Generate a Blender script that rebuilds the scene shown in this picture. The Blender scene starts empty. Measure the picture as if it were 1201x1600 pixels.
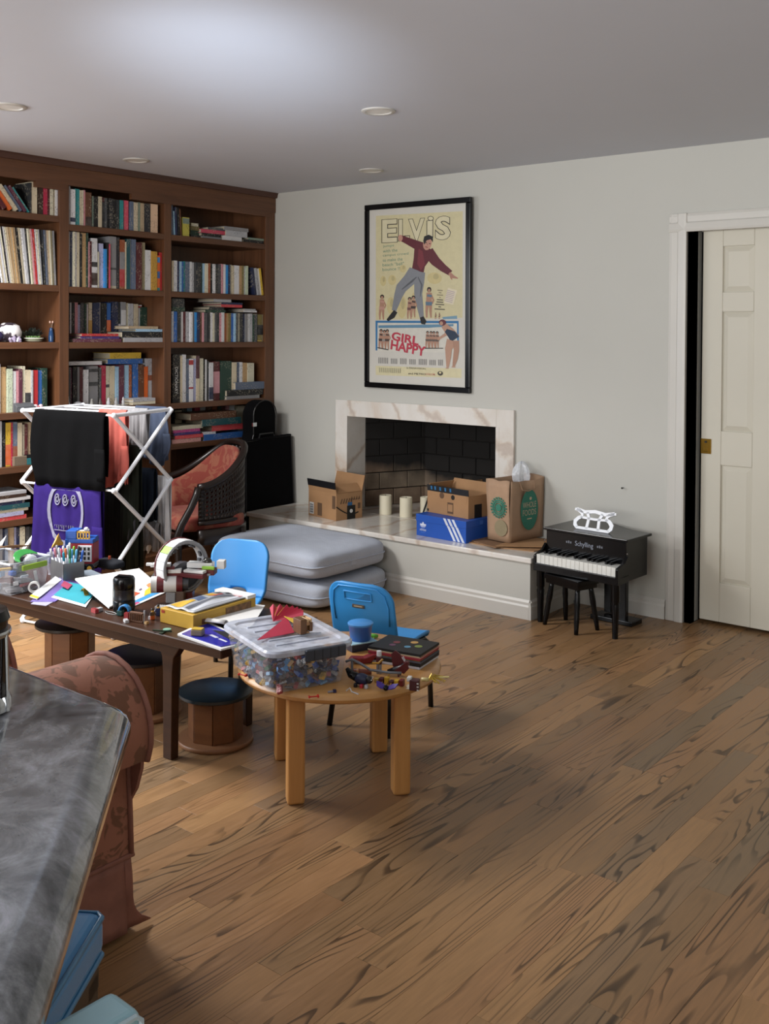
import bpy, bmesh, math, random
import numpy as np
from mathutils import Matrix, Vector
random.seed(7)
D = bpy.data
SC = bpy.context.scene
COL = SC.collection
PI = math.pi

# ------------------------------------------------------------------ camera
CAM = np.array([5.065, -5.06, 1.475])
FPX, CY0, YAW, PITCH, ROLL = 1602.7, 546.46, 0.679428, -0.0156714, 0.0064771
_f = np.array([-math.sin(YAW) * math.cos(PITCH), math.cos(YAW) * math.cos(PITCH), math.sin(PITCH)])
_r0 = np.array([math.cos(YAW), math.sin(YAW), 0.0]); _u0 = np.cross(_r0, _f)
_r = _r0 * math.cos(ROLL) + _u0 * math.sin(ROLL); _u = np.cross(_r, _f)
def _ray(x, y): return _f + _r * (x - 600.5) / FPX - _u * (y - CY0) / FPX
def atz(x, y, z=0.0): d = _ray(x, y); return Vector(CAM + d * (z - CAM[2]) / d[2])
def aty(x, y, v=0.0): d = _ray(x, y); return Vector(CAM + d * (v - CAM[1]) / d[1])
def atx(x, y, v=0.0): d = _ray(x, y); return Vector(CAM + d * (v - CAM[0]) / d[0])
def pj(p):
    v = np.asarray(p, float) - CAM; w = v @ _f
    return (600.5 + FPX * (v @ _r) / w, CY0 - FPX * (v @ _u) / w, w)
cam = D.objects.new('camera', D.cameras.new('camera')); COL.objects.link(cam)
cam.matrix_world = Matrix(((_r[0], _u[0], -_f[0], CAM[0]), (_r[1], _u[1], -_f[1], CAM[1]), (_r[2], _u[2], -_f[2], CAM[2]), (0, 0, 0, 1)))
cam.data.sensor_fit = 'VERTICAL'; cam.data.sensor_height = 36.0
cam.data.lens = 36.0 * FPX / 1600.0
cam.data.shift_y = (CY0 - 800.0) / 1600.0
cam.data.clip_start = 0.05
SC.camera = cam

# ------------------------------------------------------------------ light
def area(name, loc, target, sx, sy, power, color):
    l = D.lights.new(name, 'AREA'); l.shape = 'RECTANGLE'; l.size = sx; l.size_y = sy; l.energy = power; l.color = color
    o = D.objects.new(name, l); COL.objects.link(o); o.location = loc
    o.rotation_euler = (Vector(target) - Vector(loc)).to_track_quat('-Z', 'Y').to_euler()
    l.spread = math.radians(150)
    return o
W = D.worlds.new('world'); SC.world = W; W.use_nodes = True
W.node_tree.nodes['Background'].inputs[0].default_value = (0.55, 0.68, 0.9, 1)
W.node_tree.nodes['Background'].inputs[1].default_value = 1.0
area('window_light_left', (-0.28, -4.75, 1.7), (2.4, -3.6, 0.2), 2.8, 1.2, 75, (0.92, 0.96, 1.0))
area('ceiling_light_panel', (0.45, -3.15, 2.42), (0.45, -3.15, 0), 0.7, 0.9, 105, (1.0, 0.98, 0.96))
area('window_light_back', (4.2, -8.35, 1.4), (4.0, -2, 0.9), 3.4, 1.8, 245, (1.0, 0.985, 0.96))
sp = D.lights.new('sunlight_bounce', 'SPOT'); sp.energy = 520; sp.color = (0.74, 0.85, 1.0); sp.spot_size = math.radians(25); sp.spot_blend = 1.0; sp.shadow_soft_size = 0.25
so = D.objects.new('sunlight_bounce', sp); COL.objects.link(so); so.location = (3.62, -4.34, 0.98)
so.rotation_euler = (Vector((2.28, -2.4, 2.44)) - so.location).to_track_quat('-Z', 'Y').to_euler()
vs = SC.view_settings
vs.view_transform = 'Standard'; vs.look = 'None'; vs.gamma = 1.0; vs.use_curve_mapping = False
vs.exposure = 0.0
SC.cycles.use_denoising = True
SC.cycles.max_bounces = 8; SC.cycles.transparent_max_bounces = 12
SC.cycles.caustics_reflective = False; SC.cycles.caustics_refractive = False

# ------------------------------------------------------------------ materials
def hexc(h):
    h = h.lstrip('#'); v = [int(h[i:i + 2], 16) / 255 for i in (0, 2, 4)]
    return tuple((c / 12.92 if c <= 0.04045 else ((c + 0.055) / 1.055) ** 2.4) for c in v) + (1.0,)
_M = {}
class N:
    def __init__(s, m): s.m = m; s.t = m.node_tree; s.b = s.t.nodes['Principled BSDF']
    def n(s, kind, **kw):
        x = s.t.nodes.new(kind)
        for k, v in kw.items():
            if k in x.inputs: x.inputs[k].default_value = v
            else: setattr(x, k, v)
        return x
    def l(s, a, b): s.t.links.new(a, b)
    def ramp(s, src, stops):
        r = s.n('ShaderNodeValToRGB'); e = r.color_ramp.elements
        while len(e) < len(stops): e.new(0.5)
        for i, (p, c) in enumerate(stops): e[i].position = p; e[i].color = c
        s.l(src, r.inputs[0]); return r.outputs[0]
    def coord(s, which='Object', scale=(1, 1, 1), rot=(0, 0, 0)):
        tc = s.n('ShaderNodeTexCoord'); mp = s.n('ShaderNodeMapping'); mp.inputs['Scale'].default_value = scale; mp.inputs['Rotation'].default_value = rot
        s.l(tc.outputs[which], mp.inputs[0]); return mp.outputs[0]
    def noise(s, vec, scale, detail=3.0, rough=0.55, dist=0.0):
        x = s.n('ShaderNodeTexNoise'); x.inputs['Scale'].default_value = scale; x.inputs['Detail'].default_value = detail
        x.inputs['Roughness'].default_value = rough; x.inputs['Distortion'].default_value = dist
        s.l(vec, x.inputs['Vector']); return x.outputs['Fac']
    def mix(s, fac, a, b, mode='MIX'):
        x = s.n('ShaderNodeMix', data_type='RGBA', blend_type=mode)
        for sock, v in ((x.inputs[0], fac), (x.inputs[6], a), (x.inputs[7], b)):
            if isinstance(v, (float, int)): sock.default_value = v
            elif isinstance(v, tuple): sock.default_value = v
            else: s.l(v, sock)
        return x.outputs[2]
    def math(s, op, a, b=None):
        x = s.n('ShaderNodeMath', operation=op)
        for i, v in enumerate((a, b)):
            if v is None: continue
            if isinstance(v, (float, int)): x.inputs[i].default_value = v
            else: s.l(v, x.inputs[i])
        return x.outputs[0]
    def bump(s, h, strength=0.2, dist=0.01):
        x = s.n('ShaderNodeBump'); x.inputs['Strength'].default_value = strength; x.inputs['Distance'].default_value = dist
        s.l(h, x.inputs['Height']); s.l(x.outputs[0], s.b.inputs['Normal'])
    def base(s, c): s.l(c, s.b.inputs['Base Color'])
def new(name, col='#808080', rough=0.5, metal=0.0, coat=0.0, spec=0.5, **kw):
    m = D.materials.new(name); m.use_nodes = True; n = N(m)
    n.b.inputs['Base Color'].default_value = hexc(col) if isinstance(col, str) else col
    n.b.inputs['Roughness'].default_value = rough; n.b.inputs['Metallic'].default_value = metal
    n.b.inputs['Coat Weight'].default_value = coat; n.b.inputs['Specular IOR Level'].default_value = spec
    m.diffuse_color = n.b.inputs['Base Color'].default_value
    return n
def mat(name, col='#808080', rough=0.5, metal=0.0, var=0.08, scale=12.0, bump=0.0, coat=0.0, spec=0.5):
    """plain procedural surface: colour with a little tonal noise and fine relief"""
    if name in _M: return _M[name]
    n = new(name, col, rough, metal, coat, spec)
    v = n.coord('Object'); f = n.noise(v, scale)
    c = hexc(col)
    lo = tuple(x * (1 - var) for x in c[:3]) + (1,); hi = tuple(min(1, x * (1 + var)) for x in c[:3]) + (1,)
    n.base(n.ramp(f, [(0.3, lo), (0.7, hi)]))
    if bump: n.bump(n.noise(v, scale * 8, 4), bump, 0.004)
    _M[name] = n.m; return n.m
def P(col, rough=0.4):  # plastic / paint by colour
    return mat('plastic_' + col.strip('#'), col, rough, var=0.03, scale=30)
def wood(name, c1, c2, rough=0.4, axis='Z', scale=1.0, coat=0.0):
    if name in _M: return _M[name]
    n = new(name, c1, rough, coat=coat)
    st = {'X': (0.6, 9, 9), 'Y': (9, 0.6, 9), 'Z': (9, 9, 0.6)}[axis]
    v = n.coord('Object', tuple(x * scale for x in st))
    f = n.noise(v, 2.2, 6, 0.6, 0.9); g = n.noise(v, 14, 3)
    c = n.ramp(f, [(0.25, hexc(c2)), (0.55, hexc(c1)), (0.8, tuple(min(1, x * 1.12) for x in hexc(c1)[:3]) + (1,))])
    n.base(n.mix(0.18, c, n.ramp(g, [(0.35, hexc(c2)), (0.65, hexc(c1))])))
    n.bump(g, 0.06, 0.002)
    _M[name] = n.m; return n.m
def clear(name, tint='#e8eef2', alpha=0.3, rough=0.12):
    if name in _M: return _M[name]
    n = new(name, tint, rough)
    tr = n.n('ShaderNodeBsdfTransparent'); mx = n.n('ShaderNodeMixShader')
    fr = n.n('ShaderNodeLayerWeight'); fr.inputs[0].default_value = 0.35
    v = n.coord('Object'); nz = n.noise(v, 18)
    fac = n.math('ADD', n.math('MULTIPLY', n.math('POWER', fr.outputs[1], 2.5), 0.45), n.math('MULTIPLY', nz, alpha * 2))
    out = n.t.nodes['Material Output']
    n.l(fac, mx.inputs[0]); n.l(tr.outputs[0], mx.inputs[1]); n.l(n.b.outputs[0], mx.inputs[2]); n.l(mx.outputs[0], out.inputs[0])
    _M[name] = n.m; return n.m
def fabric(name, col, var=0.15, scale=40, bump=0.3, rough=0.9):
    if name in _M: return _M[name]
    n = new(name, col, rough, spec=0.08); v = n.coord('Object')
    c = hexc(col); f = n.noise(v, scale * 0.25, 4)
    n.base(n.ramp(f, [(0.3, tuple(x * (1 - var) for x in c[:3]) + (1,)), (0.7, tuple(min(1, x * (1 + var)) for x in c[:3]) + (1,))]))
    n.bump(n.noise(v, scale * 6, 2), bump, 0.002)
    n.b.inputs['Sheen Weight'].default_value = 0.0
    _M[name] = n.m; return n.m

def _wall():
    n = new('wall_paint', '#bbbab3', 0.75, spec=0.25); v = n.coord('Object')
    n.base(n.ramp(n.noise(v, 0.8), [(0.3, hexc('#b9b8b1')), (0.7, hexc('#bebdb6'))])); n.bump(n.noise(v, 160, 3), 0.05, 0.002); return n.m
M_wall = _wall()
M_ceil = mat('ceiling_paint', '#cdd0d8', 0.85, var=0.01, scale=2, bump=0.03, spec=0.2)
M_trim = mat('white_trim_paint', '#c3c0b9', 0.4, var=0.02, scale=3)
M_door = mat('cream_door_paint', '#c2bdae', 0.45, var=0.02, scale=3, bump=0.02)
def _marble():
    n = new('veined_marble', '#d6d2ca', 0.12, coat=0.2); v = n.coord('Object', (1, 1, 1), (0.3, 0.5, 0.4))
    w = n.n('ShaderNodeTexWave'); w.inputs['Scale'].default_value = 1.3; w.inputs['Distortion'].default_value = 9; w.inputs['Detail'].default_value = 6; w.inputs['Detail Scale'].default_value = 1.6
    n.l(v, w.inputs['Vector'])
    vein = n.ramp(w.outputs['Fac'], [(0.0, hexc('#a28670')), (0.05, hexc('#cdbfae')), (0.16, hexc('#dcd9d3'))])
    blot = n.ramp(n.noise(v, 2.6, 6, 0.65, 1.2), [(0.38, hexc('#dcd8d2')), (0.58, hexc('#cfc6bb')), (0.7, hexc('#c2a78e'))])
    n.base(n.mix(0.55, vein, blot)); return n.m
M_marble = _marble()
def _firebrick():
    n = new('sooty_fire_brick', '#6f5a48', 0.9); g = n.n('ShaderNodeNewGeometry'); sx = n.n('ShaderNodeSeparateXYZ'); n.l(g.outputs['Position'], sx.inputs[0])
    oi = n.n('ShaderNodeObjectInfo'); tc = n.coord('Object')
    base = n.ramp(oi.outputs['Random'], [(0.0, hexc('#7d6450')), (0.35, hexc('#6c6152')), (0.7, hexc('#857462')), (1.0, hexc('#6b5442'))])
    base = n.mix(0.3, base, n.ramp(n.noise(tc, 14, 5), [(0.3, hexc('#4c4036')), (0.7, hexc('#958470'))]))
    # soot stain left by the fires: thick above, worn away to the lower left
    gn = n.noise(g.outputs['Position'], 3.5, 4)
    h = n.math('ADD', n.math('ADD', sx.outputs['Z'], n.math('MULTIPLY', sx.outputs['X'], 0.30)), n.math('MULTIPLY', gn, 0.30))
    soot = n.ramp(h, [(0.86, (0, 0, 0, 1)), (1.10, (1, 1, 1, 1))])
    n.base(n.mix(soot, base, hexc('#14110f'))); n.bump(n.noise(tc, 60, 4), 0.3, 0.003); return n.m
M_fire = _firebrick()
def _plank():
    n = new('stained_oak_plank', '#7b5a3a', 0.33, spec=0.4, coat=0.0)
    oi = n.n('ShaderNodeObjectInfo'); tc = n.n('ShaderNodeTexCoord')
    cb = n.n('ShaderNodeCombineXYZ'); 
    n.l(n.math('MULTIPLY', oi.outputs['Random'], 37.0), cb.inputs[0]); n.l(n.math('MULTIPLY', oi.outputs['Random'], 91.0), cb.inputs[1])
    ad = n.n('ShaderNodeVectorMath', operation='ADD'); n.l(tc.outputs['Object'], ad.inputs[0]); n.l(cb.outputs[0], ad.inputs[1])
    mp = n.n('ShaderNodeMapping'); mp.inputs['Scale'].default_value = (11, 0.95, 1); n.l(ad.outputs[0], mp.inputs[0])
    w = n.n('ShaderNodeTexNoise'); w.inputs['Scale'].default_value = 1.0; w.inputs['Detail'].default_value = 1.2; w.inputs['Distortion'].default_value = 0.35
    n.l(mp.outputs[0], w.inputs['Vector'])
    rings = n.math('FRACT', n.math('MULTIPLY', w.outputs['Fac'], 14.0))          # contour rings: cathedral grain
    fine = n.noise(mp.outputs[0], 9, 5)
    mask = n.ramp(n.noise(mp.outputs[0], 0.9, 2), [(0.44, (0, 0, 0, 1)), (0.58, (1, 1, 1, 1))])
    tone = n.ramp(oi.outputs['Random'], [(0.0, hexc('#9c764f')), (0.18, hexc('#816547')), (0.36, hexc('#a68057')), (0.52, hexc('#8e6b49')), (0.68, hexc('#826b50')), (0.84, hexc('#a07953')), (1.0, hexc('#886646'))])
    line = n.ramp(rings, [(0.0, (0.12, 0.11, 0.10, 1)), (0.14, (0.3, 0.28, 0.26, 1)), (0.28, (1, 1, 1, 1)), (0.96, (1, 1, 1, 1)), (1.0, (0.2, 0.2, 0.2, 1))])
    c = n.mix(n.math('MULTIPLY', mask, 0.85), tone, n.mix(1.0, tone, line, 'MULTIPLY'))
    c = n.mix(0.35, c, n.mix(1.0, c, n.ramp(fine, [(0.3, (0.5, 0.5, 0.5, 1)), (0.7, (1.15, 1.15, 1.15, 1))]), 'MULTIPLY'))
    n.base(c); n.l(n.ramp(fine, [(0.3, (0.30,) * 3 + (1,)), (0.7, (0.44,) * 3 + (1,))]), n.b.inputs['Roughness'])
    n.bump(fine, 0.04, 0.002); return n.m
M_plank = _plank()
M_case = wood('walnut_bookcase', '#66432c', '#4a2e1d', 0.38, 'Z', 0.8)
M_caseh = wood('walnut_bookcase_boards', '#65432d', '#4a2e1d', 0.38, 'Y', 0.8)
M_dark = wood('dark_walnut_table', '#402718', '#2b180f', 0.34, 'X', 0.8); M_dark.node_tree.nodes['Principled BSDF'].inputs['Specular IOR Level'].default_value = 0.28
M_pine = wood('golden_pine', '#c08c52', '#a4703a', 0.32, 'Z', 0.7, 0.1)
M_pinetop = wood('golden_pine_top', '#c9985c', '#b07c45', 0.32, 'X', 0.7, 0.1)
M_plaque = wood('orange_wood', '#6f4524', '#573218', 0.45, 'X', 1)
M_black = mat('black_lacquer', '#08080a', 0.2, var=0.02, spec=0.3)
M_bmetal = mat('black_tube_metal', '#121214', 0.35, var=0.02)
M_bfab = fabric('black_case_cloth', '#0c0c0e', 0.1, 40, 0.2)
M_white = mat('white_enamel', '#dfe2e8', 0.35, var=0.02)
M_card = mat('corrugated_cardboard', '#a07a55', 0.8, var=0.08, scale=7, bump=0.05)
M_cardin = mat('cardboard_inside', '#86664a', 0.85, var=0.08, scale=7, bump=0.05)
M_paper = mat('white_paper', '#e6e6e4', 0.7, var=0.02)
M_chrome = mat('polished_chrome', '#c9ccd0', 0.12, 1.0, var=0.02)
M_brass = mat('polished_brass', '#b08b3c', 0.18, 1.0, var=0.05)
M_ink = mat('black_print', '#15130f', 0.7, var=0.02)
M_chairblue = mat('blue_chair_plastic', '#2f86c6', 0.42, var=0.03, scale=5)
M_candle = mat('ivory_wax', '#ddd6bd', 0.5, var=0.03)
M_pages = mat('page_edges', '#b3a892', 0.85, var=0.1, scale=60)

def _book():
    n = new('printed_book_cover', '#ffffff', 0.5); oi = n.n('ShaderNodeObjectInfo')
    tc = n.n('ShaderNodeTexCoord'); sx = n.n('ShaderNodeSeparateXYZ'); n.l(tc.outputs['Object'], sx.inputs[0])
    # small illegible spine print: light or dark flecks along the middle of the cover
    cb = n.n('ShaderNodeCombineXYZ'); n.l(n.math('MULTIPLY', oi.outputs['Random'], 55), cb.inputs[0])
    ad = n.n('ShaderNodeVectorMath', operation='ADD'); n.l(tc.outputs['Object'], ad.inputs[0]); n.l(cb.outputs[0], ad.inputs[1])
    mp = n.n('ShaderNodeMapping'); mp.inputs['Scale'].default_value = (1, 1.6, 1); n.l(ad.outputs[0], mp.inputs[0])
    f = n.noise(mp.outputs[0], 95, 2); g = n.noise(mp.outputs[0], 9, 1)
    k = n.math('MULTIPLY', n.ramp(f, [(0.56, (0, 0, 0, 1)), (0.6, (1, 1, 1, 1))]), n.ramp(g, [(0.45, (0, 0, 0, 1)), (0.52, (1, 1, 1, 1))]))
    lum = n.n('ShaderNodeRGBToBW'); n.l(oi.outputs['Color'], lum.inputs[0])
    acc = n.ramp(lum.outputs[0], [(0.22, hexc('#b9b09a')), (0.3, hexc('#2c2a2a'))])
    c = n.mix(n.math('MULTIPLY', k, 0.42), oi.outputs['Color'], acc)
    n.base(n.mix(0.2, c, n.mix(1.0, c, n.ramp(n.noise(ad.outputs[0], 25, 3), [(0.3, (0.6, 0.6, 0.6, 1)), (0.7, (1.1, 1.1, 1.1, 1))]), 'MULTIPLY')))
    return n.m
M_book = _book()
def _objcol(name, rough=0.45):
    n = new(name, '#ffffff', rough); oi = n.n('ShaderNodeObjectInfo'); v = n.coord('Object')
    n.base(n.mix(0.08, oi.outputs['Color'], n.ramp(n.noise(v, 30), [(0.3, (0, 0, 0, 1)), (0.7, (1, 1, 1, 1))]))); return n.m
M_obj = _objcol('coloured_plastic', 0.35)
M_objp = _objcol('coloured_card', 0.65)

# ------------------------------------------------------------------ mesh builder
class MB:
    def __init__(s): s.v = []; s.f = []; s.mi = []; s.k = 0
    def mesh(s, vs, fs, T=None):
        o = len(s.v)
        for p in vs:
            p = Vector(p); s.v.append(T @ p if T is not None else p)
        for f in fs: s.f.append([i + o for i in f]); s.mi.append(s.k)
        return s
    def box(s, x0, x1, y0, y1, z0, z1, T=None):
        vs = [(x, y, z) for x in (x0, x1) for y in (y0, y1) for z in (z0, z1)]
        return s.mesh(vs, [(0, 1, 3, 2), (4, 6, 7, 5), (0, 4, 5, 1), (2, 3, 7, 6), (0, 2, 6, 4), (1, 5, 7, 3)], T)
    def prism(s, poly, a0, a1, axis='z', T=None):
        n = len(poly)
        def P3(p, a): return {'z': (p[0], p[1], a), 'y': (p[0], a, p[1]), 'x': (a, p[0], p[1])}[axis]
        vs = [P3(p, a0) for p in poly] + [P3(p, a1) for p in poly]
        fs = [tuple(range(n)), tuple(range(2 * n - 1, n - 1, -1))] + [(i, (i + 1) % n, n + (i + 1) % n, n + i) for i in range(n)]
        return s.mesh(vs, fs, T)
    def lathe(s, prof, seg=24, T=None, c=(0, 0, 0)):
        vs = []; fs = []; m = len(prof)
        for (r, z) in prof:
            for k in range(seg):
                a = 2 * PI * k / seg; vs.append((c[0] + r * math.cos(a), c[1] + r * math.sin(a), c[2] + z))
        for j in range(m - 1):
            for k in range(seg):
                k2 = (k + 1) % seg; fs.append((j * seg + k, j * seg + k2, (j + 1) * seg + k2, (j + 1) * seg + k))
        if prof[0][0] > 1e-6: fs.append(tuple(range(seg - 1, -1, -1)))
        if prof[-1][0] > 1e-6: fs.append(tuple((m - 1) * seg + k for k in range(seg)))
        return s.mesh(vs, fs, T)
    def cyl(s, r, z0, z1, seg=20, T=None, c=(0, 0, 0)): return s.lathe([(r, z0), (r, z1)], seg, T, c)
    def tube(s, pts, r, seg=8, T=None, flat=None, closed=False):
        pts = [Vector(p) for p in pts]; n = len(pts); vs = []; fs = []
        rr = r if isinstance(r, (list, tuple)) else [r] * n
        prev = None
        for i, p in enumerate(pts):
            a = pts[i - 1] if i > 0 else (pts[-1] if closed else p); b = pts[i + 1] if i < n - 1 else (pts[0] if closed else p)
            t = (b - a).normalized()
            if prev is None:
                ref = Vector((0, 0, 1)) if abs(t.z) < 0.9 else Vector((1, 0, 0))
                u = t.cross(ref).normalized()
            else:
                u = (prev - t * prev.dot(t)).normalized()
            prev = u; w = t.cross(u)
            for k in range(seg):
                ang = 2 * PI * k / seg + PI / seg
                fl = flat if flat else 1.0
                vs.append(p + u * (math.cos(ang) * rr[i]) + w * (math.sin(ang) * rr[i] * fl))
        m = n if closed else n - 1
        for i in range(m):
            j = (i + 1) % n
            for k in range(seg):
                k2 = (k + 1) % seg; fs.append((i * seg + k, i * seg + k2, j * seg + k2, j * seg + k))
        if not closed:
            fs.append(tuple(range(seg - 1, -1, -1))); fs.append(tuple((n - 1) * seg + k for k in range(seg)))
        return s.mesh(vs, fs, T)
    def grid(s, fn, nu, nv, T=None, skip=None, closeu=False):
        vs = [fn(i / (nu if closeu else nu - 1), j / (nv - 1)) for j in range(nv) for i in range(nu)]
        fs = []
        for j in range(nv - 1):
            for i in range(nu if closeu else nu - 1):
                if skip and skip(i, j): continue
                i2 = (i + 1) % nu
                fs.append((j * nu + i, j * nu + i2, (j + 1) * nu + i2, (j + 1) * nu + i))
        return s.mesh(vs, fs, T)
    def ball(s, c, r, seg=12, rings=8, T=None, sc=(1, 1, 1)):
        return s.grid(lambda u, v: (c[0] + sc[0] * r * math.cos(2 * PI * u) * math.sin(PI * v), c[1] + sc[1] * r * math.sin(2 * PI * u) * math.sin(PI * v), c[2] - sc[2] * r * math.cos(PI * v)), seg, rings, T, closeu=True)
    def build(s, name, mats, parent=None, smooth=False, bevel=0, seg=2, solid=0, sub=0, loc=None, rot=None, col=None):
        me = D.meshes.new(name); me.from_pydata([tuple(v) for v in s.v], [], s.f); me.update()
        bm = bmesh.new(); bm.from_mesh(me); bmesh.ops.recalc_face_normals(bm, faces=bm.faces)
        if solid == 0 and not bevel: bmesh.ops.remove_doubles(bm, verts=bm.verts, dist=1e-6) if smooth else None
        bm.to_mesh(me); bm.free()
        return mk(name, me, mats, parent, smooth, bevel, seg, solid, sub, loc, rot, col, s.mi)
def mk(name, me, mats, parent=None, smooth=False, bevel=0, seg=2, solid=0, sub=0, loc=None, rot=None, col=None, mi=None):
    if not isinstance(mats, (list, tuple)): mats = [mats]
    if len(me.materials) == 0:
        for m in mats: me.materials.append(m)
        if mi and len(mats) > 1 and len(mi) == len(me.polygons):
            for p, k in zip(me.polygons, mi): p.material_index = k
    if smooth:
        for p in me.polygons: p.use_smooth = True
        if smooth != 'all':
            try: me.set_sharp_from_angle(angle=math.radians(40))
            except Exception: pass
    o = D.objects.new(name, me); COL.objects.link(o)
    if parent is not None: o.parent = parent
    if loc is not None: o.location = loc
    if rot is not None: o.rotation_euler = rot
    if col is not None: o.color = col
    if solid:
        x = o.modifiers.new('solid', 'SOLIDIFY'); x.thickness = solid; x.offset = 0
    if bevel:
        x = o.modifiers.new('bevel', 'BEVEL'); x.width = bevel; x.segments = seg; x.limit_method = 'ANGLE'; x.angle_limit = math.radians(40)
    if sub:
        x = o.modifiers.new('sub', 'SUBSURF'); x.levels = sub; x.render_levels = sub
    return o
def tag(o, label=None, cat=None, group=None, kind=None):
    if label: o['label'] = label
    if cat: o['category'] = cat
    if group: o['group'] = group
    if kind: o['kind'] = kind
    return o
def thing(name, label, cat, loc=(0, 0, 0), rz=0.0, group=None):
    o = D.objects.new(name, None); COL.objects.link(o); o.location = loc; o.rotation_euler = (0, 0, rz); o.empty_display_size = 0.05
    return tag(o, label, cat, group)
def struct(name, mb, mats, parent=None, **kw):
    o = mb.build(name, mats, parent, **kw)
    if parent is None: o['kind'] = 'structure'
    return o
_dg = None
def text(body, h, m, parent, T, name='lettering', width=None, ext=0.0004, offset=0.0, align='CENTER', shear=0.0):
    c = D.curves.new('t', 'FONT'); c.body = body; c.size = 1.0; c.extrude = 0; c.offset = offset; c.align_x = align; c.shear = shear; c.resolution_u = 3
    o = D.objects.new('t', c); COL.objects.link(o)
    bpy.context.view_layer.update()
    me = D.meshes.new_from_object(o.evaluated_get(bpy.context.evaluated_depsgraph_get()))
    D.objects.remove(o); D.curves.remove(c)
    vs = [v.co.copy() for v in me.vertices]
    if not vs: return None
    ys = [v.y for v in vs]; xs = [v.x for v in vs]
    sy = h / max(1e-6, max(ys) - min(ys)); sx = sy if width is None else width / max(1e-6, max(xs) - min(xs))
    y0 = min(ys); xm = (max(xs) + min(xs)) / 2 if align == 'CENTER' else min(xs)
    for v in me.vertices: v.co = T @ Vector(((v.co.x - xm) * sx, (v.co.y - y0) * sy, 0))
    me.name = name
    return mk(name, me, m, parent)
def Rz(a): return Matrix.Rotation(a, 4, 'Z')
def Rx(a): return Matrix.Rotation(a, 4, 'X')
def Ry(a): return Matrix.Rotation(a, 4, 'Y')
def Tr(*p): return Matrix.Translation(Vector(p))
FRONT = Matrix(((1, 0, 0, 0), (0, 0, -1, 0), (0, 1, 0, 0), (0, 0, 0, 1)))     # text plane facing -y
RIGHT = Matrix(((0, 0, 1, 0), (1, 0, 0, 0), (0, 1, 0, 0), (0, 0, 0, 1)))      # text plane facing +x
ORD = ['first', 'second', 'third', 'fourth', 'fifth', 'sixth', 'seventh', 'eighth', 'ninth', 'tenth', 'eleventh', 'twelfth', 'thirteenth', 'fourteenth', 'fifteenth', 'sixteenth', 'seventeenth', 'eighteenth', 'nineteenth', 'twentieth']
def ordw(i):
    if i < 20: return ORD[i]
    t = ['twenty', 'thirty', 'forty'][(i + 1) // 10 - 2]; r = (i + 1) % 10
    return (t + '-' + ORD[r - 1]) if r else {20: 'twentieth', 30: 'thirtieth', 40: 'fortieth'}[i + 1]

# ================================================================== SETTING
# floor slab + oak planks (boards run towards the fireplace wall)
fl = MB().box(-0.5, 7.2, -8.7, 0.9, -0.08, -0.018); floor = struct('floor', fl, M_dark)
PW = 0.084
def floor_planks():
    rnd = random.Random(3); cand = []
    i = 0; x = -0.02
    while x < 7.0:
        y = 0.0 - rnd.random() * 0.9; first = True; yt = 0.0 if x < 3.0 or x > 3.8 else 0.16
        top = yt
        while top > -8.4:
            L = rnd.choice((0.45, 0.7, 0.9, 1.1, 1.4)) * (0.85 + 0.3 * rnd.random())
            if first: L *= rnd.uniform(0.3, 1.0); first = False
            b = max(-8.5, top - L)
            u, v, w = pj((x + PW / 2, (top + b) / 2, 0)) if (top + b) / 2 < -0.01 else (0, 0, 1)
            vis = False
            for q in ((x, top), (x, b), (x + PW, top), (x + PW, b), (x + PW / 2, (top + b) / 2)):
                a = pj((q[0], q[1], 0))
                if a[2] > 0.3 and -10 < a[0] < 1211 and 880 < a[1] < 1610: vis = True
            cand.append((x, b, top, vis, pj((x, (top + b) / 2, 0))[2])); top = b
        x += PW
    visl = sorted([c for c in cand if c[3]], key=lambda c: c[4] if c[4] > 0 else 99)
    own = visl[:296]; own_set = set(id(c) for c in own)
    rest = MB()
    for c in cand:
        x, b, t = c[:3]; g = 0.0002; dz = rnd.uniform(-0.0003, 0)
        x0, x1, y0, y1 = x + g, x + PW - g, b + g, t - g; e = 0.0003
        if id(c) in own_set:
            cx, cy = (x0 + x1) / 2, (y0 + y1) / 2
            hx, hy = (x1 - x0) / 2, (y1 - y0) / 2
            m = MB(); vs = []
            for (sx, sy, z) in ((hx, hy, -0.018), (hx, hy, -0.0004), (hx - e, hy - e, 0)):
                vs += [(-sx, -sy, z), (sx, -sy, z), (sx, sy, z), (-sx, sy, z)]
            fs = [(8, 9, 10, 11)]
            for r0 in (0, 4):
                for k in range(4): fs.append((r0 + k, r0 + (k + 1) % 4, r0 + 4 + (k + 1) % 4, r0 + 4 + k))
            m.mesh(vs, fs)
            m.build('plank', M_plank, floor, loc=(cx, cy, dz))
        else: rest.box(x0, x1, y0, y1, -0.018, dz)
    o = rest.build('planking', M_plank, floor); o['kind'] = 'stuff'
floor_planks()

H = 2.44
struct('ceiling', MB().box(-0.6, 7.2, -8.7, 0.95, H, H + 0.1), M_ceil)
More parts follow.
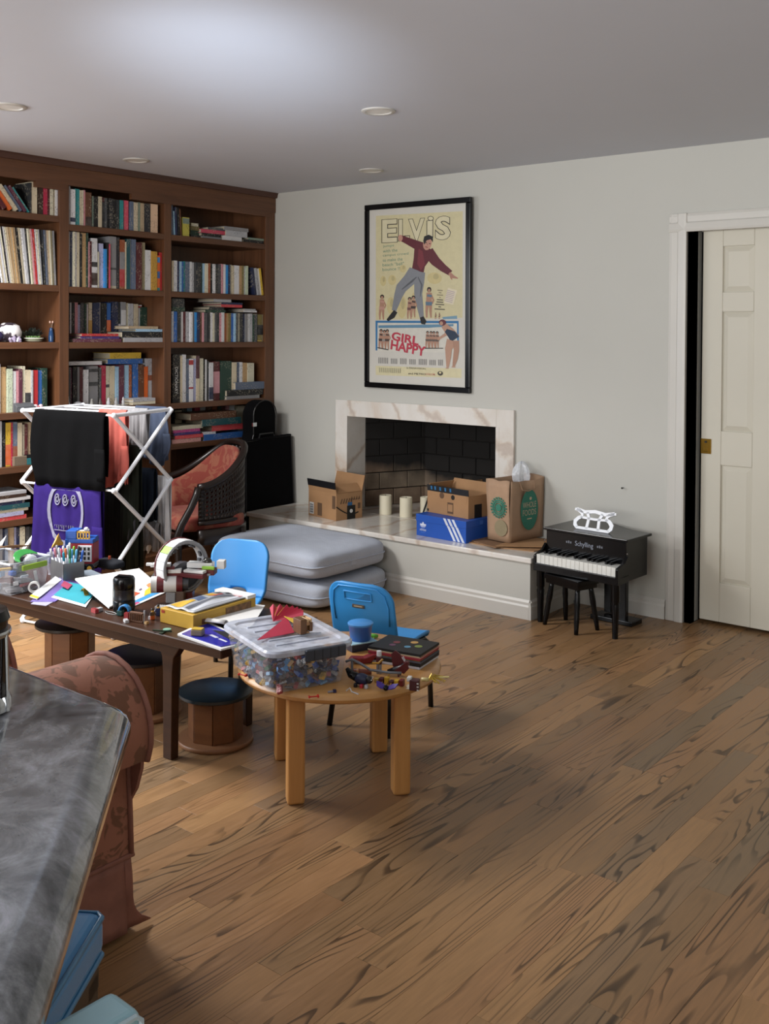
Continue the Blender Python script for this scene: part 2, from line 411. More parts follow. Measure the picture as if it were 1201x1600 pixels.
# fireplace wall with hearth opening and pocket-door opening
FX0, FX1, FZ0, FZ1 = 0.683, 1.832, 0.0, 0.936
DX0, DX1, DZ1 = 3.0, 3.86, 2.045
wb = MB()
wb.box(-0.6, FX0, 0, 0.16, 0, H).box(FX0, FX1, 0, 0.16, FZ1, H).box(FX1, DX0, 0, 0.16, 0, H).box(DX0, DX1, 0, 0.16, DZ1, H).box(DX1, 7.2, 0, 0.16, 0, H)
struct('wall_back', wb, M_wall)
struct('wall_left', MB().box(-0.6, -0.42, -3.15, 0, 0, H).box(-0.6, -0.42, -8.7, -6.4, 0, H).box(-0.6, -0.42, -6.4, -3.15, 0, 0.3).box(-0.6, -0.42, -6.4, -3.15, 2.3, H), M_wall)
struct('wall_right', MB().box(7.0, 7.2, -8.7, 0.0, 0, H), M_wall)
struct('wall_front', MB().box(-0.42, 1.0, -8.7, -8.5, 0, H).box(5.4, 7.0, -8.7, -8.5, 0, H).box(1.0, 5.4, -8.7, -8.5, 0, 0.35).box(1.0, 5.4, -8.7, -8.5, 2.3, H), M_wall)
w1 = MB()
for a, b in ((-6.4, -6.34), (-4.8, -4.74), (-3.21, -3.15)): w1.box(-0.56, -0.48, a, b, 0.3, 2.3)
w1.box(-0.56, -0.48, -6.4, -3.15, 0.3, 0.36).box(-0.56, -0.48, -6.4, -3.15, 2.24, 2.3)
struct('window_1', w1, M_trim)
w2 = MB()
for a in (1.0, 3.17, 5.34): w2.box(a, a + 0.06, -8.64, -8.56, 0.35, 2.3)
w2.box(1.0, 5.4, -8.64, -8.56, 0.35, 0.41).box(1.0, 5.4, -8.64, -8.56, 2.24, 2.3)
struct('window_2', w2, M_trim)
# dark hall behind the pocket door
M_hall = mat('dim_hall_shade', '#3a3835', 0.8)  # dimness of the unlit hall is put into this dark colour
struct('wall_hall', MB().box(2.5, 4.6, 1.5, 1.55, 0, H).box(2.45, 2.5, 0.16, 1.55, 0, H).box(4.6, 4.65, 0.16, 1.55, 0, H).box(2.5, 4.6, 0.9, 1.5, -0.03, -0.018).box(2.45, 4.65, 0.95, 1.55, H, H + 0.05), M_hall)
# baseboard
BB = [(0, 0), (-0.016, 0), (-0.016, 0.065), (-0.011, 0.075), (-0.011, 0.088), (-0.004, 0.1), (0, 0.1)]
struct('baseboard_back', MB().prism([(p[0], p[1]) for p in BB], 1.99, 2.868, 'x').mesh([], []), M_trim)
# casing round the pocket door
cs = MB()
prof = [(0, 0), (0.095, 0), (0.095, -0.012), (0.08, -0.016), (0.05, -0.014), (0.045, -0.02), (0.012, -0.024), (0, -0.02)]
cs.prism([(2.872 + 0.095 - p[0], p[1]) for p in prof], 0.0, 2.005 + 0.095, 'z')
cs.prism([(p[1], 2.005 + (0.095 - (0.095 - p[0]))) for p in prof], 2.872, 4.0, 'x')
cs.prism([(3.86 + p[0], p[1]) for p in prof], 0.0, 2.1, 'z')
struct('trim_1', cs, M_trim, bevel=0.002)
jb = MB().box(2.967, 3.0, 0.0, 0.055, 0, 2.045).box(2.967, 3.0, 0.105, 0.16, 0, 2.045).box(2.967, 3.9, 0.0, 0.055, 2.012, 2.045).box(2.967, 3.9, 0.105, 0.16, 2.012, 2.045)
struct('trim_2', jb, M_trim)
struct('trim_3', MB().box(2.998, 3.0, 0.02, 0.05, 0.985, 1.035), mat('strike_plate', '#8b8a92', 0.3, 1.0))
# pocket door leaf
def door():
    y0, y1 = 0.06, 0.10
    a = aty(1097, 500, y0).x; L = 0.76; z0, z1 = 0.018, 2.03
    d = MB().box(a, a + L, y0 + 0.012, y1, z0, z1)
    root = struct('door_1', d, M_door)
    cols = [(aty(1129, 420, y0).x, aty(1178, 420, y0).x)]
    w = cols[0][1] - cols[0][0]; cols.append((a + L - (cols[0][0] - a) - w, a + L - (cols[0][0] - a)))
    rows = [(aty(1150, 915, y0).z, aty(1150, 729, y0).z), (aty(1150, 675, y0).z, aty(1150, 487, y0).z), (aty(1150, 456, y0).z, aty(1150, 384, y0).z)]
    xs = [a, cols[0][0], cols[0][1], cols[1][0], cols[1][1], a + L]
    zs = [z0] + [v for r in rows for v in r] + [z1]
    st = MB()
    for i in (0, 2, 4): st.box(xs[i], xs[i + 1], y0, y0 + 0.014, z0, z1)
    for j in (0, 2, 4, 6):
        for (p, q) in cols: st.box(p, q, y0, y0 + 0.014, zs[j], zs[j + 1])
    st.build('stile_frame', M_door, root, bevel=0.003)
    for (p, q) in cols:
        for (b, t) in rows:
            m = MB(); e = 0.028
            vs = [(p, y0 + 0.013, b), (q, y0 + 0.013, b), (q, y0 + 0.013, t), (p, y0 + 0.013, t), (p + e, y0 + 0.003, b + e), (q - e, y0 + 0.003, b + e), (q - e, y0 + 0.003, t - e), (p + e, y0 + 0.003, t - e)]
            m.mesh(vs, [(4, 5, 6, 7)] + [(k, (k + 1) % 4, 4 + (k + 1) % 4, 4 + k) for k in range(4)]).build('panel', M_door, root)
    k0, k1 = aty(1092, 708, y0), aty(1111, 686, y0)
    l = MB().box(a - 0.002, k1.x, y0 - 0.004, y0 + 0.002, k0.z, k1.z).build('lock_plate', M_brass, root, bevel=0.002)
    MB().box(a + 0.012, k1.x - 0.012, y0 - 0.008, y0 - 0.003, k0.z + 0.012, k0.z + 0.03).build('latch_pull', M_brass, l, bevel=0.002)
    MB().cyl(0.006, 0, 0.004, 12, Tr((a + k1.x) / 2, y0 - 0.004, k1.z - 0.016) @ Rx(PI / 2)).build('key_hole', M_ink, l)
door()
# recessed ceiling lights
for i, ((px, py), lb) in enumerate(zip(((14, 166), (213, 250), (580, 266), (591, 173)),
        ('white recessed ceiling light cut by the left edge of the photo', 'white recessed ceiling light just above the bookcase crown', 'white recessed ceiling light above the framed poster, nearest the back wall', 'white recessed ceiling light nearest the middle of the ceiling'))):
    p = atz(px, py, H)
    t = thing('ceiling_light', lb, 'ceiling light', p, 0, 'recessed lights in the ceiling')
    MB().lathe([(0.074, 0), (0.074, -0.004), (0.069, -0.007), (0.057, -0.007), (0.054, -0.002)], 32).build('trim_ring', M_trim, t, smooth=True)
    MB().lathe([(0.055, -0.003), (0.04, -0.0022), (0.0, -0.0018)], 32).build('lens', mat('frosted_lens', '#e4e2dc', 0.4), t, smooth=True)

# ================================================================== FIREPLACE
hp = MB()
HX0, HX1, HY, HT = 0.243, 2.335, -0.469, 0.322
def hearth():
    root = thing('fireplace', 'white fireplace with a veined marble surround and long raised hearth', 'fireplace', (0, 0, 0))
    MB().box(HX0, HX1, HY, -0.001, 0, 0.292).build('hearth_base', M_wall, root)
    MB().box(HX0 - 0.012, HX1 + 0.014, HY - 0.016, 0.0, 0.292, HT).build('hearth_slab', M_marble, root, bevel=0.006)
    b = MB(); b.prism([(HY + p[0], p[1]) for p in BB], HX0, HX1, 'x'); b.prism([(HX1 - p[0], p[1]) for p in BB], HY, -0.001, 'y'); b.box(HX1 - 0.001, HX1 + 0.015, HY - 0.015, HY + 0.001, 0, 0.07); b.box(HX1 - 0.001, HX1 + 0.01, HY - 0.01, HY + 0.001, 0.07, 0.088)
    b.build('hearth_baseboard', M_trim, root)
    s = MB()
    s.box(0.582, FX0, -0.02, 0.0, HT, 1.04).build('surround_jamb', M_marble, root, bevel=0.003)
    MB().box(FX1, 1.95, -0.02, 0.0, HT, 1.04).build('surround_jamb', M_marble, root, bevel=0.003)
    MB().box(FX0, FX1, -0.02, 0.0, FZ1, 1.04).build('surround_lintel', M_marble, root, bevel=0.003)
    MB().box(FX0 - 0.02, FX0 + 0.003, -0.0215, 0.165, HT, FZ1).build('reveal_slab', M_marble, root)
    MB().box(FX1 - 0.003, FX1 + 0.02, -0.0215, 0.165, HT, FZ1).build('reveal_slab', M_marble, root)
    MB().box(FX0 + 0.003, FX1 - 0.003, 0.0, 0.6, HT - 0.03, HT).build('firebox_floor', M_marble, root)
    MB().box(FX0, FX1, 0.16, 0.75, FZ1, FZ1 + 0.05).build('smoke_shelf', mat('soot_black', '#0c0b0a', 0.95), root)
    # fire bricks: left cheek, back, right cheek
    core = MB().prism([(FX0 - 0.03, 0.16), (FX0 - 0.03, 0.75), (FX1 + 0.03, 0.75), (FX1 + 0.03, 0.16), (FX1 + 0.02, 0.16), (1.68, 0.62), (0.86, 0.62), (FX0 - 0.02, 0.16)], HT - 0.03, FZ1 + 0.05, 'z').build('firebox', mat('mortar_soot', '#2a2420', 0.95), root)
    def run(p0, p1, flip):
        d = Vector((p1[0] - p0[0], p1[1] - p0[1], 0)); L = d.length; ang = math.atan2(d.y, d.x)
        bh = 0.112; bw = 0.215
        z = HT + 0.002; r = 0
        while z < FZ1 - 0.01:
            x = -bw / 2 if r % 2 else 0.0
            while x < L - 0.01:
                a, b = max(0, x) + 0.003, min(L, x + bw) - 0.003; zz = min(z + bh - 0.006, FZ1)
                if b - a > 0.02:
                    m = MB().box(-(b - a) / 2, (b - a) / 2, -0.02, 0.0 + random.uniform(-0.002, 0.002), 0, zz - z)
                    c = Vector((p0[0], p0[1], 0)) + d.normalized() * ((a + b) / 2)
                    m.build('brick', M_fire, core, loc=(c.x, c.y, z), rot=(0, 0, ang), bevel=0.003, seg=1)
                x += bw
            z += bh; r += 1
    run((FX0 - 0.005, 0.165), (0.86, 0.60), 0); run((0.86, 0.60), (1.68, 0.60), 0); run((1.68, 0.60), (FX1 + 0.005, 0.165), 0)
hearth()

# ================================================================== BOOKCASE
XB = -0.325
UP = [(-2.52, -2.46), (-1.709, -1.647), (-0.966, -0.911), (-0.094, -0.006)]
SH = {1: [2.126, 1.735, 1.415, 1.031, 0.737, 0.447], 2: [2.086, 1.732, 1.414, 1.033, 0.75, 0.45], 3: [2.085, 1.731, 1.413, 1.029, 0.773, 0.45]}
BAY = {1: (-2.46, -1.709), 2: (-1.647, -0.966), 3: (-0.911, -0.094)}
def bookcase():
    root = thing('bookcase', 'tall built-in walnut bookcase with three bays packed with books', 'bookcase', (0, 0, 0))
    MB().box(XB - 0.09, XB, -2.52, -0.002, 0, 2.42).build('back_panel', M_case, root)
    for (a, b) in UP: MB().box(XB, 0, a, b, 0, 2.40).build('upright', M_case, root, bevel=0.002)
    hd = MB(); hd.box(-0.02, 0.004, -2.52, -0.002, 2.305, 2.412)
    n1 = atx(55, 276, 0.0).y; n2 = atx(205, 308, 0.0).y
    for a, b in ((n1, -1.66), (n2, -0.93), (-0.93, -0.05)): hd.box(-0.02, 0.004, a, b, 2.272, 2.305)
    hd.build('header_board', M_caseh, root)
    MB().prism([(-0.30, 2.405), (0.018, 2.405), (0.024, 2.43), (0.03, 2.4395), (-0.30, 2.4395)], -2.52, -0.002, 'y').build('crown', wood('dark_walnut_crown', '#4a2c20', '#371f16', 0.4, 'Y', 0.8), root)
    for b, zs in SH.items():
        for z in zs: MB().box(XB, -0.002, BAY[b][0], BAY[b][1], z - 0.036, z).build('shelf', M_caseh, root, bevel=0.002)
        MB().box(XB, -0.01, BAY[b][0], BAY[b][1], 0.0, 0.09).build('plinth', M_caseh, root)
bookcase()

# ---- colour words used on the shelves
CW = {'white': '#c9c9cb', 'cream': '#bfb39a', 'ivory': '#c2bda8', 'beige': '#a8957a', 'tan': '#a98a62', 'khaki': '#8d8468', 'brown': '#5b3a28', 'dark brown': '#35241c',
      'black': '#141417', 'charcoal': '#2b2d30', 'grey': '#7d7d80', 'light grey': '#a5a6aa', 'dark grey': '#45474a', 'slate blue': '#566277', 'navy': '#1f2745', 'blue': '#2c5c9e',
      'bright blue': '#2f86c9', 'light blue': '#8fb0c8', 'lavender': '#a3a7c6', 'teal': '#2a7d80', 'dark teal': '#1d4b52', 'dark green': '#1f3a30', 'grey green': '#6c7c70', 'pale green': '#a9b39d',
      'red': '#a82a2e', 'coral red': '#c2434a', 'crimson': '#9c2440', 'maroon': '#4e1c22', 'plum': '#562a3c', 'pink': '#c58c94', 'pink red': '#b8455a', 'magenta': '#a83a7a', 'purple': '#43306f',
      'salmon pink': '#cc9a94', 'orange': '#d0622a', 'yellow': '#c7a63a', 'mustard': '#b98f3c', 'olive': '#6e6338', 'rust': '#8a4a2c', 'olive yellow': '#a39a43', 'speckled black': '#26262b', 'pale peach': '#c4a58a'}
def book_mesh(w, d, h, name):
    """spine at x=0, cover boards at y = +-w/2, bottom z=0"""
    t = min(0.0025, w * 0.14); m = MB()
    m.box(-t, 0, -w / 2, w / 2, 0, h); m.box(-d, -t, -w / 2, -w / 2 + t, 0, h); m.box(-d, -t, w / 2 - t, w / 2, 0, h)
    g = MB().box(-d + 0.004, -t, -w / 2 + t, w / 2 - t, 0.002, h - min(0.006, h * 0.06))
    return m, g
def make_book(name, cat, label, group, w, d, h, loc, rx=0.0, colour='cream', band=None, flat=False, rz=0.0, x=0.0, stripes=()):
    m, g = book_mesh(w, d, h, name)
    c = hexc(CW.get(colour, '#888888')); k = 1.2 + random.uniform(-0.12, 0.12); c = tuple(min(1, v * k) for v in c[:3]) + (1,)
    o = m.build(name, M_book, None, loc=loc, col=c)
    o.rotation_mode = 'XYZ'
    if flat: o.rotation_euler = (PI / 2, 0, rz)
    else: o.rotation_euler = (rx, 0, rz)
    tag(o, label, cat, group)
    g.build('page_block' if cat == 'book' else ('disc_tray' if cat == 'DVD case' else 'inner_sleeve'), M_pages if cat == 'book' else M_paper, o)
    if band:
        for (z0, z1, bc) in band:
            MB().box(-0.004, 0.0006, -w / 2 - 0.0002, w / 2 + 0.0002, h * z0, h * z1).build('spine_band', M_objp, o, col=hexc(CW[bc]))
    return o
SHELFW = ['top', 'second', 'third', 'fourth', 'fifth', 'sixth', 'bottom']
def shelf_row(bay, si, region, scale, items, kind='book', depth=None, zbase=None, grp=None, xs=-0.012, seq0=0, what='book', extra=''):
    """items: (x0, x1, ztop, colour[, lean_deg[, bands]]) in pixels of an enlarged crop"""
    rx0, ry0 = region
    z = SH[bay][si] if si < len(SH[bay]) else 0.09
    if zbase: z = zbase
    bayn = ['left', 'middle', 'right'][bay - 1]
    ytop = None; prev = BAY[bay][0] + 0.002
    for i, it in enumerate(items):
        x0, x1, zt, colr = it[:4]; lean = it[4] if len(it) > 4 else 0; band = it[5] if len(it) > 5 else None
        zpx = ry0 + zt / scale
        ya = atx(rx0 + x0 / scale, zpx, xs).y; yb = atx(rx0 + x1 / scale, zpx, xs).y
        w = max(0.006, yb - ya); ztop = atx(rx0 + (x0 + x1) / 2 / scale, zpx, xs).z
        h = max(0.08, ztop - z - 0.001)
        if 0 < si < len(SH[bay]): h = min(h, SH[bay][si - 1] - 0.036 - z - 0.004)
        d = depth or random.uniform(0.13, 0.2)
        y = (ya + yb) / 2
        if lean: w *= math.cos(math.radians(lean)) * 0.92
        y = max(y, prev + w / 2 + 0.0004) if not lean else y
        if y + w / 2 > BAY[bay][1] - 0.002: y = BAY[bay][1] - 0.002 - w / 2
        if not lean: prev = y + w / 2
        if kind == 'book':
            ad = 'thick ' if w > 0.034 else ('thin ' if w < 0.013 else '')
            lb = f"{ad}{colr} book, {ordw(i + seq0)} from left{extra}, {SHELFW[si]} shelf, {bayn} bay"
        elif kind == 'dvd':
            lb = f"{colr} disc case, {ordw(i + seq0)} from left, {SHELFW[si]} shelf, {bayn} bay"
        else:
            lb = f"{colr} record sleeve leaning left, {ordw(i + seq0)} from left, {SHELFW[si]} shelf, {bayn} bay"
        nm = {'book': 'book', 'dvd': 'dvd_case', 'rec': 'record_sleeve'}[kind]
        o = make_book(nm, {'book': 'book', 'dvd': 'DVD case', 'rec': 'record'}[kind], lb, grp or f"{what}s on the {SHELFW[si]} shelf of the {bayn} bay", w, d, h, (xs - random.uniform(0, 0.012), y, z + 0.0008), math.radians(lean), colr, band)
        if lean:  # rest the lower corner on the shelf
            o.location.z += abs(math.sin(math.radians(lean))) * w / 2 + 0.001
def flat_stack(bay, z, region, scale, items, pos, grp, xs=-0.015):
    """items bottom-up: (x0, x1, y_top, y_bot, colour) in crop pixels; books lying flat, spine outwards"""
    rx0, ry0 = region
    if z is None: z = atx(rx0 + (items[0][0] + items[0][1]) / 2 / scale, ry0 + items[0][3] / scale, xs).z
    zc = z + 0.0004
    n = len(items)
    for i, (x0, x1, t, b, colr) in enumerate(items):
        pm = ry0 + (t + b) / 2 / scale
        ya = atx(rx0 + x0 / scale, pm, xs).y; yb = atx(rx0 + x1 / scale, pm, xs).y
        ya = max(ya, BAY[bay][0] + 0.002); yb = min(yb, BAY[bay][1] - 0.002)
        th = max(0.008, atx(rx0 + x0 / scale, ry0 + t / scale, xs).z - atx(rx0 + x0 / scale, ry0 + b / scale, xs).z)
        wh = 'alone' if n == 1 else ('lowest' if i == 0 else ('topmost' if i == n - 1 else f'{ordw(i)} up'))
        o = make_book('book', 'book', f"{colr} flat book, {wh} {pos}", grp, th, random.uniform(0.15, 0.2), yb - ya, (xs - random.uniform(0, 0.008), yb, zc + th / 2), 0, colr, None, flat=True)
        zc += th + 0.0006
# --- middle bay
R2 = (100, 280); s2 = 7.065
shelf_row(2, 0, R2, s2, [(55, 78, 75, 'light grey'), (78, 130, 110, 'white', 0, [(0.08, 0.2, 'navy')]), (130, 182, 105, 'teal'), (182, 207, 120, 'cream'), (207, 222, 120, 'ivory'), (222, 243, 118, 'pink'),
    (245, 305, 145, 'brown', 0, [(0.02, 0.28, 'dark brown')]), (318, 335, 185, 'grey green'), (335, 382, 190, 'black'), (383, 420, 192, 'cream'), (422, 456, 200, 'maroon', 0, [(0, 0.85, 'black')]), (458, 478, 207, 'dark grey'),
    (480, 508, 208, 'black'), (510, 545, 212, 'speckled black'), (546, 590, 218, 'black'), (592, 625, 226, 'charcoal'), (626, 662, 232, 'teal'), (672, 722, 234, 'pink red'), (735, 770, 246, 'slate blue'),
    (771, 818, 256, 'cream'), (820, 846, 255, 'grey green'), (848, 888, 264, 'beige'), (891, 956, 268, 'speckled black'), (965, 1042, 275, 'pale peach')], depth=0.15)
shelf_row(2, 1, R2, s2, [(52, 74, 562, 'light grey'), (75, 99, 562, 'navy'), (100, 124, 562, 'ivory'), (125, 150, 566, 'white'), (151, 182, 568, 'cream'), (184, 205, 600, 'black'), (206, 250, 592, 'tan'),
    (251, 268, 588, 'dark green'), (270, 284, 690, 'pink'), (286, 306, 684, 'maroon'), (309, 370, 652, 'white', 0, [(0.42, 0.52, 'black'), (0.05, 0.3, 'dark brown')]), (372, 394, 800, 'ivory'), (396, 445, 708, 'lavender'), (447, 474, 770, 'bright blue'),
    (476, 498, 700, 'black'), (500, 514, 715, 'pink red'), (516, 590, 632, 'grey', 0, [(0.36, 0.4, 'charcoal'), (0, 0.05, 'cream')]), (592, 618, 642, 'speckled black'), (622, 672, 668, 'rust', 0, [(0.4, 0.75, 'grey'), (0.05, 0.4, 'red')]), (674, 692, 692, 'cream'), (695, 733, 662, 'dark teal'), (736, 750, 660, 'white'),
    (752, 795, 664, 'slate blue'), (798, 860, 698, 'maroon'), (863, 907, 698, 'khaki'), (909, 967, 782, 'white'), (970, 1034, 797, 'mustard'), (1036, 1068, 842, 'orange', 0, [(0.8, 0.95, 'bright blue'), (0.35, 0.55, 'blue'), (0.0, 0.08, 'teal')]), (1070, 1098, 808, 'red')], depth=0.16)
R2b = (100, 440)
flat_stack(2, SH[2][2], R2b, s2, [(105, 640, 622, 660, 'plum'), (190, 618, 594, 621, 'purple'), (200, 602, 566, 594, 'red')], 'in left front stack, middle bay third shelf', 'books lying flat at the left of the middle bay third shelf', xs=-0.012)
flat_stack(2, SH[2][2], R2b, s2, [(662, 1102, 606, 655, 'light grey'), (646, 1106, 540, 605, 'black'), (800, 1092, 502, 532, 'light blue'), (722, 1046, 470, 500, 'beige')], 'in right front stack, middle bay third shelf', 'books lying flat at the right of the middle bay third shelf', xs=-0.012)
shelf_row(2, 2, R2b, s2, [(70, 84, 230, 'white'), (87, 122, 236, 'black'), (124, 160, 230, 'pink'), (162, 189, 256, 'lavender'), (191, 229, 236, 'dark grey'), (230, 252, 242, 'dark green'), (254, 276, 250, 'white'), (285, 320, 232, 'cream', 0, [(0.02, 0.55, 'mustard')]),
    (325, 350, 236, 'navy'), (352, 398, 234, 'navy'), (404, 414, 232, 'white'), (416, 475, 236, 'black'), (481, 525, 236, 'blue', 0, [(0.1, 0.56, 'orange')]), (536, 598, 222, 'navy'), (600, 634, 236, 'charcoal', 0, [(0.1, 0.46, 'white')]),
    (638, 684, 226, 'grey', 0, [(0.42, 0.8, 'white')]), (688, 721, 236, 'ivory'), (723, 770, 242, 'light grey'), (776, 820, 247, 'cream'), (830, 870, 258, 'white', 0, [(0.92, 0.97, 'red')]), (876, 948, 282, 'dark green')], depth=0.12, xs=-0.16, extra=' in back row')
shelf_row(2, 3, R2b, s2, [(60, 79, 945, 'dark grey'), (80, 99, 950, 'plum'), (101, 149, 940, 'black'), (151, 174, 942, 'grey'), (176, 212, 942, 'maroon'), (215, 273, 972, 'white'), (285, 378, 932, 'grey', 0, [(0.5, 0.6, 'charcoal'), (0.85, 0.93, 'charcoal')]), (380, 392, 945, 'black'), (394, 418, 950, 'dark grey'),
    (421, 468, 926, 'crimson'), (471, 506, 932, 'ivory', 0, [(0.45, 0.53, 'black')]), (510, 566, 932, 'cream'), (570, 604, 938, 'light blue'), (606, 664, 922, 'plum'), (667, 724, 922, 'light blue'), (726, 751, 918, 'rust'), (763, 825, 908, 'blue'), (827, 884, 918, 'brown'), (886, 929, 938, 'orange'), (931, 944, 934, 'white'), (946, 1014, 848, 'light grey', 0, [(0.5, 0.62, 'rust')])], depth=0.13, xs=-0.11)
# --- right bay
R3 = (255, 300); s3 = 6.672
shelf_row(3, 0, R3, s3, [(88, 112, 136, 'slate blue'), (120, 134, 200, 'light blue', 3), (138, 156, 160, 'navy', 3), (162, 182, 165, 'black', 4), (190, 200, 180, 'brown', 4), (216, 280, 264, 'olive yellow', 0, [(0.66, 0.95, 'grey green')])], depth=0.17)
zz = SH[3][0]
flat_stack(3, zz, R3, s3, [(290, 400, 420, 450, 'charcoal'), (290, 385, 372, 420, 'dark green'), (288, 380, 330, 372, 'olive'), (292, 366, 312, 342, 'ivory')], 'in small left pile, right bay top shelf', 'books lying flat on the top shelf of the right bay', xs=-0.06)
flat_stack(3, zz, R3, s3, [(415, 615, 455, 480, 'grey'), (405, 612, 420, 452, 'black'), (402, 715, 374, 414, 'pink red'), (470, 700, 350, 374, 'dark grey')], 'in the middle pile, right bay top shelf', 'books lying flat on the top shelf of the right bay', xs=-0.03)
flat_stack(3, zz, R3, s3, [(625, 825, 468, 515, 'white'), (660, 880, 400, 460, 'light grey'), (640, 890, 362, 400, 'grey')], 'in the pale pile, right bay top shelf', 'books lying flat on the top shelf of the right bay', xs=-0.015)
flat_stack(3, zz, R3, s3, [(840, 1080, 490, 520, 'black'), (890, 1078, 470, 492, 'grey green')], 'in low pile beside end panel, top shelf', 'books lying flat on the top shelf of the right bay', xs=-0.012)
dv = 'cream white navy light-blue blue teal slate-blue white light-grey dark-grey charcoal dark-green light-blue ivory rust black white charcoal dark-grey pink white bright-blue navy ivory cream white tan olive white pale-green grey-green dark-green charcoal pink navy'.split()
it = []; x = 92
ws = [22, 40, 16, 24, 22, 22, 44, 22, 20, 32, 42, 22, 22, 34, 22, 24, 28, 30, 28, 20, 24, 28, 22, 22, 20, 52, 26, 22, 22, 24, 26, 30, 30, 34, 30]
for k, w in enumerate(ws):
    it.append((x, x + w - 1.5, 716 + (x - 92) * 0.075 + random.uniform(-4, 4), dv[k % len(dv)].replace('-', ' '))); x += w
it += [(953, 976, 790, 'navy', 9), (982, 1004, 796, 'light grey', 9), (1012, 1034, 800, 'white', 9), (1046, 1066, 798, 'yellow', 9)]
it = [t for t in it if t[1] < 902 or len(t) > 4]
shelf_row(3, 1, R3, s3, it, 'dvd', depth=0.135, what='disc case')
R3b = (255, 450)
dv2 = 'white blue charcoal white maroon light-grey white grey bright-blue navy brown pink dark-grey grey charcoal white ivory dark-grey charcoal pink white rust tan olive blue light-blue dark-grey ivory charcoal navy grey white light-grey dark-green dark-grey charcoal slate-blue white'.split()
it = []; x = 94
ws = [26, 26, 44, 28, 24, 40, 26, 26, 24, 26, 22, 24, 20, 22, 22, 30, 22, 20, 22, 24, 26, 24, 26, 22, 28, 22, 24, 26, 24, 26, 20, 34, 24, 20, 24, 26, 20, 22]
for k, w in enumerate(ws):
    if x + w > 984: break
    it.append((x, x + w - 1.5, 246 + (x - 94) * 0.022 + random.uniform(-3, 6), dv2[k % len(dv2)].replace('-', ' '))); x += w
it2 = it
shelf_row(3, 2, R3b, s3, it2 + [(990, 1032, 276, 'olive', 0, [(0.25, 0.62, 'black'), (0.02, 0.06, 'yellow')]), (1038, 1082, 276, 'khaki', 0, [(0.25, 0.62, 'black')])], 'dvd', depth=0.135, what='disc case')
flat_stack(3, None, R3b, s3, [(96, 230, 200, 245, 'dark green'), (98, 225, 112, 200, 'charcoal')], 'of dark pair on top of disc cases', 'cases lying on top of the upright disc cases', xs=-0.02)
flat_stack(3, None, R3b, s3, [(440, 650, 228, 258, 'dark green'), (485, 640, 198, 228, 'charcoal'), (612, 830, 190, 218, 'coral red'), (612, 832, 168, 190, 'navy'), (530, 712, 134, 166, 'light grey')], 'in tall pile on top of disc cases', 'cases lying on top of the upright disc cases', xs=-0.02)
flat_stack(3, None, R3b, s3, [(842, 980, 236, 254, 'white'), (850, 965, 220, 236, 'light grey')], 'of pale pair on top of disc cases', 'cases lying on top of the upright disc cases', xs=-0.02)
shelf_row(3, 3, R3b, s3, [(99, 177, 692, 'black'), (179, 204, 705, 'cream'), (206, 240, 694, 'white'), (244, 274, 738, 'slate blue'), (276, 318, 738, 'white', 0, [(0.3, 0.34, 'red'), (0.86, 0.97, 'red')]), (320, 351, 738, 'lavender'), (353, 385, 706, 'cream', 0, [(0.5, 1.0, 'maroon')]),
    (387, 429, 734, 'ivory'), (431, 444, 742, 'black'), (446, 462, 746, 'white'), (464, 484, 762, 'charcoal'), (486, 525, 778, 'white', 0, [(0.03, 0.35, 'navy')]), (527, 600, 766, 'maroon', 0, [(0.18, 0.74, 'pink')]), (607, 715, 762, 'dark green'), (722, 768, 776, 'cream'), (770, 803, 776, 'slate blue'), (806, 834, 774, 'white'), (836, 880, 780, 'tan'), (882, 948, 782, 'ivory')], depth=0.16, xs=-0.03)
for o in list(D.objects):
    if o.get('label', '').startswith('thick black book, first from left, fourth shelf, right bay'):
        text('DICTIONARY', 0.022, M_paper, o, Matrix(((0, 0, 1, 0.0008), (0, 1, 0, -0.011), (-1, 0, 0, 0.14), (0, 0, 0, 1))), width=0.17)
        o['label'] = 'thick black dictionary with big white spine lettering beside the middle upright'
flat_stack(3, SH[3][3], R3b, s3, [(668, 1010, 1112, 1146, 'grey'), (672, 1050, 1046, 1110, 'black'), (756, 1106, 966, 1042, 'slate blue')], 'in stack before the green book, fourth shelf', 'books lying flat on the fourth shelf of the right bay', xs=-0.004)
R5 = (220, 520); s5 = 5.0
shelf_row(3, 4, R5, s5, [(255, 268, 600, 'black'), (270, 320, 606, 'cream'), (322, 360, 590, 'charcoal'), (372, 408, 580, 'light blue'), (425, 466, 575, 'crimson'), (468, 508, 575, 'white'), (512, 560, 575, 'brown'), (562, 600, 575, 'rust'), (604, 630, 575, 'dark green'), (634, 664, 572, 'maroon'), (668, 690, 568, 'pink'), (692, 734, 566, 'white'), (772, 832, 570, 'ivory')], depth=0.12, xs=-0.19, extra=' in back row')
flat_stack(3, SH[3][4], R5, s5, [(250, 474, 820, 852, 'salmon pink'), (272, 490, 792, 820, 'coral red'), (262, 468, 776, 796, 'purple'), (257, 468, 756, 778, 'magenta'), (252, 490, 722, 750, 'ivory')], 'in left bright stack, right bay fifth shelf', 'books lying flat on the fifth shelf of the right bay', xs=-0.006)
flat_stack(3, SH[3][4], R5, s5, [(495, 828, 796, 842, 'blue'), (490, 590, 780, 800, 'white'), (560, 802, 740, 784, 'coral red'), (480, 782, 694, 746, 'dark teal'), (396, 750, 640, 694, 'brown')], 'in stack behind red chair, right bay fifth shelf', 'books lying flat on the fifth shelf of the right bay', xs=-0.006)
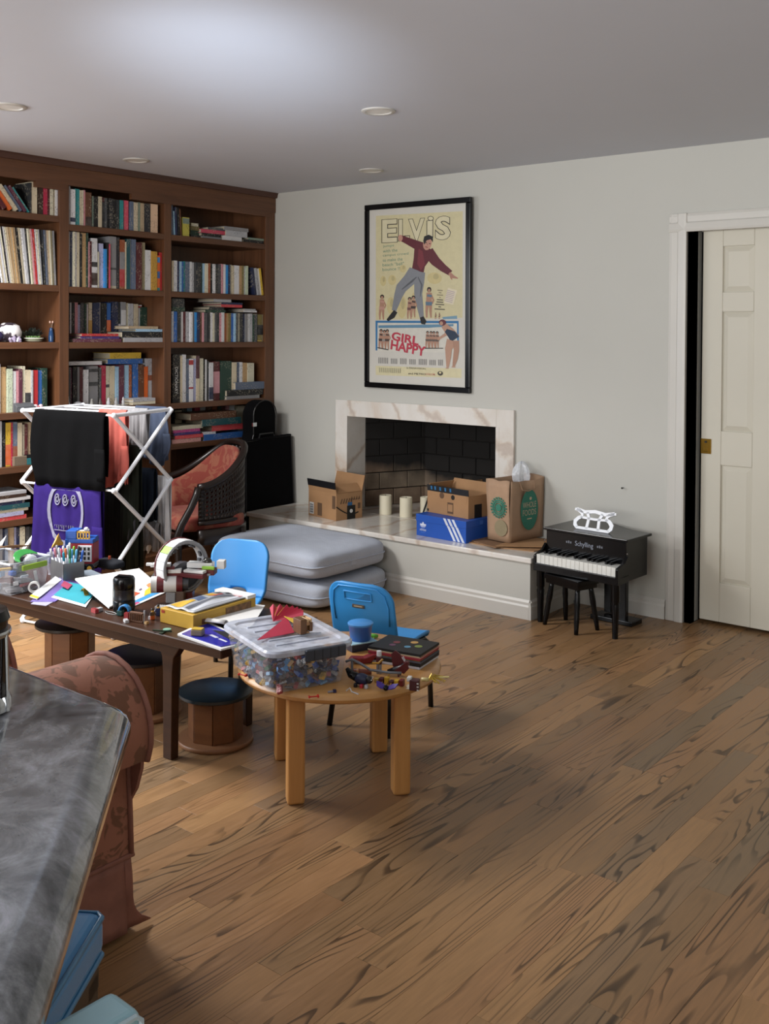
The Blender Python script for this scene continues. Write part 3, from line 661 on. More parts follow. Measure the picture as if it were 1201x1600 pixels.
# --- left bay
R1 = (0, 220); s1 = 8.579
shelf_row(1, 0, R1, s1, [(-70, 16, 560, 'ivory', 38), (22, 112, 570, 'maroon', 38), (118, 188, 560, 'orange', 38), (194, 256, 550, 'cream', 38), (262, 316, 560, 'slate blue', 38), (322, 374, 560, 'plum', 38), (378, 402, 575, 'teal', 38)], depth=0.16)
shelf_row(1, 0, R1, s1, [(408, 432, 560, 'charcoal'), (434, 508, 550, 'cream'), (524, 586, 575, 'dark brown'), (588, 640, 585, 'crimson'), (642, 678, 585, 'maroon'), (680, 715, 575, 'ivory'), (717, 757, 580, 'cream'), (760, 792, 648, 'white')], depth=0.16, seq0=7)
rc = 'light-grey slate-blue charcoal white cream light-grey ivory black white ivory beige tan cream tan beige black cream ivory white light-grey charcoal ivory cream pink red white ivory light-grey black charcoal slate-blue grey beige ivory khaki grey beige cream'.split()
it = []; x = -130
for k, c in enumerate(rc):
    w = [22, 18, 20, 26, 24][k % 5]; it.append((x + 60, x + 60 + w, 1120 + x * 0.1, c.replace('-', ' '), -9)); x += w + 1.5
it = [t for t in it if t[1] < 795]
ex = SH[1][1]
for i, t in enumerate(it):
    x0, x1, zt, colr, lean = t
    y0 = atx(x0 / s1 - 1, 380, -0.012).y; w = atx(x1 / s1 - 1, 380, -0.012).y - y0
    a = math.radians(10 - 7.5 * i / len(it)); h = 0.305
    y = y0 + math.tan(a) * h * 0.5 - 0.005
    if y + w / 2 > -1.713: continue
    o = make_book('record_sleeve', 'record', f"{colr.replace('-', ' ')} record sleeve, {ordw(i)} from left in the leaning row on second shelf", 'record sleeves leaning on the second shelf of the left bay', max(0.005, w * math.cos(a) * 0.8), 0.3, h, (-0.013 - random.uniform(0, 0.006), y, ex + 0.001 + math.sin(a) * w / 2), a, colr)
R4 = (0, 560); s4 = 8.889
shelf_row(1, 3, R4, s4, [(-100, -52, 110, 'navy'), (-50, 8, 80, 'white'), (11, 98, 122, 'tan'), (106, 180, 145, 'pale green'), (186, 233, 180, 'white'), (236, 272, 178, 'pink'), (274, 316, 148, 'plum'), (319, 362, 108, 'ivory'), (366, 437, 160, 'cream', 0, [(0.22, 0.45, 'black')]), (440, 462, 165, 'light grey'), (465, 534, 165, 'red'), (540, 597, 168, 'blue'), (602, 660, 134, 'dark green')], depth=0.15, xs=-0.03)
shelf_row(1, 4, R4, s4, [(-110, -60, 880, 'tan'), (-55, 28, 875, 'light grey'), (32, 86, 888, 'black'), (92, 162, 895, 'yellow', 0, [(0.03, 0.5, 'orange')]), (166, 184, 890, 'crimson'), (188, 245, 885, 'slate blue', 0, [(0.1, 0.45, 'rust')]), (252, 308, 895, 'cream'), (318, 352, 920, 'ivory'), (356, 384, 910, 'maroon'), (388, 438, 890, 'beige'), (440, 484, 890, 'khaki'), (486, 512, 890, 'grey green'), (516, 566, 890, 'teal')], depth=0.15, xs=-0.03)
R6 = (0, 700)
flat_stack(1, SH[1][5], R6, s4, [(-160, 375, 815, 870, 'coral red'), (-160, 335, 745, 800, 'lavender'), (-160, 400, 690, 730, 'ivory'), (-160, 415, 605, 670, 'dark teal'), (-160, 350, 560, 605, 'navy'), (-160, 425, 490, 535, 'white'), (-160, 365, 440, 485, 'dark brown'), (-160, 370, 385, 430, 'light grey')], 'in the big stack, left bay sixth shelf', 'large books lying flat on the sixth shelf of the left bay', xs=0.0)
shelf_row(1, 6, R6, s4, [(-60, -10, 1130, 'charcoal'), (-8, 38, 1125, 'grey'), (40, 76, 1130, 'navy'), (78, 112, 1125, 'slate blue'), (120, 208, 1110, 'beige'), (214, 240, 1105, 'lavender'), (242, 276, 1105, 'navy'), (280, 350, 1100, 'ivory'), (360, 420, 1100, 'dark grey'), (425, 490, 1100, 'charcoal')], depth=0.15, zbase=0.0905)
# bits standing on the shelves
z3 = SH[1][2] + 0.001
def bit(px0, px1, py_t, x, name): return atx(px0, 534, x).y, atx(px1, 534, x).y
def shelf_bits():
    c = atx(13, 520, -0.1); 
    t = thing('ceramic_ornament', 'round black and white patterned ornament at left end of third shelf', 'ornament', (-0.1, c.y, z3))
    n = new('patched_black_white', '#cccccc', 0.5); v = n.coord('Object'); n.base(n.ramp(n.noise(v, 22, 1), [(0.48, hexc('#d8d4d4')), (0.52, hexc('#3a3038'))]))
    MB().lathe([(0.0, 0.0), (0.05, 0.003), (0.07, 0.03), (0.074, 0.055), (0.06, 0.088), (0.03, 0.104), (0, 0.108)], 20).build('body', n.m, t, smooth=True)
    MB().lathe([(0.03, 0), (0.034, 0.004), (0.028, 0.008)], 16).build('foot_ring', P('#3a3038'), t, smooth=True)
    c = atx(2, 528, -0.03)
    t = thing('glass_ball', 'dark violet glass lump at the left edge of third shelf', 'ornament', (-0.03, c.y - 0.02, z3))
    MB().ball((0, 0, 0.03), 0.03, 14, 8, sc=(1, 1.2, 1)).build('lump', mat('violet_glass', '#26203c', 0.12), t, smooth=True)
    # dark mossy plant
    for nm, lb, pxc, r, hgt, col in (('mossy_plant', 'dark green mossy plant in a low pot on the third shelf', 27, 0.055, 0.07, '#26301f'), ('trailing_plant', 'blackish green trailing plant behind the white dish on third shelf', 52, 0.06, 0.075, '#1b231b')):
        c = atx(pxc, 530, -0.12); t = thing(nm, lb, 'plant', (-0.12, c.y, z3))
        MB().lathe([(0.03, 0), (0.036, 0.03), (0.033, 0.03), (0.0, 0.027)], 14).build('pot', P('#3d3a38'), t, smooth=True)
        m = MB(); rn = random.Random(pxc)
        for k in range(90):
            a = rn.uniform(0, 2 * PI); e = rn.uniform(0.1, 1.3); rr = r * rn.uniform(0.5, 1)
            q = Vector((rr * math.cos(a) * math.cos(e), rr * math.sin(a) * math.cos(e), 0.03 + rr * math.sin(e) * 0.75))
            T = Tr(*q) @ Rz(a) @ Ry(-e)
            m.mesh([(0, -0.006, 0), (0.012, 0, 0.003), (0, 0.006, 0), (-0.01, 0, -0.002)], [(0, 1, 2, 3)], T)
        m.build('foliage', mat('leaf_' + nm, col, 0.7, var=0.4, scale=60), t, solid=0.001)['kind'] = 'stuff'
    c = atx(24, 532, -0.03); t = thing('crystal_cluster', 'pale lilac crystal lump at front of the third shelf', 'crystal', (-0.03, c.y, z3))
    m = MB(); rn = random.Random(4)
    for k in range(14):
        a = rn.uniform(0, 2 * PI); T = Tr(rn.uniform(-0.014, 0.014), rn.uniform(-0.034, 0.034), 0.0) @ Rz(a) @ Ry(rn.uniform(-0.5, 0.5))
        hh = rn.uniform(0.02, 0.036); m.lathe([(0.009, 0), (0.009, hh * 0.7), (0, hh)], 6, T)
    m.build('crystal_points', mat('lilac_crystal', '#93879f', 0.25, var=0.15, scale=60), t)
    c = atx(53, 532, -0.05); t = thing('plant_dish', 'white double rimmed dish of green succulents on the third shelf', 'plant dish', (-0.055, c.y, z3))
    MB().lathe([(0.03, 0), (0.048, 0.006), (0.05, 0.008), (0.03, 0.01), (0.04, 0.014), (0.056, 0.02), (0.055, 0.023), (0.0, 0.02)], 24).build('dish', P('#d3d6c4'), t, smooth=True)
    m = MB(); rn = random.Random(9)
    for k in range(9):
        a = k * 2.4; rr = 0.032 * math.sqrt(k / 9)
        for j in range(6):
            m.mesh([(0, -0.004, 0), (0.013, 0, 0.012), (0, 0.004, 0), (-0.003, 0, 0.006)], [(0, 1, 2, 3)], Tr(rr * math.cos(a), rr * math.sin(a), 0.021) @ Rz(j * PI / 3))
    m.build('succulents', mat('succulent_leaf', '#4b6b35', 0.5, var=0.25, scale=50), t, solid=0.003)['kind'] = 'stuff'
    c = atx(80, 530, -0.05); t = thing('bud_vase', 'slim blue glass bud vase with two buds near the upright', 'vase', (-0.05, c.y, z3))
    MB().lathe([(0.014, 0), (0.016, 0.03), (0.012, 0.055), (0.009, 0.075), (0.01, 0.08)], 14).build('vase_body', mat('blue_glass', '#1c3a60', 0.12), t, smooth=True)
    for dx in (-0.008, 0.009):
        s = MB().tube([(0, 0, 0.07), (0, dx * 0.6, 0.095), (0, dx, 0.108)], 0.0015, 5).build('stalk', P('#5a4a38'), t)
        MB().ball((0, dx, 0.112), 0.005, 8, 6, sc=(1, 1, 1.5)).build('bud', P('#c9a99a'), s, smooth=True)
    z4 = SH[1][3]
    c = atx(39, 640, -0.02); t = thing('desk_box', 'dark grey sloped desk box in front of the books on the fourth shelf', 'box', (-0.026, c.y, z4))
    MB().prism([(-0.024, 0.0), (0.022, 0), (0.022, 0.03), (-0.024, 0.058)], -0.058, 0.058, 'y').build('body', mat('gunmetal_grey', '#4a4c50', 0.5), t, bevel=0.003)
    MB().box(0.021, 0.024, -0.05, 0.05, 0.006, 0.024).build('front_plate', mat('steel_grey', '#5d6065', 0.4), t, bevel=0.001)
    c = atx(61, 634, -0.004); t = thing('ribbon_bow', 'tiny pink and white ribbon bow on the fourth shelf edge', 'bow', (-0.012, c.y, z4))
    for s in (-1, 1): MB().ball((0, s * 0.016, 0.026), 0.014, 10, 6, sc=(0.5, 1, 1)).build('loop', P('#d9c3cc'), t, smooth=True)
    MB().ball((0.002, 0, 0.026), 0.007, 8, 6).build('knot', P('#b3505a'), t, smooth=True)
    MB().box(-0.003, 0.003, -0.008, 0.008, 0.0, 0.022).build('tail', P('#b3505a'), t)
    z5 = SH[1][4]
    c0, c1 = atx(24, 715, -0.004).y, atx(57, 715, -0.004).y
    t = thing('card_box', 'grey brown box with a teal end on the fifth shelf', 'box', (-0.045, (c0 + c1) / 2, z5)); w = c1 - c0
    MB().box(-0.04, 0.03, -w / 2, w * 0.1, 0, 0.052).build('box_body', mat('grey_brown_card', '#6d6050', 0.8), t, bevel=0.002)
    MB().box(-0.04, 0.03, w * 0.1, w / 2, 0, 0.036).build('teal_end', P('#2c7076'), t, bevel=0.002)
    MB().box(-0.04, 0.024, w * 0.06, w * 0.5, 0.036, 0.056).build('black_lid', P('#121215'), t, bevel=0.002)
    # middle bay fourth shelf clutter
    z4 = SH[2][3] + 0.001
    c = atx(119, 630, -0.03); t = thing('white_tray', 'white plastic tray with curled lip at left on the middle fourth shelf', 'tray', (-0.045, c.y, z4))
    MB().box(-0.04, 0.04, -0.058, 0.058, 0, 0.008).build('tray_base', P('#c8cbd2'), t, bevel=0.002)
    MB().grid(lambda u, v: (-0.04 + 0.08 * u, -0.055 - 0.012 * math.sin(v * PI / 2), 0.006 + 0.065 * v), 2, 8).build('tray_lip', P('#c8cbd2'), t, solid=0.003)
    MB().ball((0.0, 0.02, 0.022), 0.02, 12, 8, sc=(1, 1.4, 0.75)).build('wrapped_bundle', P('#a3a4a8'), t, smooth=True)
    for i, (px, cl, w) in enumerate(((145, '#8e8d88', 0.03), (158, '#55504c', 0.026), (171, '#bcbdc0', 0.03), (183, '#a0a1a4', 0.028), (194, '#b5b5b8', 0.024))):
        c = atx(px, 628, -0.03); t = thing('figurine', ['squat grey stone figurine', 'dark pewter figurine', 'pale porcelain figurine', 'grey glass figurine', 'off white clay figurine'][i] + ' in the row before the books on middle fourth shelf', 'figurine', (-0.04, c.y, z4), 0, 'small figurines on the middle fourth shelf')
        MB().box(-0.018, 0.018, -w / 2, w / 2, 0, 0.008).build('plinth', P('#b5b4b0'), t, bevel=0.001)
        MB().lathe([(w * 0.3, 0.008), (w * 0.42, 0.02), (w * 0.22, 0.034), (w * 0.26, 0.042), (0.0, 0.052)], 12).build('body', P(cl), t, smooth=True)
    flat_stack(2, z4, R2b, s2, [(762, 1010, 1318, 1350, 'ivory'), (765, 1008, 1285, 1318, 'light grey')], 'of pair before orange book, middle fourth shelf', 'books lying flat on the fourth shelf of the middle bay', xs=-0.004)
    flat_stack(2, None, R2b, s2, [(56, 420, 880, 922, 'white')], 'across the upright books at left of middle fourth shelf', 'books lying across the upright books of the middle bay', xs=-0.11)
    flat_stack(2, None, R2b, s2, [(486, 870, 852, 908, 'blue'), (514, 856, 784, 852, 'yellow')], 'of pair across upright books, middle fourth shelf', 'books lying across the upright books of the middle bay', xs=-0.11)
shelf_bits()

# ================================================================== POSTER
def poster():
    x0, x1, zb, zt = 0.842, 1.655, 1.128, 2.288; Wd, Hh = x1 - x0, zt - zb; fw = 0.034
    root = thing('framed_poster', 'framed vintage movie poster with a dancing man, hung above the fireplace', 'poster', ((x0 + x1) / 2, -0.003, (zb + zt) / 2))
    root.rotation_euler = (math.radians(1.2), math.radians(0.6), 0)
    root.location.y = -0.018
    a, b = Wd / 2, Hh / 2
    f = MB(); f.box(-a, a, -0.024, 0.0, b - fw, b).box(-a, a, -0.024, 0, -b, -b + fw).box(-a, -a + fw, -0.024, 0, -b + fw, b - fw).box(a - fw, a, -0.024, 0, -b + fw, b - fw)
    f.build('frame', M_black, root, bevel=0.004)
    MB().box(-a + fw, a - fw, -0.012, -0.004, -b + fw, b - fw).build('backing_sheet', mat('poster_margin', '#c6c3ba', 0.5, var=0.02), root)
    # quad of the inner frame in an enlarged view -> plane coordinates
    q = [(88, 197), (828, 112), (845, 1525), (125, 1508)]
    iw, ih = a - fw, b - fw
    src = np.array(q, float); dst = np.array([(-iw, ih), (iw, ih), (iw, -ih), (-iw, -ih)])
    A = []
    for (x, y), (u, v) in zip(src, dst):
        A.append([x, y, 1, 0, 0, 0, -u * x, -u * y, -u]); A.append([0, 0, 0, x, y, 1, -v * x, -v * y, -v])
    Hm = np.linalg.svd(np.array(A))[2][-1].reshape(3, 3)
    def p(x, y): w = Hm @ np.array([x, y, 1.0]); return (w[0] / w[2], w[1] / w[2])
    lay = [0]
    def poly(pts, col, name='printed_shape', raw=False):
        lay[0] += 1; y = -0.0122 - lay[0] * 0.000012
        P2 = [p(*t) for t in pts]
        MB().mesh([(u, y, v) for u, v in P2], [tuple(range(len(P2)))]).build(name, mat('ink_' + col.strip('#'), col, 0.5, var=0.04, scale=40), root)
    def ell(cx, cy, rx, ry, col, name='printed_shape', rot=0):
        poly([(cx + rx * math.cos(t) * math.cos(rot) - ry * math.sin(t) * math.sin(rot), cy + rx * math.cos(t) * math.sin(rot) + ry * math.sin(t) * math.cos(rot)) for t in [k * PI / 9 for k in range(18)]], col, name)
    def limb(pts, ws, col, name='printed_shape'):
        L, R = [], []
        for i, (x, y) in enumerate(pts):
            x0, y0 = pts[max(0, i - 1)]; x1, y1 = pts[min(len(pts) - 1, i + 1)]
            dx, dy = x1 - x0, y1 - y0; d = math.hypot(dx, dy) or 1; nx, ny = -dy / d, dx / d
            L.append((x + nx * ws[i], y + ny * ws[i])); R.append((x - nx * ws[i], y - ny * ws[i]))
        poly(L + R[::-1], col, name)
    def txt(s, cx, cy, h, col, w=None, rot=0.0, off=0.0, align='CENTER', shear=0):
        lay[0] += 1; u, v = p(cx, cy); u2, v2 = p(cx, cy - h); hh = math.hypot(u2 - u, v2 - v)
        ww = None
        if w: ua, va = p(cx - w / 2, cy); ub, vb = p(cx + w / 2, cy); ww = math.hypot(ub - ua, vb - va)
        return text(s, hh, mat('ink_' + col.strip('#'), col, 0.5), root, Tr(u, -0.0122 - lay[0] * 0.000012, v) @ FRONT @ Rz(rot), width=ww, offset=off, align=align, shear=shear)
    poly([(138, 238), (800, 178), (812, 1000), (160, 1040)], '#c8bf98', 'printed_sky')
    poly([(168, 1385), (812, 1385), (812, 1455), (172, 1455)], '#cbc39e', 'printed_footer')
    poly([(158, 1045), (783, 1025), (790, 1262), (165, 1270)], '#2f6f9f', 'printed_border'); poly([(174, 1060), (771, 1044), (777, 1266), (178, 1275)], '#cbc8bd', 'printed_panel')
    poly([(180, 1080), (745, 1050), (745, 1066), (560, 1085), (182, 1100)], '#5f87a0', 'printed_wash'); poly([(660, 1000), (770, 985), (772, 1010), (665, 1016)], '#6f93a6', 'printed_wash')
    # title lettering: outlined, each letter stepping up
    for ch, cx, base, h, w in (('E', 247, 440, 178, 116), ('L', 357, 424, 168, 84), ('V', 452, 418, 168, 122), ('I', 553, 390, 128, 44), ('S', 652, 405, 182, 116)):
        txt(ch, cx, base + 4, h + 8, '#3a352c', w + 7, off=0.055); txt(ch, cx, base, h, '#cfc7a6', w - 4, off=0.03)
    ell(556, 243, 24, 19, '#3a352c'); ell(556, 243, 19, 14, '#cfc7a6')
    for i, s in enumerate(('jumps', 'with the', 'campus crowd', 'to make the', 'beach "ball"', 'bounce !!!')):
        txt(s, 200, 487 + i * 36.5 - i * 1.0, 24, '#4f7c6b', [82, 108, 190, 148, 160, 140][i] , rot=0.03, align='LEFT')
    for (x, y, w, h) in ((185, 700, 45, 80), (245, 690, 60, 80), (330, 610, 50, 60), (540, 660, 110, 90), (240, 860, 60, 130), (320, 850, 70, 170), (430, 820, 30, 40)):
        ell(x + w / 2, y + h / 2, w / 2, h / 2, '#c4b684'); ell(x + w * 0.6, y + h * 0.35, w / 5, h / 4, '#b0a478')
    # the dancing man: generic figure
    limb([(330, 402), (375, 420), (445, 450), (500, 470)], [22, 26, 34, 38], '#5b1f28'); limb([(540, 500), (600, 575), (660, 625), (716, 662)], [44, 38, 30, 22], '#5b1f28')
    poly([(440, 445), (500, 455), (560, 480), (572, 540), (520, 620), (512, 668), (470, 672), (424, 636), (434, 560)], '#5b1f28', 'printed_shirt')
    poly([(470, 480), (500, 500), (520, 600), (490, 650), (462, 600)], '#742d35')
    ell(330, 404, 17, 26, '#b98a78'); limb([(706, 662), (738, 690), (772, 700)], [12, 12, 4], '#a87a68'); limb([(712, 668), (722, 700), (728, 712)], [8, 7, 3], '#a87a68')
    limb([(440, 640), (410, 720), (345, 790), (325, 850), (295, 965)], [36, 50, 42, 32, 17], '#7d8085', 'printed_trousers'); limb([(490, 660), (480, 740), (475, 830), (490, 920), (505, 1008)], [34, 38, 30, 25, 16], '#7d8085', 'printed_trousers')
    poly([(424, 636), (512, 668), (516, 740), (450, 712), (400, 720)], '#7d8085')
    limb([(460, 700), (425, 735), (350, 800)], [3, 8, 3], '#54575c'); limb([(470, 700), (500, 760), (490, 850)], [3, 6, 2], '#55585d')
    limb([(308, 968), (285, 1005), (247, 1040)], [16, 20, 9], '#1a1918'); limb([(505, 1005), (520, 1040), (518, 1060)], [15, 22, 14], '#1a1918')
    ell(536, 440, 32, 52, '#b98a78', 'printed_face', 0.2); poly([(504, 420), (510, 385), (545, 370), (576, 385), (578, 430), (560, 405), (530, 415), (512, 450)], '#1a1716', 'printed_hair')
    limb([(518, 432), (532, 434)], [3, 3], '#2b1d18'); limb([(548, 438), (560, 442)], [3, 3], '#2b1d18'); limb([(520, 464), (540, 470)], [4, 3], '#8c4a42'); limb([(538, 440), (534, 454)], [3, 3], '#9c6f5e')
    # small beach figures
    def fig(x, y, h, suit, k=1.0, lean=0.0, skin='#a8806a', hair='#2a211b'):
        s = h / 100.0
        ell(x + lean * 40 * s, y - 92 * s, 8 * s * k, 9 * s, hair); ell(x + lean * 40 * s, y - 89 * s, 5 * s * k, 6 * s, skin)
        limb([(x + lean * 32 * s, y - 82 * s), (x + lean * 20 * s, y - 62 * s), (x, y - 45 * s)], [9 * s, 9 * s, 10 * s], skin)
        limb([(x + 6 * s, y - 76 * s), (x + 15 * s, y - 58 * s), (x + 10 * s, y - 46 * s)], [3 * s] * 3, skin)
        limb([(x - 5 * s, y - 45 * s), (x - 7 * s, y - 20 * s), (x - 6 * s, y)], [5.5 * s, 4 * s, 2.5 * s], skin); limb([(x + 5 * s, y - 45 * s), (x + 6 * s, y - 20 * s), (x + 8 * s, y)], [5.5 * s, 4 * s, 2.5 * s], skin)
        limb([(x, y - 52 * s), (x, y - 40 * s)], [11 * s, 10 * s], suit); limb([(x + 2 * s, y - 76 * s), (x + 1 * s, y - 68 * s)], [8 * s, 8 * s], suit)
    fig(203, 1036, 190, '#b98f80', 1.0); fig(412, 1022, 165, '#6c4a44', 1.1); fig(440, 1010, 165, '#3a2f2c', 1.1); fig(557, 1008, 232, '#5a7285', 0.9)
    for x in (610, 638): fig(x, 1018, 50, '#26211d')
    poly([(700, 775), (768, 792), (742, 905), (670, 890)], '#d4cab0'); 
    for i in range(7): limb([(694 - i * 3, 795 + i * 13), (752 - i * 3, 808 + i * 13)], [2, 2], '#9a88a0')
    for i, w in enumerate((40, 20, 46, 12, 46, 50, 66, 20, 78)): limb([(640 - w / 2, 796 + i * 18), (640 + w / 2, 798 + i * 18)], [4, 4], ['#8e8468', '#5b5546'][i > 3])
    for x, s, c in ((203, 150, '#3b2d2a'), (228, 145, '#8c8a84'), (250, 150, '#4a3c38')): fig(x, 1258, s, c)
    for x in (552, 578, 600, 625): fig(x, 1238, 128, '#5b504a')
    limb([(535, 1241), (672, 1236)], [4, 3], '#3f3a35'); limb([(180, 1248), (262, 1262)], [4, 4], '#3f3a35')
    # bending bather
    limb([(700, 1085), (690, 1130), (628, 1172)], [16, 12, 7], '#b08a74'); limb([(672, 1062), (720, 1110), (762, 1160)], [22, 34, 36], '#b08a74')
    limb([(690, 1100), (735, 1130), (760, 1165)], [14, 34, 38], '#1d2f44', 'printed_suit')
    limb([(735, 1175), (712, 1240), (712, 1300), (708, 1378)], [38, 26, 20, 9], '#b08a74'); limb([(766, 1175), (772, 1250), (765, 1310), (752, 1372)], [24, 20, 18, 9], '#a57f6a')
    ell(663, 1042, 27, 24, '#5f2a32'); ell(655, 1048, 13, 15, '#b08a74'); ell(705, 1384, 12, 5, '#b08a74'); ell(752, 1374, 16, 5, '#b08a74')
    for wd, cx, cy, w, h in (('GIRL', 382, 1192, 205, 66), ('HAPPY', 405, 1268, 262, 74)):
        txt(wd, cx, cy + 12, h, '#b23246', w, rot=-0.14, off=0.03)
    for i, (x0, x1) in enumerate(((192, 272), (286, 345), (355, 410), (424, 484), (494, 566), (574, 630), (640, 682))):
        for k in range(int((x1 - x0) / 13)): limb([(x0 + k * 13, 1322 + (i % 2) * 4), (x0 + k * 13 + 1, 1366)], [3.4, 3.4], '#8a8884')
    for k in range(12): limb([(200 + k * 14, 1398), (200 + k * 14, 1434)], [3, 3], '#a39f86')
    txt('in PANAVISION', 472, 1400, 13, '#6b675a', 140); txt('and METRO', 480, 1442, 14, '#3e3a34', 130); txt('COLOR', 580, 1442, 14, '#a8433f', 72)
    ell(654, 1425, 20, 17, '#3e3a34'); ell(654, 1420, 9, 8, '#cfc49a')
poster()

# ================================================================== ON THE HEARTH
ZH = HT + 0.0005
def quad_frame(p0, p1): 
    d = Vector((p1[0] - p0[0], p1[1] - p0[1], 0)); return d.length, math.atan2(d.y, d.x)
def carton(name, label, p0, p1, depth, h, flaps, z=ZH, group=None):
    """open cardboard box; front edge p0->p1 (left to right), front face looks along local -y"""
    L, a = quad_frame(p0, p1); t = thing(name, label, 'cardboard box', (p0[0], p0[1], z), a, group)
    th = 0.004
    MB().box(0, L, 0, th, 0, h).build('front_wall', M_card, t); MB().box(0, L, depth - th, depth, 0, h).build('back_wall', M_card, t)
    MB().box(0, th, th, depth - th, 0, h).build('side_wall', M_card, t); MB().box(L - th, L, th, depth - th, 0, h).build('side_wall', M_card, t)
    MB().box(th, L - th, th, depth - th, 0, th).build('bottom', M_cardin, t)
    for (side, ang, fl, col) in flaps:
        m = MB().box(0, {'f': L, 'b': L, 'l': depth, 'r': depth}[side], -th, 0, 0, fl)
        T = {'f': Tr(0, th, h) @ Rx(ang), 'b': Tr(L, depth - th, h) @ Rz(PI) @ Rx(ang), 'l': Tr(th, depth, h) @ Rz(-PI / 2) @ Rx(ang), 'r': Tr(L - th, 0, h) @ Rz(PI / 2) @ Rx(ang)}[side]
        o = MB(); o.mesh([T @ v for v in m.v], m.f); o.build('flap', M_card if col is None else mat('tape_' + col.strip('#'), col, 0.6), t)
    return t, L
M_tape = mat('black_tape', '#17181c', 0.4, var=0.05); M_label = mat('white_label', '#c9c9c8', 0.6)
def lab(parent, L, x0, x1, z0, z1, m, name='label_print', y=-0.0012, side=None, depth=0):
    mb = MB()
    if side is None: mb.box(x0, x1, y, 0.0004, z0, z1)
    elif side == 'r': mb.box(L - 0.0004, L + 0.0012, x0, x1, z0, z1)
    return mb.build(name, m, parent)
def hearth_items():
    # left box, corner towards the camera
    p0, p1 = atz(482, 804, ZH), atz(525, 814, ZH)
    t, L = carton('shipping_box', 'open brown shipping box at left end of the hearth, black tape on its flap', p0, p1, 0.205, 0.165, [('f', 0.18, 0.07, None), ('r', -0.9, 0.07, None), ('b', 0.25, 0.1, None)])
    T = Tr(0, 0.004, 0.165) @ Rx(0.18)
    m = MB(); b = MB().box(0.0, L, -0.0055, 0.0005, 0.028, 0.0705); m.mesh([T @ v for v in b.v], b.f); m.build('black_tape', M_tape, t)
    lab(t, L, 0.012, 0.055, 0.012, 0.085, M_label)
    for k in range(7): lab(t, L, 0.017, 0.05 , 0.02 + k * 0.008, 0.02 + k * 0.008 + (0.003 if k % 2 else 0.005), M_ink, 'barcode_bar', -0.0018)
    lab(t, L, 0.095, 0.14, 0.01, 0.09, mat('brown_print', '#5e4632', 0.8), 'stamp_print'); lab(t, L, L - 0.04, L - 0.008, 0.07, 0.15, mat('brown_print', '#5e4632', 0.8), 'stamp_print')
    # printed end: smile line, badge, leaves
    m = MB(); m.tube([(L + 0.0006, 0.0 + 0.28 * u, 0.085 - 0.055 * math.sin(PI * min(1, u * 1.1)) ) for u in [0.62 * k / 14 for k in range(15)]], 0.0045, 4); m.build('smile_print', M_ink, t)
    lab(t, L, 0.085, 0.15, 0.0, 0.085, M_ink, 'badge_print', side='r'); MB().cyl(0.012, 0, 0.002, 14, Tr(L + 0.0005, 0.117, 0.05) @ Ry(PI / 2)).build('badge_dot', M_label, t)
    lab(t, L, 0.09, 0.125, 0.085, 0.105, mat('blue_tape', '#2a5a86', 0.4), 'blue_tape_print', side='r')
    m = MB()
    for k in range(5): m.prism([(0.03 + k * 0.02, 0.1), (0.04 + k * 0.02, 0.1), (0.05 + k * 0.02, 0.13), (0.042 + k * 0.02, 0.13)], L - 0.0004, L + 0.001, 'x')
    for k in range(4): m.prism([(0.11 + k * 0.02, 0.115), (0.123 + k * 0.02, 0.14), (0.127 + k * 0.02, 0.118)], L - 0.0004, L + 0.001, 'x')
    m.build('doodle_print', mat('brown_print', '#5e4632', 0.8), t)
    lab(t, L, 0.17, 0.19, 0.06, 0.095, mat('brown_print', '#5e4632', 0.8), 'stamp_print', side='r')
    # candles
    for px, py, r, lb in ((602, 803, 0.04, 'ivory pillar candle on the left of the pair on the hearth'), (634, 807, 0.04, 'ivory pillar candle on the right of the pair on the hearth'), (663, 806, 0.028, 'ivory candle half hidden behind the taped box and blue shoebox')):
        q = atz(px, py, ZH); t = thing('pillar_candle', lb, 'candle', q, 0, 'pillar candles on the hearth')
        MB().lathe([(r, 0), (r, 0.119), (r - 0.003, 0.122), (r - 0.012, 0.116), (0, 0.114)], 28).build('wax', M_candle, t, smooth=True)
        MB().tube([(0, 0, 0.113), (0.001, 0, 0.124)], 0.0015, 5).build('wick', M_ink, t)
    # blue shoebox
    p0, p1 = atz(649, 836, ZH), atz(726, 850, ZH); L, a = quad_frame(p0, p1); dep = 0.235
    t = thing('shoebox', 'bright blue shoebox with three white stripes at the hearth edge', 'shoebox', (p0.x, p0.y + 0.01, ZH), a)
    M_sb = mat('shoebox_blue', '#1f52ad', 0.45, var=0.03)
    MB().box(0, L, 0, dep, 0, 0.085).build('box_body', M_sb, t); MB().box(-0.003, L + 0.003, -0.003, dep + 0.003, 0.082, 0.122).build('lid', M_sb, t, bevel=0.001)
    M_w = mat('white_print', '#d5dae6', 0.5)
    for k in range(3):
        x = L * (0.55 + 0.085 * k); sl = 0.0062 / 0.0205
        for (z0, z1, y) in ((0.002, 0.081, -0.001), (0.083, 0.121, -0.004)):
            f = lambda z: x + (0.122 - z) * 0.62
            MB().prism([(f(z0), z0), (f(z0) + 0.017, z0), (f(z1) + 0.017, z1), (f(z1), z1)], y, 0.001 if z0 < 0.05 else -0.002, 'y').build('stripe', M_w, t)
    # trefoil emblem + word
    ec = L * 0.135
    m = MB()
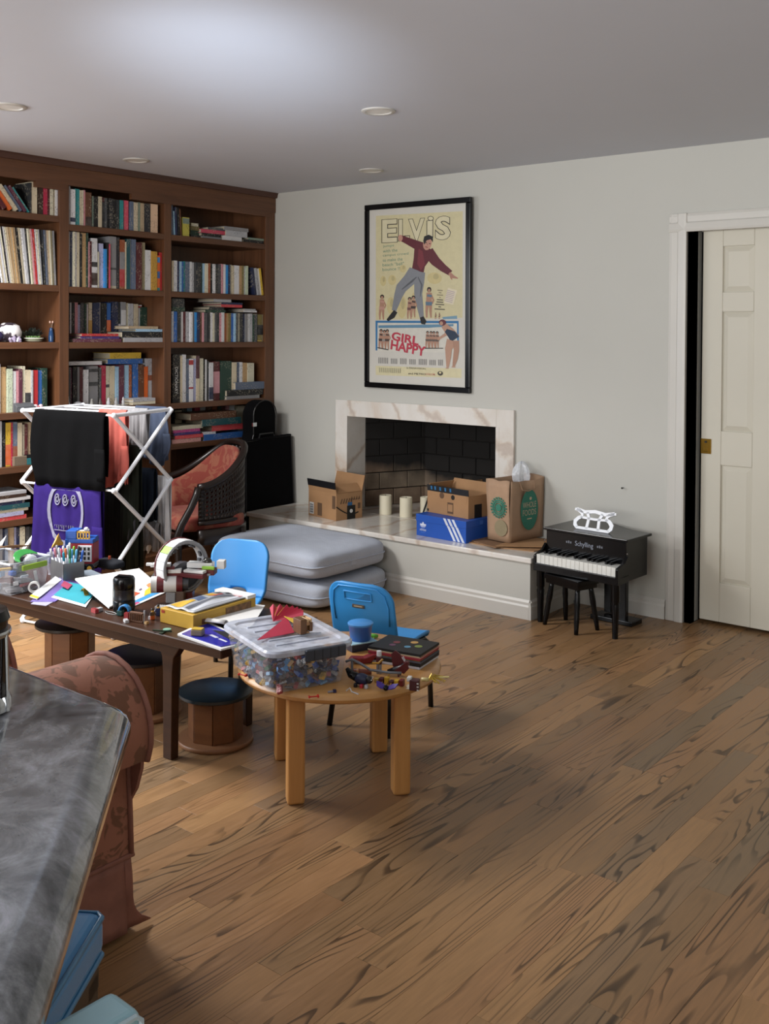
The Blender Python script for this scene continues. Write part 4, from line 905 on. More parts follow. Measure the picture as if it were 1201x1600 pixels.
    for ang, ln in ((0, 0.031), (0.85, 0.029), (-0.85, 0.029)):
        pts = []
        for k in range(12):
            u = k / 11; wv = 0.0085 * math.sin(PI * u) ** 0.8; pts.append((wv, ln * u))
        pl = pts + [(-x, z) for x, z in pts[::-1]]
        pl = [(ec + x * math.cos(ang) + z * math.sin(ang), 0.05 + z * math.cos(ang) - x * math.sin(ang)) for x, z in pl]
        m.prism(pl, -0.001 - 0.0002 * abs(ang), 0.0005, 'y')
    m.build('trefoil_emblem', M_w, t)
    for k in range(3): MB().box(ec - 0.022, ec + 0.022, -0.0018, 0.0, 0.0515 + k * 0.0035, 0.0527 + k * 0.0035).build('emblem_gap', M_sb, t)
    text('adidas', 0.015, M_w, t, Tr(ec, -0.0012, 0.03) @ FRONT, width=0.046)
    MB().box(ec - 0.017, ec + 0.017, -0.0008, 0.0, 0.019, 0.022).build('small_print', mat('faint_blue_print', '#3f6cc0', 0.5), t)
    MB().box(L + 0.0028, L + 0.0036, 0.12, 0.15, 0.09, 0.112).build('side_emblem', mat('faint_blue_print', '#3f6cc0', 0.5), t)
    # taped box on the shoebox
    zt = ZH + 0.1225
    q0 = atz(665, 800, zt); q1 = atz(729, 812, zt)
    t, L = carton('taped_box', 'open brown box with black taped flap standing on the blue shoebox', (q0.x, q0.y + 0.015), (q1.x, q1.y + 0.015), 0.20, 0.125, [('f', 0.12, 0.035, '#17181c'), ('b', 0.5, 0.06, None), ('r', -2.9, 0.05, None), ('l', -0.4, 0.045, None)], z=zt + 0.0005)
    M_bp = mat('brown_print', '#5e4632', 0.8)
    MB().cyl(0.018, 0, 0.0012, 18, Tr(L * 0.36, 0.0003, 0.108) @ Rx(PI / 2)).build('round_stamp', M_bp, t); MB().cyl(0.014, 0, 0.0012, 18, Tr(L * 0.63, 0.0003, 0.106) @ Rx(PI / 2)).build('round_stamp', M_ink, t)
    lab(t, L, L * 0.5, L * 0.64, 0.012, 0.075, M_bp, 'stamp_print'); lab(t, L, L * 0.515, L * 0.625, 0.024, 0.064, M_card, 'stamp_centre', -0.0016); lab(t, L, -0.0006, 0.012, 0.006, 0.02, M_ink, 'tape_tab')
    for k, x in enumerate((0.03, 0.06, 0.1, 0.14, 0.18)): 
        T = Tr(0, 0.004, 0.125) @ Rx(0.12); b = MB().box(x, x + 0.012, -0.0054, 0.0, 0.01, 0.03); m = MB(); m.mesh([T @ v for v in b.v], b.f); m.build('tape_print', mat('tape_blue_print', ['#2f6fa0', '#c9cdd2'][k % 2], 0.5), t)
    lab(t, L, 0.05, 0.11, 0.0, 0.075, M_tape, 'side_print', side='r')
    # black fireplace poker/dustpan sliver beside it
    q = atz(648, 812, ZH); t = thing('fire_shovel', 'black fire shovel leaning behind the blue shoebox on the hearth', 'shovel', (q.x + 0.005, q.y + 0.06, ZH))
    MB().tube([(0, 0, 0.004), (0.06, 0.03, 0.20)], 0.006, 6).build('handle', M_bmetal, t)
    MB().box(-0.035, 0.02, -0.02, 0.02, 0, 0.003).build('blade', M_bmetal, t)
    # second row carton in the hearth mouth with white label
    p0, p1 = atz(742, 795, ZH + 0.0), atz(768, 800, ZH)
    t, L = carton('mailing_box', 'brown carton with a white mailing label, behind the paper bag', (1.625, 0.03), (1.785, 0.01), 0.12, 0.215, [('f', -0.5, 0.06, None), ('l', 0.3, 0.06, None)])
    lab(t, L, 0.055, 0.15, 0.06, 0.165, M_label, 'mailing_label'); text('P', 0.034, M_ink, t, Tr(0.075, -0.0018, 0.122) @ FRONT)
    for k in range(4): lab(t, L, 0.062, 0.13, 0.072 + k * 0.011, 0.076 + k * 0.011, mat('grey_print', '#8a8c90', 0.7), 'label_line', -0.0018)
    for k, c in enumerate(('#d8d8d6', '#b23b36', '#d8d8d6', '#b23b36')): MB().prism([(0.06 + k * 0.022, 0.235), (0.075 + k * 0.022, 0.235), (0.1 + k * 0.022, 0.20), (0.085 + k * 0.022, 0.20)], -0.03 + 0.0, -0.0288, 'y').build('striped_tape', mat('tape_' + c.strip('#'), c, 0.5), t)
    # flattened cardboard under the bag
    t = thing('flattened_carton', 'flattened brown cardboard sheets lying under the paper bag', 'cardboard', (2.06, -0.18, ZH))
    for k, (pts, z) in enumerate(((((-0.19, -0.19), (0.0, -0.20), (0.22, -0.16), (0.25, 0.12), (-0.13, 0.14)), 0.0), (((-0.195, -0.16), (0.03, -0.235), (0.1, 0.1), (-0.14, 0.13)), 0.006), (((0.02, -0.22), (0.265, -0.05), (0.2, 0.12), (0.0, 0.1)), 0.012))):
        MB().prism(pts, z, z + 0.005, 'z').build('sheet', [M_card, M_cardin, M_card][k], t)
    q = atz(760, 846, ZH + 0.02)
    # grocery bag
    zb = ZH + 0.0185
    p0, p1, p2 = atz(763, 842, zb), atz(803, 850, zb), atz(838, 836, zb)
    L, a = quad_frame(p0, p1); L = 0.155; dep = 0.285
    t = thing('grocery_bag', 'tall brown paper grocery bag with green print standing at right end of the hearth', 'paper bag', (p0.x - 0.005, p0.y, zb), a)
    M_bag = mat('kraft_paper', '#a4866c', 0.75, var=0.1, scale=9, bump=0.08); Hb = 0.335
    def bagside(fn, nu=9, nv=9, nm='bag_panel'):
        MB().grid(fn, nu, nv).build(nm, M_bag, t, smooth='all', solid=0.0015)
    wob = lambda u, v, s: 0.004 * math.sin(7 * u + 5 * v + s) * v
    bagside(lambda u, v: (L * u + 0.012 * v * (u - 0.5) + wob(u, v, 0) , wob(u, v, 1) - 0.006 * v, Hb * v + 0.004 * math.sin(9 * u) * v))
    bagside(lambda u, v: (L * u + 0.012 * v * (u - 0.5), dep + wob(u, v, 2), Hb * v + 0.012 * v * math.sin(3 * u)))
    bagside(lambda u, v: (0 - 0.006 * v + wob(u, v, 3), dep * u, Hb * v - 0.004 * v * math.sin(PI * u)))
    bagside(lambda u, v: (L + 0.006 * v - 0.02 * v * math.exp(-((u - 0.5) / 0.12) ** 2) + wob(u, v, 4), dep * u, Hb * v - 0.01 * v * math.sin(PI * u)), 13)
    MB().box(0.002, L - 0.002, 0.002, dep - 0.002, 0.0, 0.003).build('bag_bottom', M_bag, t)
    G = mat('green_print', '#2f7360', 0.7); GF = mat('faint_green_print', '#8b7f63', 0.75)
    def ring(cx, cz, r0, r1, m, y=-0.0095, n=32):
        mb = MB()
        vs = []; fs = []
        for k in range(n):
            c, s_ = math.cos(2 * PI * k / n), math.sin(2 * PI * k / n); vs += [(cx + r0 * c, y, cz + r0 * s_), (cx + r1 * c, y, cz + r1 * s_)]
        for k in range(n): j = (k + 1) % n; fs.append((2 * k, 2 * k + 1, 2 * j + 1, 2 * j))
        mb.mesh(vs, fs); return mb.build('green_roundel', m, t, solid=0.0006)
    cx, cz = 0.083, 0.185
    ring(cx, cz, 0.0, 0.021, G); ring(cx, cz, 0.026, 0.033, G); ring(cx, cz, 0.036, 0.045, G)
    m = MB()
    for k in range(20):
        an = 2 * PI * k / 20; m.box(cx + 0.053 * math.cos(an) - 0.005, cx + 0.053 * math.cos(an) + 0.005, -0.0098, -0.009, cz + 0.053 * math.sin(an) - 0.005, cz + 0.053 * math.sin(an) + 0.005)
    m.build('roundel_dots', G, t); ring(0.1, 0.075, 0.0, 0.045, GF, -0.0075)
    # oval panel on the side face
    oy, oz = dep * 0.56, 0.165
    X = L + 0.008
    mb = MB(); n = 32; vs = [(X, oy + 0.075 * math.cos(2 * PI * k / n), oz + 0.112 * math.sin(2 * PI * k / n)) for k in range(n)]; mb.mesh(vs, [tuple(range(n))]); mb.build('green_oval', G, t, solid=0.0008)
    Wm = mat('pale_print', '#b9a68d', 0.7)
    text('WHOLE', 0.032, Wm, t, Tr(X + 0.001, oy, oz + 0.012) @ RIGHT, width=0.115); text('FOODS', 0.032, Wm, t, Tr(X + 0.001, oy, oz - 0.03) @ RIGHT, width=0.115)
    MB().box(X, X + 0.0012, oy - 0.02, oy + 0.02, oz - 0.052, oz - 0.046).build('small_print', Wm, t); ell = MB().ball((X, oy + 0.01, oz + 0.062), 0.012, 8, 6, sc=(0.08, 1, 0.8)).build('leaf_print', Wm, t)
    MB().tube([(L + 0.002, dep * 0.28, Hb - 0.01), (L + 0.014, dep * 0.32, Hb - 0.055), (L + 0.012, dep * 0.5, Hb - 0.065), (L + 0.014, dep * 0.68, Hb - 0.055), (L + 0.002, dep * 0.72, Hb - 0.01)], 0.003, 6).build('bag_handle', M_bag, t)
    # crumpled clear film in the bag
    t2 = thing('plastic_film', 'crumpled clear plastic film poking out of the paper bag', 'plastic bag', (p0.x + 0.1, p0.y + 0.18, zb + 0.27))
    rn = random.Random(5)
    def film(u, v):
        a_ = 2 * PI * u; e = PI * v; r = 0.045 * (1 + 0.35 * math.sin(5 * a_ + 3 * v) * math.sin(e)) * (0.6 + 0.6 * v)
        return (r * math.cos(a_) * math.sin(e), r * math.sin(a_) * math.sin(e), 0.06 - 0.09 * math.cos(e) + 0.006 * math.sin(9 * a_))
    MB().grid(film, 20, 10, closeu=True).build('film', clear('clear_film', '#e8ecf2', 0.45, 0.1), t2)
hearth_items()

# wall outlet, cable, nail
def outlet():
    t = thing('wall_outlet', 'white wall outlet plate behind the toy piano', 'outlet', (aty(981, 887).x, 0, aty(980, 887).z))
    MB().box(-0.035, 0.035, -0.006, 0, -0.057, 0.057).build('cover_plate', M_trim, t, bevel=0.002)
    for z in (0.02, -0.02):
        s = MB().box(-0.016, 0.016, -0.008, -0.005, z - 0.014, z + 0.014).build('socket', P('#d8d6cf'), t, bevel=0.001)
        for x in (-0.006, 0.006): MB().box(x - 0.001, x + 0.001, -0.0086, -0.0078, z - 0.004, z + 0.005).build('slot', M_ink, s)
    q = aty(974, 762); t = thing('wall_nail', 'small dark nail in the bare wall above the toy piano', 'nail', q)
    MB().cyl(0.002, 0, 0.02, 8, Rx(PI / 2)).build('shank', M_ink, t); MB().cyl(0.005, 0.018, 0.021, 10, Rx(PI / 2)).build('head', M_ink, t)
    q = atz(893, 942, 0); t = thing('loose_cable', 'small tangle of grey cable on the floor behind the piano bench', 'cable', (q.x, q.y + 0.02, 0.004))
    MB().tube([(0.045 * math.cos(k * 0.55) * (1 + 0.3 * math.sin(k)), 0.02 * math.sin(k * 0.55), 0.004 + 0.006 * (k % 3)) for k in range(26)], 0.003, 6).build('cord', P('#6a6a6e'), t, smooth='all')
    MB().box(-0.055, -0.03, -0.012, 0.012, 0, 0.018).build('plug', P('#55555a'), t, bevel=0.003)
outlet()

# ================================================================== TOY PIANO + BENCH
def piano():
    t = thing('toy_piano', 'black toy grand piano with white keys standing by the bare wall', 'toy piano', (2.62, -0.30, 0), math.radians(-3.5))
    w = 0.243; zb, zl = 0.265, 0.475
    yk, yf, yb = -0.205, -0.105, 0.2
    # case: straight left side, curved right tail
    out = [(-w + 0.012, yf), (w - 0.012, yf), (w - 0.012, 0.11), (0.16, 0.175), (0.06, 0.19), (-0.02, 0.215), (-0.1, 0.245), (-w + 0.012, 0.25)]
    MB().prism(out, zb, zl - 0.014, 'z').build('case', M_black, t, bevel=0.003)
    lid = [(-w, yf - 0.012), (w, yf - 0.012)]
    for k in range(13):
        u = k / 12; x = w + 0.004 - u * (2 * w + 0.004); y = 0.125 + 0.135 * (1 / (1 + math.exp(-9 * (u - 0.42))))
        lid.append((x, y))
    MB().prism(lid, zl - 0.013, zl, 'z').build('lid', M_black, t, bevel=0.003)
    MB().box(-w, w, yk, yf + 0.01, zb, zb + 0.04).build('key_bed', M_black, t, bevel=0.003)
    for s in (-1, 1): MB().prism([(yk, zb + 0.03), (yk, zb + 0.078), (yk + 0.03, zb + 0.09), (yf - 0.03, zb + 0.1), (yf, zb + 0.13), (yf + 0.01, zb + 0.03)], s * w - (0.014 if s > 0 else 0), s * w + (0 if s > 0 else 0.014), 'x').build('cheek', M_black, t, bevel=0.002)
    n = 18; kw = (2 * w - 0.03) / n
    for k in range(n):
        x = -w + 0.015 + k * kw
        MB().box(x + 0.0006, x + kw - 0.0006, yk + 0.006, yf - 0.004, zb + 0.04, zb + 0.085).build('white_key', mat('ivory_key', '#dcdcd6', 0.3), t, bevel=0.001, seg=1)
    for k in range(n - 1):
        if k % 7 in (2, 6): continue
        x = -w + 0.015 + (k + 1) * kw
        MB().box(x - 0.0065, x + 0.0065, yk + 0.042, yf, zb + 0.085, zb + 0.1).build('black_key', M_black, t, bevel=0.002, seg=1)
    for s in (-1, 1):
        for z in (0.415, 0.36): MB().ball((s * (w - 0.004), yf - 0.003, z - 0.01), 0.004, 8, 6).build('pin', M_chrome, t)
    T = Tr(-0.005, yf - 0.0015, zl - 0.078) @ FRONT
    text('Schylling', 0.032, mat('silver_print', '#8d93a0', 0.4), t, T, width=0.105)
    for s in (-1, 1):
        for k in range(3): MB().box(s * (0.078 + k * 0.012) - 0.004 - 0.005, s * (0.078 + k * 0.012) + 0.004 - 0.005, yf - 0.0015, yf, zl - 0.064, zl - 0.054 + 0.003 * (k == 1)).build('flourish', mat('dim_silver_print', '#6a6e76', 0.4), t)
    # front legs (turned), rear lyre post with foot
    for s in (-1, 1):
        MB().lathe([(0.014, 0), (0.0165, 0.10), (0.02, 0.165), (0.017, 0.175), (0.021, 0.185), (0.021, zb)], 16, Tr(s * 0.216, yk + 0.028, 0)).build('leg', M_black, t, smooth=True)
    MB().box(-0.02, 0.02, 0.12, 0.15, 0.03, zb).build('lyre_post', M_black, t, bevel=0.003); MB().box(0.10, 0.14, 0.06, 0.09, 0.02, zb).build('lyre_post', M_black, t, bevel=0.003)
    MB().box(-0.06, 0.18, 0.05, 0.16, 0.0, 0.024).build('pedal_foot', M_black, t, bevel=0.004)
    # music rest: lyre shaped white fretwork
    r = MB()
    y = -0.085
    def strip(pts, wd): 
        L, R = [], []
        for i, (x, z) in enumerate(pts):
            x0, z0 = pts[max(0, i - 1)]; x1, z1 = pts[min(len(pts) - 1, i + 1)]; d = math.hypot(x1 - x0, z1 - z0); nx, nz = -(z1 - z0) / d, (x1 - x0) / d
            ww = wd[i] if isinstance(wd, list) else wd
            L.append((x + nx * ww, z + nz * ww)); R.append((x - nx * ww, z - nz * ww))
        for i in range(len(pts) - 1): r.prism([L[i], L[i + 1], R[i + 1], R[i]], -0.004, 0.004, 'y')
    for s in (-1, 1):
        strip([(s * 0.09, 0.006), (s * 0.104, 0.02), (s * 0.106, 0.038), (s * 0.09, 0.056), (s * 0.07, 0.066), (s * 0.074, 0.082), (s * 0.092, 0.094), (s * 0.12, 0.1)], [0.008, 0.01, 0.011, 0.01, 0.009, 0.009, 0.009, 0.006])
        strip([(s * 0.034, 0.004), (s * 0.03, 0.06), (s * 0.044, 0.09)], 0.008)
    strip([(-0.095, 0.006), (0.095, 0.006)], 0.007); strip([(-0.08, 0.062), (0, 0.058), (0.08, 0.062)], 0.006); strip([(-0.11, 0.1), (-0.06, 0.09), (0.0, 0.098), (0.06, 0.09), (0.11, 0.1)], 0.009)
    o = r.build('music_rest', M_white, t); o.location = (-0.005, -0.03, zl + 0.001); o.rotation_euler = (-0.35, 0, 0)
    b = thing('piano_bench', 'small black wooden bench tucked in front of the toy piano', 'bench', (2.565, -0.455, 0), math.radians(-16))
    MB().box(-0.12, 0.12, -0.075, 0.075, 0.235, 0.262).build('seat', M_black, b, bevel=0.004)
    MB().box(-0.112, 0.112, -0.066, 0.066, 0.215, 0.236).build('apron', M_black, b)
    for sx in (-1, 1):
        for sy in (-1, 1):
            T = Tr(sx * 0.088, sy * 0.045, 0.225); d = Vector((sx * 0.022, sy * 0.03, -0.225))
            m = MB(); n = 9; prof = [0.012, 0.0125, 0.014, 0.015, 0.0125, 0.0135, 0.013, 0.0115, 0.0105]
            m.tube([Vector((sx * 0.088, sy * 0.045, 0.225)) + d * (k / (n - 1)) for k in range(n)], prof, 12); m.build('leg', M_black, b, smooth='all')
piano()

# ================================================================== FURNITURE
RV = Vector((_r0[0], _r0[1], 0)); DV = Vector((-math.sin(YAW), math.cos(YAW), 0))
def sgp(x, e): return math.copysign(abs(x) ** e, x)
def pillow(m, a, b, c, center=(0, 0, 0), e1=0.28, e2=0.28, nu=40, nv=20, T=None, wob=0.0, seed=0):
    def fn(u, v):
        t = 2 * PI * u; p = -PI / 2 + PI * v
        x = a * sgp(math.cos(p), e1) * sgp(math.cos(t), e2); y = b * sgp(math.cos(p), e1) * sgp(math.sin(t), e2); z = c * sgp(math.sin(p), e1)
        z += wob * c * (math.sin(5 * x / a + seed) * math.cos(4 * y / b + seed) ) * (0.4 + 0.6 * v)
        return (center[0] + x, center[1] + y, center[2] + z)
    return m.grid(fn, nu, nv, T, closeu=True)

# ---- round children's table
TZ = 0.385
def round_table():
    t = thing('round_table', 'low round golden pine table with four thick square legs', 'table', (2.812, -2.497, 0), math.radians(51.2))
    MB().lathe([(0.0, -0.032), (0.325, -0.032), (0.334, -0.026), (0.338, -0.016), (0.334, -0.005), (0.326, 0), (0, 0)], 64, Tr(0, 0, TZ)).build('tabletop', M_pinetop, t, smooth=True)
    for sx in (-1, 1):
        for sy in (-1, 1): MB().box(sx * 0.17 - 0.028, sx * 0.17 + 0.028, sy * 0.17 - 0.028, sy * 0.17 + 0.028, 0, TZ - 0.032).build('leg', M_pine, t, bevel=0.009, seg=3)
    q = atz(630, 1146, 0.2)
    return t
round_table()

# ---- coffee table
CZ = 0.44
CT0 = Vector((2.561, -2.797, 0)); CTA = math.radians(3.5)
def coffee_table():
    t = thing('coffee_table', 'long dark walnut coffee table covered with toys and papers', 'table', CT0, CTA)
    MB().box(-1.5, 0, 0, 0.47, CZ - 0.034, CZ).build('tabletop', M_dark, t, bevel=0.004)
    for x in (-0.285, -1.38):
        for y in (0.045, 0.42):
            m = MB(); m.prism([(x - 0.021, 0), (x + 0.021, 0), (x + 0.024, 0.30), (x + 0.03, 0.355), (x + 0.06, 0.395), (x + 0.1, CZ - 0.034), (x - 0.09, CZ - 0.034), (x - 0.05, 0.395), (x - 0.028, 0.355), (x - 0.023, 0.30)], y - 0.017, y + 0.017, 'y')
            m.build('leg', M_dark, t, bevel=0.003)
    for y in (0.045, 0.42): MB().box(-1.38, -0.285, y - 0.012, y + 0.012, CZ - 0.075, CZ - 0.034).build('apron', M_dark, t)
coffee_table()
# ---- wooden cable spools used as stools, under the table
def spool(px, py, lb, zt=0.185, r=0.137, ang=0.0, topcol='#1f2c33', c=None):
    q = c if c is not None else atz(px, py, 0.0)
    t = thing('wooden_spool', lb, 'stool', (q[0], q[1], 0), ang, 'wooden spool stools under the coffee table')
    MB().lathe([(r - 0.003, 0), (r, 0.004), (r, 0.012), (r - 0.003, 0.016), (0, 0.016)], 40).build('base_disc', mat('pale_plywood', '#8a6040', 0.5), t, smooth=True)
    for k in range(8):
        a = k * PI / 4; T = Rz(a)
        MB().box(0.082, 0.092, -0.036, 0.036, 0.016, zt - 0.016, T).build('stave', M_plaque, t, bevel=0.002)
    MB().lathe([(0.08, 0.016), (0.08, zt - 0.016)], 16).build('core', mat('spool_core', '#5c3820', 0.6), t)
    MB().lathe([(0, zt - 0.016), (r - 0.008, zt - 0.016), (r - 0.003, zt - 0.012), (r - 0.003, zt - 0.002), (r - 0.008, zt), (0, zt)], 40).build('top_disc', mat('dark_teal_top_' + topcol.strip('#'), topcol, 0.35), t, smooth=True)
spool(0, 0, 'round wooden spool stool with dark teal top under the coffee table end', c=(2.275, -2.565), ang=0.35)
spool(0, 0, 'round wooden spool stool with blackish top under the middle of the coffee table', c=(1.85, -2.56), topcol='#17151a', ang=0.2, zt=0.23, r=0.15)
spool(0, 0, 'round wooden spool stool half cut by the left edge, under the coffee table', c=(1.47, -2.63), topcol='#1a1513', ang=0.6, zt=0.30, r=0.14)

# ---- blue children's chairs
def kid_chair(label):
    t = thing('kids_chair', label, 'chair', (0, 0, 0), 0, "blue children's chairs by the tables")
    pts = [(0.312, 0.282), (0.306, 0.297), (0.29, 0.304), (0.2, 0.303), (0.1, 0.296), (0.05, 0.30), (0.018, 0.318), (0.0, 0.35), (-0.014, 0.41), (-0.03, 0.48), (-0.048, 0.555)]
    L = [0]
    for i in range(1, len(pts)): L.append(L[-1] + math.hypot(pts[i][0] - pts[i - 1][0], pts[i][1] - pts[i - 1][1]))
    def at(s):
        s *= L[-1]
        for i in range(1, len(pts)):
            if s <= L[i] + 1e-9:
                k = (s - L[i - 1]) / (L[i] - L[i - 1]); return (pts[i - 1][0] * (1 - k) + pts[i][0] * k, pts[i - 1][1] * (1 - k) + pts[i][1] * k)
        return pts[-1]
    hw = 0.138; tot = L[-1]; rc = 0.075
    sh = (L[6] + 0.5 * (L[7] - L[6])) / tot            # oval hole at the foot of the backrest
    def prm(u, v):
        d = min(v, 1 - v) * tot
        w = hw * (1.0 if d > rc else 1 - (0.52 if v > 0.5 else 0.25) * (1 - math.sqrt(max(0, 1 - ((rc - d) / rc) ** 2))) )
        if v > 0.4 and v < 0.62: w *= 1 - 0.08 * math.sin((v - 0.4) / 0.22 * PI)
        return w
    nu, nv = 33, 65
    uv = {}
    def snap(i, j):
        u, v = i / (nu - 1), j / (nv - 1); x = (2 * u - 1) * prm(u, v); s = v * tot
        dx, ds = x / 0.046, (s - sh * tot) / 0.021; rho = math.hypot(dx, ds)
        return x, s, rho
    dead = set()
    for j in range(nv - 1):
        for i in range(nu - 1):
            if min(snap(i + a, j + b)[2] for a in (0, 1) for b in (0, 1)) < 0.82: dead.add((i, j))
    edge = set()
    for (i, j) in dead:
        for a in (0, 1):
            for b in (0, 1):
                if any((i + a - c, j + b - e) not in dead for c in (0, 1) for e in (0, 1)): edge.add((i + a, j + b))
    def fn(u, v):
        i, j = round(u * (nu - 1)), round(v * (nv - 1)); x, s, rho = snap(i, j)
        if (i, j) in edge: x /= rho; s = sh * tot + (s - sh * tot) / rho
        y, z = at(s / tot); k = (x / hw) ** 2
        if s / tot > 0.55: y += 0.022 * k
        else: z += 0.012 * k * min(1, s / 0.06)
        return (x, y, z)
    MB().grid(fn, nu, nv, skip=lambda i, j: (i, j) in dead).build('shell', M_chairblue, t, smooth='all', solid=0.011, bevel=0)
    # moulded rim, handle recess and name plate on the rear face
    def rear(x, z):
        k = (z - 0.35) / 0.205; y = -0.0 - 0.048 * max(0, k) + 0.022 * (x / hw) ** 2
        return y - 0.0062
    rim = [(-0.115, 0.40), (-0.118, 0.47), (-0.108, 0.515), (-0.08, 0.538), (0, 0.542), (0.08, 0.538), (0.108, 0.515), (0.118, 0.47), (0.115, 0.40)]
    MB().tube([(x, rear(x, z) - 0.0005, z) for x, z in rim], 0.0035, 6).build('moulded_rib', M_chairblue, t, smooth='all')
    hr = [(0.058 * math.copysign(min(1, abs(math.cos(a)) * 1.5), math.cos(a)), 0.505 + 0.015 * math.copysign(min(1, abs(math.sin(a)) * 1.5), math.sin(a))) for a in [k * PI / 12 for k in range(24)]]
    MB().tube([(x, rear(x, z) - 0.0005, z) for x, z in hr], 0.003, 6, closed=True).build('handle_rim', M_chairblue, t, smooth='all')
    MB().mesh([(x * 0.95, rear(x, z) + 0.0, z) for x, z in hr], [tuple(range(24))]).build('handle_recess', mat('shaded_blue_recess', '#246a9e', 0.5), t)  # flat patch; its darker blue stands in for shade inside the slot
    pl = MB().box(-0.026, 0.026, rear(0, 0.465) - 0.003, rear(0, 0.465), 0.46, 0.473).build('name_plate', mat('bronze_plate', '#5a5148', 0.4, 0.6), t, bevel=0.002)
    MB().box(-0.018, 0.018, rear(0, 0.465) - 0.0038, rear(0, 0.465) - 0.0028, 0.4645, 0.4685).build('plate_print', mat('tan_print', '#9c8b72', 0.5), pl)
    for s in (-1, 1):
        MB().tube([(s * 0.12, 0.335, 0.0), (s * 0.118, 0.325, 0.16), (s * 0.115, 0.31, 0.262), (s * 0.112, 0.28, 0.283), (s * 0.11, 0.2, 0.287), (s * 0.11, 0.07, 0.281), (s * 0.112, 0.035, 0.262), (s * 0.118, 0.0, 0.15), (s * 0.125, -0.03, 0.0)], 0.0105, 10).build('leg_frame', M_bmetal, t, smooth='all')
    for y in (0.08, 0.25): MB().tube([(-0.11, y, 0.281 + (0.004 if y > 0.2 else 0)), (0.11, y, 0.281 + (0.004 if y > 0.2 else 0))], 0.008, 8).build('cross_tube', M_bmetal, t)
    return t
def copy_tree(o, parent=None):
    c = o.copy(); COL.objects.link(c)
    if parent is not None: c.parent = parent
    for ch in [x for x in D.objects if x.parent == o]: copy_tree(ch, c)
    return c
ch2 = kid_chair("blue plastic children's chair at the round table, seen from behind with handle slot")
ch2.location = (2.615, -2.145, 0); ch2.rotation_euler = (0, 0, math.radians(10))
ch1 = copy_tree(ch2); ch1['label'] = "blue plastic children's chair behind the coffee table, its front facing the room"
ch1.location = (1.735, -1.95, 0); ch1.rotation_euler = (0, 0, math.radians(202))

# ---- folded floor mattress
def floor_cushions():
    n = new('grey_woven_cloth', '#b2b9c6', 0.9, spec=0.2); v = n.coord('Object')
    ck = n.n('ShaderNodeTexChecker'); ck.inputs['Scale'].default_value = 110; n.l(v, ck.inputs['Vector'])
    n.base(n.mix(0.25, n.ramp(n.noise(v, 6), [(0.3, hexc('#abb2c0')), (0.7, hexc('#b7becb'))]), n.mix(0.12, hexc('#b2b9c6'), ck.outputs['Color'])))
    n.bump(n.noise(v, 9, 3), 0.35, 0.02)
    for k, (lb, z0, z1, dx) in enumerate((('lower grey folding floor cushion of the pair in front of the hearth', 0.0, 0.152, 0.0), ('upper grey folding floor cushion, lying on the other one before the hearth', 0.154, 0.318, -0.012))):
        t = thing('floor_cushion', lb, 'cushion', (1.02 + dx, -0.81, z0), 0.02 - 0.03 * k, 'grey floor cushions before the hearth')
        m = MB(); c = (z1 - z0) / 2; pillow(m, 0.42, 0.315, c, (0, 0, c), 0.42, 0.22, 56, 24, wob=0.07, seed=k)
        m.build('cushion_body', n.m, t, smooth='all')
        mm = MB()
        mm.tube([(0.421 * sgp(math.cos(a), 0.2), 0.316 * sgp(math.sin(a), 0.2), c) for a in [j * 2 * PI / 64 for j in range(64)]], 0.004, 6, closed=True); mm.build('seam_piping', n.m, t, smooth='all')
        MB().box(0.36, 0.424, -0.02, 0.02, c - 0.03, c + 0.01).build('zip_tab', n.m, t, bevel=0.006) if k else None
floor_cushions()

# ---- instrument cases in the corner
def cases():
    t = thing('instrument_case', 'tall black instrument case with a rounded top standing in the corner', 'instrument case', (0.085, -0.23, 0))
    pr = [(-0.2, 0.0), (0.2, 0.0), (0.2, 0.5), (0.13, 0.72), (0.105, 0.80), (0.105, 0.93)] + [(0.105 * math.cos(a), 0.93 + 0.095 * math.sin(a)) for a in [k * PI / 12 for k in range(1, 12)]] + [(-0.105, 0.93), (-0.105, 0.80), (-0.13, 0.72), (-0.2, 0.5)]
    MB().prism(pr, -0.055, 0.055, 'x').build('case_body', M_bfab, t, bevel=0.012, seg=3)
    MB().tube([(0.056, y, z) for y, z in pr], 0.004, 6, closed=True).build('edge_binding', M_bmetal, t)
    for z in (0.87, 0.6):
        c = MB().box(0.05, 0.062, -0.135 if z < 0.7 else -0.115, -0.10 if z < 0.7 else -0.08, z - 0.015, z + 0.012).build('clasp', M_chrome, t, bevel=0.002)
    t = thing('portfolio_case', 'flat black portfolio case leaning upright beside the hearth end', 'portfolio', (0.21, -0.25, 0)); t.rotation_euler = (0, math.radians(-2.5), 0)
    MB().prism([(-0.235, 0), (0.235, 0), (0.22, 0.79), (-0.21, 0.775)], -0.018, 0.018, 'x').build('case_body', M_bfab, t, bevel=0.006)
    MB().tube([(0.019, -0.225, 0.01), (0.019, -0.205, 0.765), (0.019, 0.21, 0.78), (0.019, 0.225, 0.01)], 0.0035, 6).build('zip_edge', M_bmetal, t)
    MB().tube([(0.0, -0.07, 0.778), (0, -0.06, 0.805), (0, 0.06, 0.807), (0, 0.07, 0.784)], 0.006, 6).build('carry_handle', M_bmetal, t)
cases()

